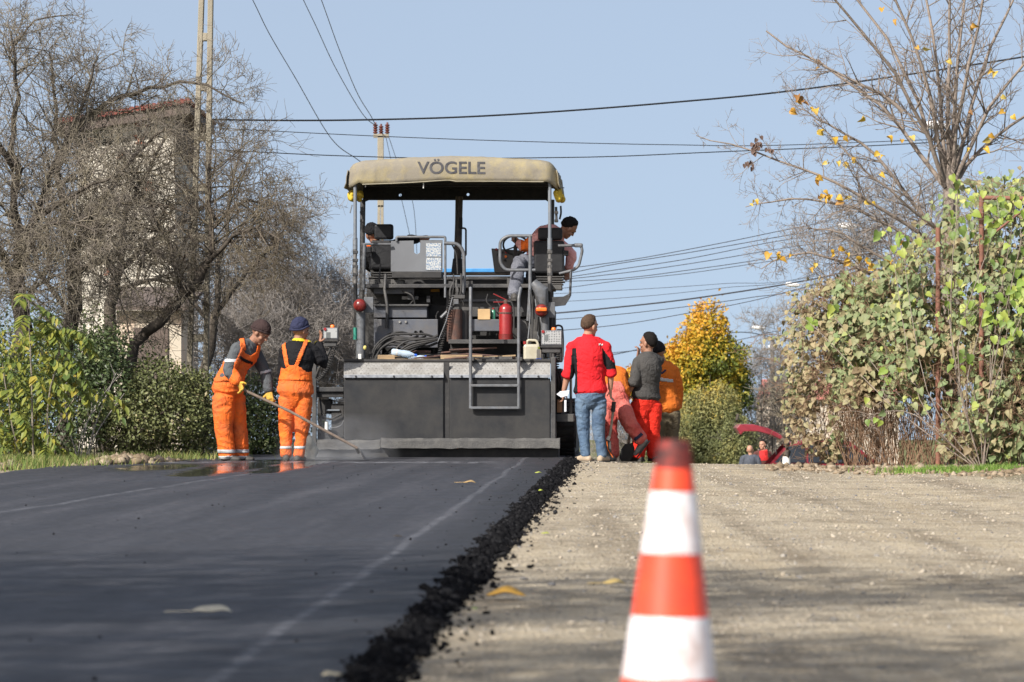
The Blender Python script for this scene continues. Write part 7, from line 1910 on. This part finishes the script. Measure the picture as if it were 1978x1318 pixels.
# ---- crumpled white sack
q = P(598, 868, 44.75); c = Vector((q.x, q.y, A_TOP + .09)); b = MB(); b.ell(c, .085, .09, .16, None, 26, 18)
b.v = [tuple(Vector(v) + (Vector(v) - c) * (.5 * noise.noise((v[0] * 16, v[1] * 16, v[2] * 14)))) for v in b.v]; b.v = [(x, y, max(z_, A_TOP + .002)) for x, y, z_ in b.v]
tag(b.build('crumpled_sack', mat('dirty_white_sack', (.58, .55, .46), (.42, .40, .33), rough=.85, scale=14, bump=.4, bscale=40), None, smooth=40), 'crumpled off-white sack beside the foot of the worker at the control box', 'sack')

# ---- fallen leaves, each one its own
def dead_leaf(label, px, py, length, col, rz, onroad, stem=True, wid=.34):
    zt = A_TOP if onroad else 0.0
    d = (H - zt) * F / (py - HY); p = P(px, py, d); p.z = zt + (.004 if onroad else ground_z(p.x, d) + .006)
    vs = []; fs = []
    n = 8
    for i in range(n + 1):
        t = i / n; w_ = wid * length * math.sin(math.pi * min(1, t * .96 + .04)) ** .8; zc_ = .035 * length * math.sin(math.pi * t) + .03 * length * math.sin(8 * t + px) + .02 * length
        vs += [(-w_, t * length, zc_ + .25 * w_), (0, t * length, zc_), (w_, t * length, zc_ + .35 * w_)]
    for i in range(n):
        for j in range(2): a = i * 3 + j; fs.append((a, a + 1, a + 4, a + 3))
    e = empty('fallen_leaf', p, label, 'leaf', 'fallen leaves'); e.rotation_euler = (0, R(13), rz); e.location.z += wid * length * .24
    m = mat('dry_leaf', col, tuple(q * .7 for q in col), rough=.7, scale=40)
    o = MB().add(vs, fs).build('blade', m, e, smooth=80, world=False); md = o.modifiers.new('t', 'SOLIDIFY'); md.thickness = .001
    if stem: MB().tube([(0, 0, .06 * length), (.01 * length, -.35 * length, .05 * length), (0, -.7 * length, .04 * length)], .0018, 5).build('stalk', m, e, world=False)
    return e
dead_leaf('pale curled leaf with a long stalk on the asphalt in the left foreground', 372, 1193, .14, (.55, .50, .38), R(-88), True)
dead_leaf('pale leaf tip on the asphalt edge at the bottom of the picture', 622, 1312, .06, (.50, .44, .30), R(-70), True, False)
dead_leaf('orange-brown leaf on the gravel beside the asphalt edge', 940, 1160, .16, (.70, .38, .05), R(-95), False, False, .34)
dead_leaf('yellow-tan leaf on the gravel left of the cone', 1165, 1137, .10, (.55, .40, .14), R(-80), False, True)
dead_leaf('dark leaf scrap on the asphalt beside the pale seam', 760, 1040, .05, (.05, .04, .03), R(-85), True, False)
dead_leaf('small yellow-green leaf on the crumbled asphalt edge', 1040, 950, .05, (.40, .46, .05), R(-60), True, False)
dead_leaf('yellow-green leaf on the gravel near the asphalt edge', 1045, 1037, .05, (.42, .46, .06), R(-100), False, False)
dead_leaf('tan leaf on the asphalt in front of the paver', 895, 936, .11, (.45, .30, .13), R(-95), True, True)
dead_leaf('tiny green leaf on the gravel by the orange-brown leaf', 912, 1180, .025, (.22, .36, .04), R(-70), False, False)
dead_leaf('yellow-green leaf on the asphalt behind the paver corner', 1033, 916, .07, (.42, .46, .08), R(-85), True, False)

# ---- concrete poles
M_CONC = mat('weathered_concrete', (.30, .265, .20), (.22, .195, .15), rough=.92, scale=3, dirt=(.22, .20, .15), dirt_amt=.4, dscale=2, bump=.3, bscale=50)
def lattice_pole(label, px_t, px_b, d, ytop, wt, wb, nr, name='concrete_pole'):
    top = P(px_t, ytop, d); b0 = P(px_b, 900, d); base = Vector((b0.x, d, gz(b0.x, d)))
    e = empty(name, base, label, 'pole')
    lo = base - Vector((0, 0, .1)); Ht = top.z - lo.z
    for sg in (-1, 1):
        a = lo + Vector((sg * (wb / 2), 0, 0)); b = top + Vector((sg * wt / 2, 0, 0)); t = .066
        m = MB(); m.plate([a + Vector((-t / 2, -.09, 0)), a + Vector((t / 2, -.09, 0)), b + Vector((t / 2, -.07, 0)), b + Vector((-t / 2, -.07, 0))], (0, .16, 0)); m.build('leg', M_CONC, e, bevel=.008)
    for k in range(nr):
        f = (k + .5) / nr; c = lo.lerp(top, f); w_ = wb + (wt - wb) * f - .07
        if w_ > .02: MB().box(c, (w_, .14, .10)).build('rung', M_CONC, e, bevel=.006)
    return e, base, top
e, pb, ptop = lattice_pole('tall concrete ladder pole among the bare trees on the left', 402, 378, 50.0, -170, .095, .24, 11)
MB().bx(P(380, -164, 50) + Vector((0, -.16, 0)), P(566, -176, 50) + Vector((0, -.10, 0))).build('crossarm', M_CONC, e)
# second pole with insulators
D2 = 88.; top2 = P(735, 262, D2); bb = P(733, 900, D2); base2 = Vector((bb.x, D2, gz(bb.x, D2)))
e = empty('concrete_pole', base2, 'concrete pole with brown insulators behind the paver canopy', 'pole')
m = MB(); w0, w1 = .13, .06
for sg in (-1, 1): m.plate([base2 + Vector((sg * .1 - .045, 0, -.1)), base2 + Vector((sg * .1 + .045, 0, -.1)), top2 + Vector((sg * .035 + .03, 0, -1.6)), top2 + Vector((sg * .035 - .03, 0, -1.6))], (0, .14, 0))
m.build('leg', M_CONC, e); MB().bx(top2 + Vector((-.07, 0, -1.65)), top2 + Vector((.07, .14, 0))).build('shaft', M_CONC, e, bevel=.01)
for f in (.2, .45, .7): c = base2.lerp(top2, f * .8); MB().box(c + Vector((0, .07, 0)), (.14, .12, .12)).build('rung', M_CONC, e)
MB().bx(P(721, 259, D2), P(751, 266, D2) + Vector((0, .12, 0))).build('crossarm', M_CONC, e, bevel=.006)
M_INS = mat('brown_porcelain', (.13, .035, .022), (.09, .025, .018), rough=.3, scale=10)
for px, py in ((725, 259), (748, 259), (736, 262)):
    o = P(px, py, D2) + Vector((0, .06, 0)); prof = [(.02, 0)]
    for k in range(4): prof += [(.055, .03 + .055 * k), (.055, .05 + .055 * k), (.028, .06 + .055 * k)]
    MB().lathe(prof + [(.02, .27)], o, n=12).build('insulator', M_INS, e, smooth=40)
# ---- street lamps on the right
M_LAMP = mat('white_lamp_shell', (.80, .80, .80), (.72, .72, .72), rough=.3, scale=5); M_STEEL = mat('galvanised_arm', (.33, .34, .35), (.24, .25, .26), rough=.45, metal=.4, scale=9)
M_OLDW = mat('weathered_pole_wood', (.20, .17, .14), (.13, .11, .09), rough=.9, scale=4)
for i, (px, py, d, L_, lab, arm) in enumerate([(1783, 240, 80, .62, 'white street lamp head nearest the camera among the bare stems', 62), (1618, 435, 104, .62, 'second white street lamp head seen through the right tree branches', 40), (1516, 549, 130, .62, 'third white street lamp head above the hedge', 34), (1452, 632, 155, .66, 'farthest street lamp with two crossarms beside the yellow tree', 40)]):
    h = P(px, py, d); pxp = px + arm; pp3 = P(pxp, py + 22 * 80 / d, d); base = Vector((pp3.x, d, gz(pp3.x, d)))
    e = empty('street_lamp', base, lab, 'street lamp', 'street lamps along the right side of the road')
    MB().tube([base - Vector((0, 0, .1)), pp3 + Vector((0, 0, -.2))], [.13, .09], 10).build('pole', M_OLDW if i == 3 else M_CONC, e, smooth=60)
    MB().tube([pp3 + Vector((0, 0, -.4)), pp3 + Vector((0, 0, -.1)), pp3.lerp(h, .5) + Vector((0, 0, .08)), h + Vector((L_ * .7, 0, -.02))], .03, 7).build('arm', M_STEEL, e, smooth=60)
    b = MB(); n = 12; prof = [(.03, L_ * .85), (.07, L_ * .75), (.11, L_ * .5), (.12, L_ * .25), (.08, .05), (.02, 0)]; b.lathe(prof[::-1], (0, 0, 0), (1, 0, -.12), 14)
    b.v = [(x + h.x, y + h.y, z_ * .75 + h.z) for x, y, z_ in b.v]; b.build('lamp_head', M_LAMP, e, smooth=60)
    if i == 3:
        for yy, w_ in ((654, 18), (675, 22)): c = P(pxp, yy, d); MB().bx(c + Vector((-w_ * d / F, -.15, -.05)), c + Vector((w_ * d / F * .8, -.05, .05))).build('crossarm', M_OLDW, e)
        for ox in (-16, -6, 8): MB().lathe([(.05, 0), (.06, .06), (.03, .12)], P(pxp + ox, 672, d) + Vector((0, -.1, 0)), n=8).build('insulator', M_LAMP, e)
# ---- overhead wires: each hangs as one thing
M_WIRE = mat('dark_wire', (.035, .037, .045), rough=.6, scale=8)
def wire(label, pts, ds, wpx, grp):
    n = len(pts); q = []
    for i in range(n): q.append(P(pts[i][0], pts[i][1], ds[0] + (ds[1] - ds[0]) * (pts[i][0] - pts[0][0]) / (pts[-1][0] - pts[0][0])))
    sp = smooth_path(q, 8)
    rr = [wpx * .5 * p.y / F for p in sp]
    tag(MB().tube(sp, rr, 5).build('overhead_wire', M_WIRE, None, smooth=80), label, 'wire', grp)
GW = 'overhead wires'
wire('thick dark overhead wire crossing the whole sky above the canopy', [(398, 231), (560, 233), (720, 231.5), (900, 226), (1100, 214), (1300, 198), (1500, 179), (1700, 152), (1990, 108), (2260, 60)], (50, 72), 3.6, GW)
wire('thin overhead wire just below the thick one', [(396, 246), (480, 251), (700, 262), (900, 270), (1100, 276), (1300, 280), (1500, 281), (1845, 268)], (50, 80), 1.6, GW)
wire('thin overhead wire passing right behind the canopy top', [(394, 288), (480, 293), (650, 301), (850, 306), (1050, 305), (1200, 302), (1380, 294), (1700, 281), (1845, 272)], (50, 80), 2.0, GW)
wire('leftmost of the steep wires rising to the top of the picture', [(735, 340), (690, 308), (640, 268), (570, 150), (520, 65), (487, -2), (402, -165)], (88, 50), 1.7, GW)
wire('middle of the steep wires rising from the insulators', [(726, 243), (700, 220), (650, 135), (610, 50), (585, -2), (507, -166)], (88, 50), 1.6, GW)
wire('rightmost of the steep wires rising from the insulators', [(726, 243), (715, 222), (690, 180), (655, 95), (620, -2), (556, -168)], (88, 50), 1.6, GW)
wire('faint wire falling from the far pole toward the left seat', [(745, 262), (760, 330), (778, 395), (802, 504)], (88, 100), 1.1, GW)
wire('faint wire falling beside it toward the centre post', [(750, 262), (770, 320), (798, 395), (806, 504)], (88, 100), 1.1, GW)
rw = [('topmost wire of the right-hand bundle', [(1060, 522), (1200, 505), (1330, 482), (1480, 452), (1640, 415)], 1.6),
      ('second wire of the right-hand bundle', [(1060, 535), (1180, 512), (1320, 490), (1480, 462), (1640, 430)], 1.6),
      ('third wire of the right-hand bundle', [(1060, 540), (1200, 520), (1330, 500), (1480, 470), (1640, 440)], 1.5),
      ('fourth wire of the right-hand bundle', [(1060, 542), (1200, 528), (1330, 510), (1480, 485), (1640, 455)], 1.5),
      ('fifth wire of the right-hand bundle', [(1060, 545), (1200, 538), (1330, 522), (1480, 500), (1640, 470)], 1.5),
      ('sixth wire of the right-hand bundle', [(1060, 560), (1200, 542), (1330, 528), (1480, 506), (1640, 480)], 1.3),
      ('faint wire below the right-hand bundle', [(1060, 568), (1250, 558), (1400, 548), (1560, 534)], 1.0),
      ('second faint wire below the right-hand bundle', [(1060, 584), (1250, 572), (1400, 556), (1560, 536)], 1.0),
      ('thick wire running above the head of the man in red', [(1060, 606), (1180, 595), (1300, 582), (1420, 565), (1530, 547), (1640, 522)], 3.0),
      ('thin wire just under the thick wire above the man in red', [(1060, 618), (1200, 607), (1330, 592), (1450, 575), (1560, 555)], 1.5),
      ('thin wire passing behind the head of the man in red', [(1060, 640), (1200, 627), (1330, 605), (1450, 582), (1560, 553)], 1.5),
      ('wire running behind the man in charcoal to the far lamp', [(1160, 688), (1230, 676), (1330, 656), (1430, 642), (1520, 622)], 1.8),
      ('wire running from the yellow tree top to the crossarm pole', [(1380, 662), (1440, 654), (1500, 640), (1560, 622)], 1.3)]
for i, (lab, pts, wd) in enumerate(rw):
    # every wire of the bundle runs from a pole hidden behind the paver to the nearest lamp post
    sl = (pts[1][1] - pts[0][1]) / (pts[1][0] - pts[0][0]); y0 = pts[0][1] - sl * 90
    L0 = [(804, max(506, min(660, pts[0][1] + 6)))] if pts[0][0] < 1100 else [(804, 700), (1000, 698)]
    if pts[0][0] < 1100: wire(lab, L0 + [(930, y0 - 4)] + pts + [(1846, 330 + 14 * i)], (100, 80), wd, GW)
    else: wire(lab, L0 + pts[:-1] + [(1492, pts[-1][1] + 30)], (119, 155), wd, GW)
p3t = P(804, 500, 100.); p3b = Vector((p3t.x, 100., gz(p3t.x, 100.))); e = empty('concrete_pole', p3b, 'concrete pole hidden behind the operator seats of the paver', 'pole')
MB().tube([p3b - Vector((0, 0, .1)), p3t], [.12, .08], 10).build('shaft', M_CONC, e, smooth=60); MB().box(p3t + Vector((0, 0, -.15)), (.5, .1, .1)).build('crossarm', M_CONC, e)
p4t = P(2260, 40, 72.); p4b = Vector((p4t.x, 72., gz(p4t.x, 72.))); e = empty('concrete_pole', p4b, 'concrete pole right of the picture carrying the thick wire', 'pole')
MB().tube([p4b - Vector((0, 0, .1)), p4t + Vector((0, 0, .3))], [.14, .09], 10).build('shaft', M_CONC, e, smooth=60); MB().box(p4t, (.5, .1, .1)).build('crossarm', M_CONC, e)

# ---- plastered house behind the bare trees
M_PLAST = mat('patchy_plaster', (.62, .58, .50), (.50, .47, .40), rough=.95, scale=2.5, dirt=(.40, .36, .30), dirt_amt=.45, dscale=1.2, bump=.3, bscale=12)
M_BRICK = mat('bare_brick', (.42, .16, .09), (.30, .11, .07), rough=.95, scale=5); M_ROOF = mat('red_roof_tile', (.22, .06, .045), (.15, .042, .032), rough=.85, scale=4); M_DWOOD = mat('dark_eaves_wood', (.13, .10, .085), (.075, .058, .05), rough=.9, scale=8, stretch=(9, 1, 1))
Dh = 60.; cor = P(338, 755, Dh); zg = gz(cor.x, Dh)
house = empty('plastered_house', (cor.x, Dh, zg), 'white plastered house with a red roof behind the bare trees on the left', 'house')
xl_, xr_ = P(150, 0, Dh).x, cor.x; yb_ = Dh + 4.2
def rz_(x): return P(0, 226, Dh).z - (xr_ - x) * .16              # underside of the lean-to roof, falling to the left
def wallp(poly, nrm, name): return MB().plate(poly, nrm).build(name, M_PLAST, house)
wallp([(xl_, Dh, zg - .1), (xr_, Dh, zg - .1), (xr_, Dh, rz_(xr_)), (xl_, Dh, rz_(xl_))], (0, .25, 0), 'front_wall')
wallp([(xr_ - .003, Dh + .252, zg - .1), (xr_ - .003, yb_, zg - .1), (xr_ - .003, yb_, rz_(xr_)), (xr_ - .003, Dh + .252, rz_(xr_))], (-.25, 0, 0), 'side_wall')
wallp([(xl_, yb_ + .003, zg - .1), (xr_, yb_ + .003, zg - .1), (xr_, yb_ + .003, rz_(xr_)), (xl_, yb_ + .003, rz_(xl_))], (0, .25, 0), 'rear_wall')
wallp([(xl_ + .003, Dh + .252, zg - .1), (xl_ + .003, yb_, zg - .1), (xl_ + .003, yb_, rz_(xl_)), (xl_ + .003, Dh + .252, rz_(xl_))], (.25, 0, 0), 'far_wall')
random.seed(9)
for (px0, py0, px1, py1) in [(262, 238, 295, 250), (262, 262, 284, 285), (300, 233, 335, 240), (225, 300, 245, 312), (280, 352, 300, 372), (165, 268, 185, 280), (240, 620, 275, 668), (310, 560, 330, 580), (205, 520, 222, 540)]:
    bw, bh = 9, 5                              # bare bricks where the plaster has fallen off
    for iy in range(int((py1 - py0) / bh)):
        for ix in range(int((px1 - px0) / bw)):
            if random.random() < .25: continue
            MB().box(P(px0 + bw * (ix + .5 * (iy % 2)), py0 + bh * iy, Dh) + Vector((0, -.006, 0)), (.066, .02, .033)).build('brick', M_BRICK, house)
ov = .26; xa_, xb_ = xl_ - .3, xr_ + ov; y0_, y1_ = Dh - ov, yb_ + .25 + ov
up_ = Vector((-.16, 0, 1)).normalized()
MB().plate([(xa_, y0_, rz_(xa_) + .004), (xb_, y0_, rz_(xb_) + .004), (xb_, y1_, rz_(xb_) + .004), (xa_, y1_, rz_(xa_) + .004)], up_ * .15).build('roof_boards', M_DWOOD, house)
rs_ = MB().plate([(xa_, y0_ - .03, rz_(xa_) + .158), (xb_ + .03, y0_ - .03, rz_(xb_) + .158), (xb_ + .03, y1_, rz_(xb_) + .158), (xa_, y1_, rz_(xa_) + .158)], up_ * .04).build('roof', M_ROOF, house)
for k in range(24):
    x0_ = xa_ + (xb_ - xa_) * (k + .5) / 24; MB().tube([(x0_, y0_ - .05, rz_(x0_) + .20), (x0_, y1_, rz_(x0_) + .20)], .05, 6).build('tile_row', M_ROOF, rs_)
for k in range(11):
    yy_ = Dh + .3 + k * .36; MB().bx((xr_ + .0, yy_, rz_(xr_) - .55), (xr_ + .03, yy_ + .3, rz_(xr_) - .01)).build('gable_board', M_DWOOD, house)
# low outbuilding wall seen under the leaning trunk
M_SHED = mat('pale_shed_wall', (.52, .47, .38), (.42, .37, .30), rough=.95, scale=2, dirt=(.5, .2, .1), dirt_amt=.25, dscale=2)
ds = 56.; a_ = P(225, 640, ds); b_ = P(350, 640, ds); zs = P(0, 600, ds).z; zg_ = gz(a_.x, ds)
e = empty('low_shed', ((a_.x + b_.x) / 2, ds, zg_), 'low pale shed glimpsed under the leaning trunk', 'shed')
MB().bx((a_.x, ds, zg_ - .1), (b_.x, ds + 2.2, zs)).build('wall', M_SHED, e); MB().plate([(a_.x - .15, ds - .2, zs), (b_.x + .15, ds - .2, zs), (b_.x + .15, ds + 2.4, zs + .35), (a_.x - .15, ds + 2.4, zs + .35)], (0, 0, .06)).build('roof', M_DWOOD, e)
MB().bx((a_.x + .25, ds - .03, zg_), (a_.x + .75, ds + .02, zs - .25)).build('door', M_DWOOD, e)
# far house with a red roof beyond the hedge
dq = 165.; a_ = P(1466, 755, dq); zg_ = gz(a_.x, dq); zr = P(0, 738, dq).z; zw = P(0, 772, dq).z
e = empty('far_house', (a_.x + 3, dq, zg_), 'far house with a pink-red roof between the yellow tree and the hedge', 'house')
MB().bx((a_.x + .2, dq, zg_ - .1), (a_.x + 6, dq + 5, zw)).build('wall', M_SHED, e)
MB().plate([(a_.x - .1, dq - .3, zw), (a_.x + 6.3, dq - .3, zw), (a_.x + 6.1, dq + 2.5, zr), (a_.x + .3, dq + 2.5, zr)], (0, .05, .12)).build('roof', mat('pink_red_roof', (.40, .15, .12), (.30, .10, .08), rough=.9, scale=3), e)
for wx in (1.2, 3.4): w_ = MB().bx((a_.x + wx, dq - .03, zg_ + 2.0), (a_.x + wx + 1, dq + .02, zg_ + 3.3)).build('window', M_WHITE, e); MB().bx((a_.x + wx + .1, dq - .05, zg_ + 2.1), (a_.x + wx + .9, dq - .032, zg_ + 3.2)).build('pane', mat('far_glass', (.05, .06, .08), rough=.2), w_)

# ---- rusty pipe frame in front of the hedge
M_RPIPE = mat('rusty_pipe', (.22, .095, .06), (.14, .06, .042), rough=.8, scale=14)
df = 43.35; fb = P(1895, 900, df); fb.z = gz(fb.x, df); e = empty('rusty_pipe_frame', fb, 'rusty pipe frame standing in the hedge at the right edge', 'frame')
for (px, top, d) in ((1896, 380, df), (1812, 440, df + .5), (2080, 384, df - .2)):
    t = P(px, top, d); MB().tube([(t.x, d, gz(t.x, d) - .1), t], .030, 10).build('post', M_RPIPE, e, smooth=60)
MB().tube([P(1894, 382, df), P(2082, 386, df - .2)], .026, 10).build('top_bar', M_RPIPE, e, smooth=60); MB().tube([P(1896, 470, df), P(1990, 395, df - .1)], .014, 8).build('brace', M_RPIPE, e, smooth=60)

# ---- red hatchback with its tailgate up
dc = 95.; k = dc / F
xr = P(1482, 755, dc).x; zg_ = gz(xr + 1.5, dc) ; car = empty('red_hatchback', (xr + 1.8, dc + .8, zg_), 'red hatchback car parked past the crest with its tailgate raised', 'car')
M_CAR = mat('red_car_paint', (.22, .018, .03), (.19, .015, .026), rough=.3, scale=3, coat=.5); M_GLASS = mat('dark_car_glass', (.02, .024, .03), rough=.1, scale=3); M_RUB = mat('car_rubber', (.02, .02, .02), rough=.8)
def C3(x, y, z): return (xr + x * 1.08, dc + y * 1.05, zg_ + z * 1.1)
prof = [(0, .35), (-.04, .62), (.02, .95), (.48, 1.46), (.95, 1.53), (1.9, 1.50), (2.55, 1.02), (3.5, .86), (3.72, .6), (3.72, .32), (3.3, .25), (.3, .25)]
V = []; n = len(prof)
for (x, z_) in prof:
    ins = .0 if z_ < 1.0 else .13
    V.append([C3(x, ins, z_), C3(x, 1.62 - ins, z_)])
vs = [q for p in V for q in p]; fs = [(2 * i, 2 * ((i + 1) % n), 2 * ((i + 1) % n) + 1, 2 * i + 1) for i in range(n) if i != 2] + [tuple(2 * i for i in range(n)), tuple(2 * i + 1 for i in reversed(range(n)))]
MB().add(vs, fs).build('body', M_CAR, car, bevel=.03)
def side(poly, name, m, off=-.012):
    return MB().plate([C3(x, (.13 * (z_ - 1.0) / .5 if z_ > 1 else 0) + off, z_) for x, z_ in poly], (0, .01, 0)).build(name, m, car)
side([(.16, 1.02), (.52, 1.40), (.86, 1.43), (.86, 1.02)], 'rear_quarter_window', M_GLASS); side([(.94, 1.02), (.94, 1.44), (1.82, 1.43), (1.82, 1.02)], 'side_window', M_GLASS); side([(1.88, 1.02), (1.88, 1.41), (2.42, 1.02)], 'side_window', M_GLASS)
side([(.94, .35), (.94, .99), (1.86, .99), (1.86, .35)], 'door', M_CAR, -.016); side([(1.05, .86), (1.05, .90), (1.2, .90), (1.2, .86)], 'door_handle', M_RUB, -.03); side([(0.0, .70), (.03, .96), (.11, .96), (.09, .70)], 'tail_light', M_REDL, -.02)
side([(-.03, .4), (-.02, .58), (.3, .58), (.3, .4)], 'bumper', M_RUB, -.02)
for wx in (.68, 3.05):
    for wy in (.0, 1.45):
        w_ = MB().lathe([(.2, 0), (.29, .0), (.3, .04), (.3, .14), (.29, .17), (.2, .17)], C3(wx, wy - .02, .3), (0, 1, 0), 24).build('wheel', M_RUB, car, smooth=40); MB().lathe([(.2, -.005), (.17, .02), (.05, .03)], C3(wx, wy - .02, .3), (0, 1, 0), 18).build('rim', M_STEEL, w_, smooth=40)
hp_ = [(.50, 1.50), (.30, 1.66), (.02, 1.80), (-.30, 1.88), (-.62, 1.88), (-.70, 1.80)]
vs = []; 
for (x, z_) in hp_: vs += [C3(x, .15, z_), C3(x, 1.47, z_), C3(x + .10, 1.47, z_ - .16), C3(x + .10, .15, z_ - .16)]
fs = [(4 * i + j, 4 * i + (j + 1) % 4, 4 * i + 4 + (j + 1) % 4, 4 * i + 4 + j) for i in range(len(hp_) - 1) for j in range(4)] + [(0, 1, 2, 3), tuple(reversed(range(4 * len(hp_) - 4, 4 * len(hp_))))]
tg = MB().add(vs, fs).build('tailgate', M_CAR, car, bevel=.015)
vs = [C3(x + .11, y, z_ - .165) for x, z_ in hp_[1:4] for y in (.3, 1.32)]; MB().add(vs + [(x, y, z_ - .01) for x, y, z_ in vs], [(0, 1, 3, 2), (2, 3, 5, 4), (6, 8, 9, 7), (8, 10, 11, 9), (0, 6, 7, 1), (4, 5, 11, 10), (0, 2, 8, 6), (2, 4, 10, 8), (1, 7, 9, 3), (3, 9, 11, 5)]).build('rear_window', M_GLASS, tg)
for y in (.2, 1.42): MB().tube([C3(.22, y, 1.2), C3(.2, y, 1.68)], .014, 6).build('gas_strut', M_RUB, tg)
MB().bx(C3(.12, .1, .62), C3(1.2, 1.5, .66)).build('boot_floor', M_RUB, car)

# ---- steam over the hot mat
def steam_mat(name, dens):
    m, t, o = new_mat(name); tc = N(t, 'ShaderNodeTexCoord')
    n1 = N(t, 'ShaderNodeTexNoise', Scale=2.4, Detail=3.0); t.links.new(tc.outputs['Object'], n1.inputs['Vector'])
    sp = N(t, 'ShaderNodeSeparateXYZ'); t.links.new(tc.outputs['Generated'], sp.inputs[0])
    r1 = ramp(t, [(.42, g3(0)), (.75, g3(1))], n1.outputs['Fac'])
    rz = ramp(t, [(0, g3(1)), (.35, g3(.5)), (.95, g3(0))], sp.outputs['Z'])
    rx = ramp(t, [(0, g3(0)), (.35, g3(1)), (.6, g3(1)), (1, g3(0))], sp.outputs['X'])
    mu = N(t, 'ShaderNodeMath', operation='MULTIPLY'); t.links.new(r1, mu.inputs[0]); t.links.new(rz, mu.inputs[1])
    m2 = N(t, 'ShaderNodeMath', operation='MULTIPLY'); t.links.new(mu.outputs[0], m2.inputs[0]); t.links.new(rx, m2.inputs[1])
    m3 = N(t, 'ShaderNodeMath', operation='MULTIPLY'); t.links.new(m2.outputs[0], m3.inputs[0]); m3.inputs[1].default_value = dens
    v = N(t, 'ShaderNodeVolumePrincipled'); v.inputs['Color'].default_value = (.9, .92, .96, 1); v.inputs['Anisotropy'].default_value = .2
    t.links.new(m3.outputs[0], v.inputs['Density']); t.links.new(v.outputs[0], o.inputs['Volume']); return m
a_ = P(520, 925, 43.2); b_ = P(770, 830, 43.2)
o = MB().bx((a_.x, 43.2, A_TOP + .012), (b_.x, 45.6, .62)).build('steam', steam_mat('rising_steam', 1.3)); tag(o, 'thin steam rising from the hot asphalt behind the paver', 'steam', kind='stuff')
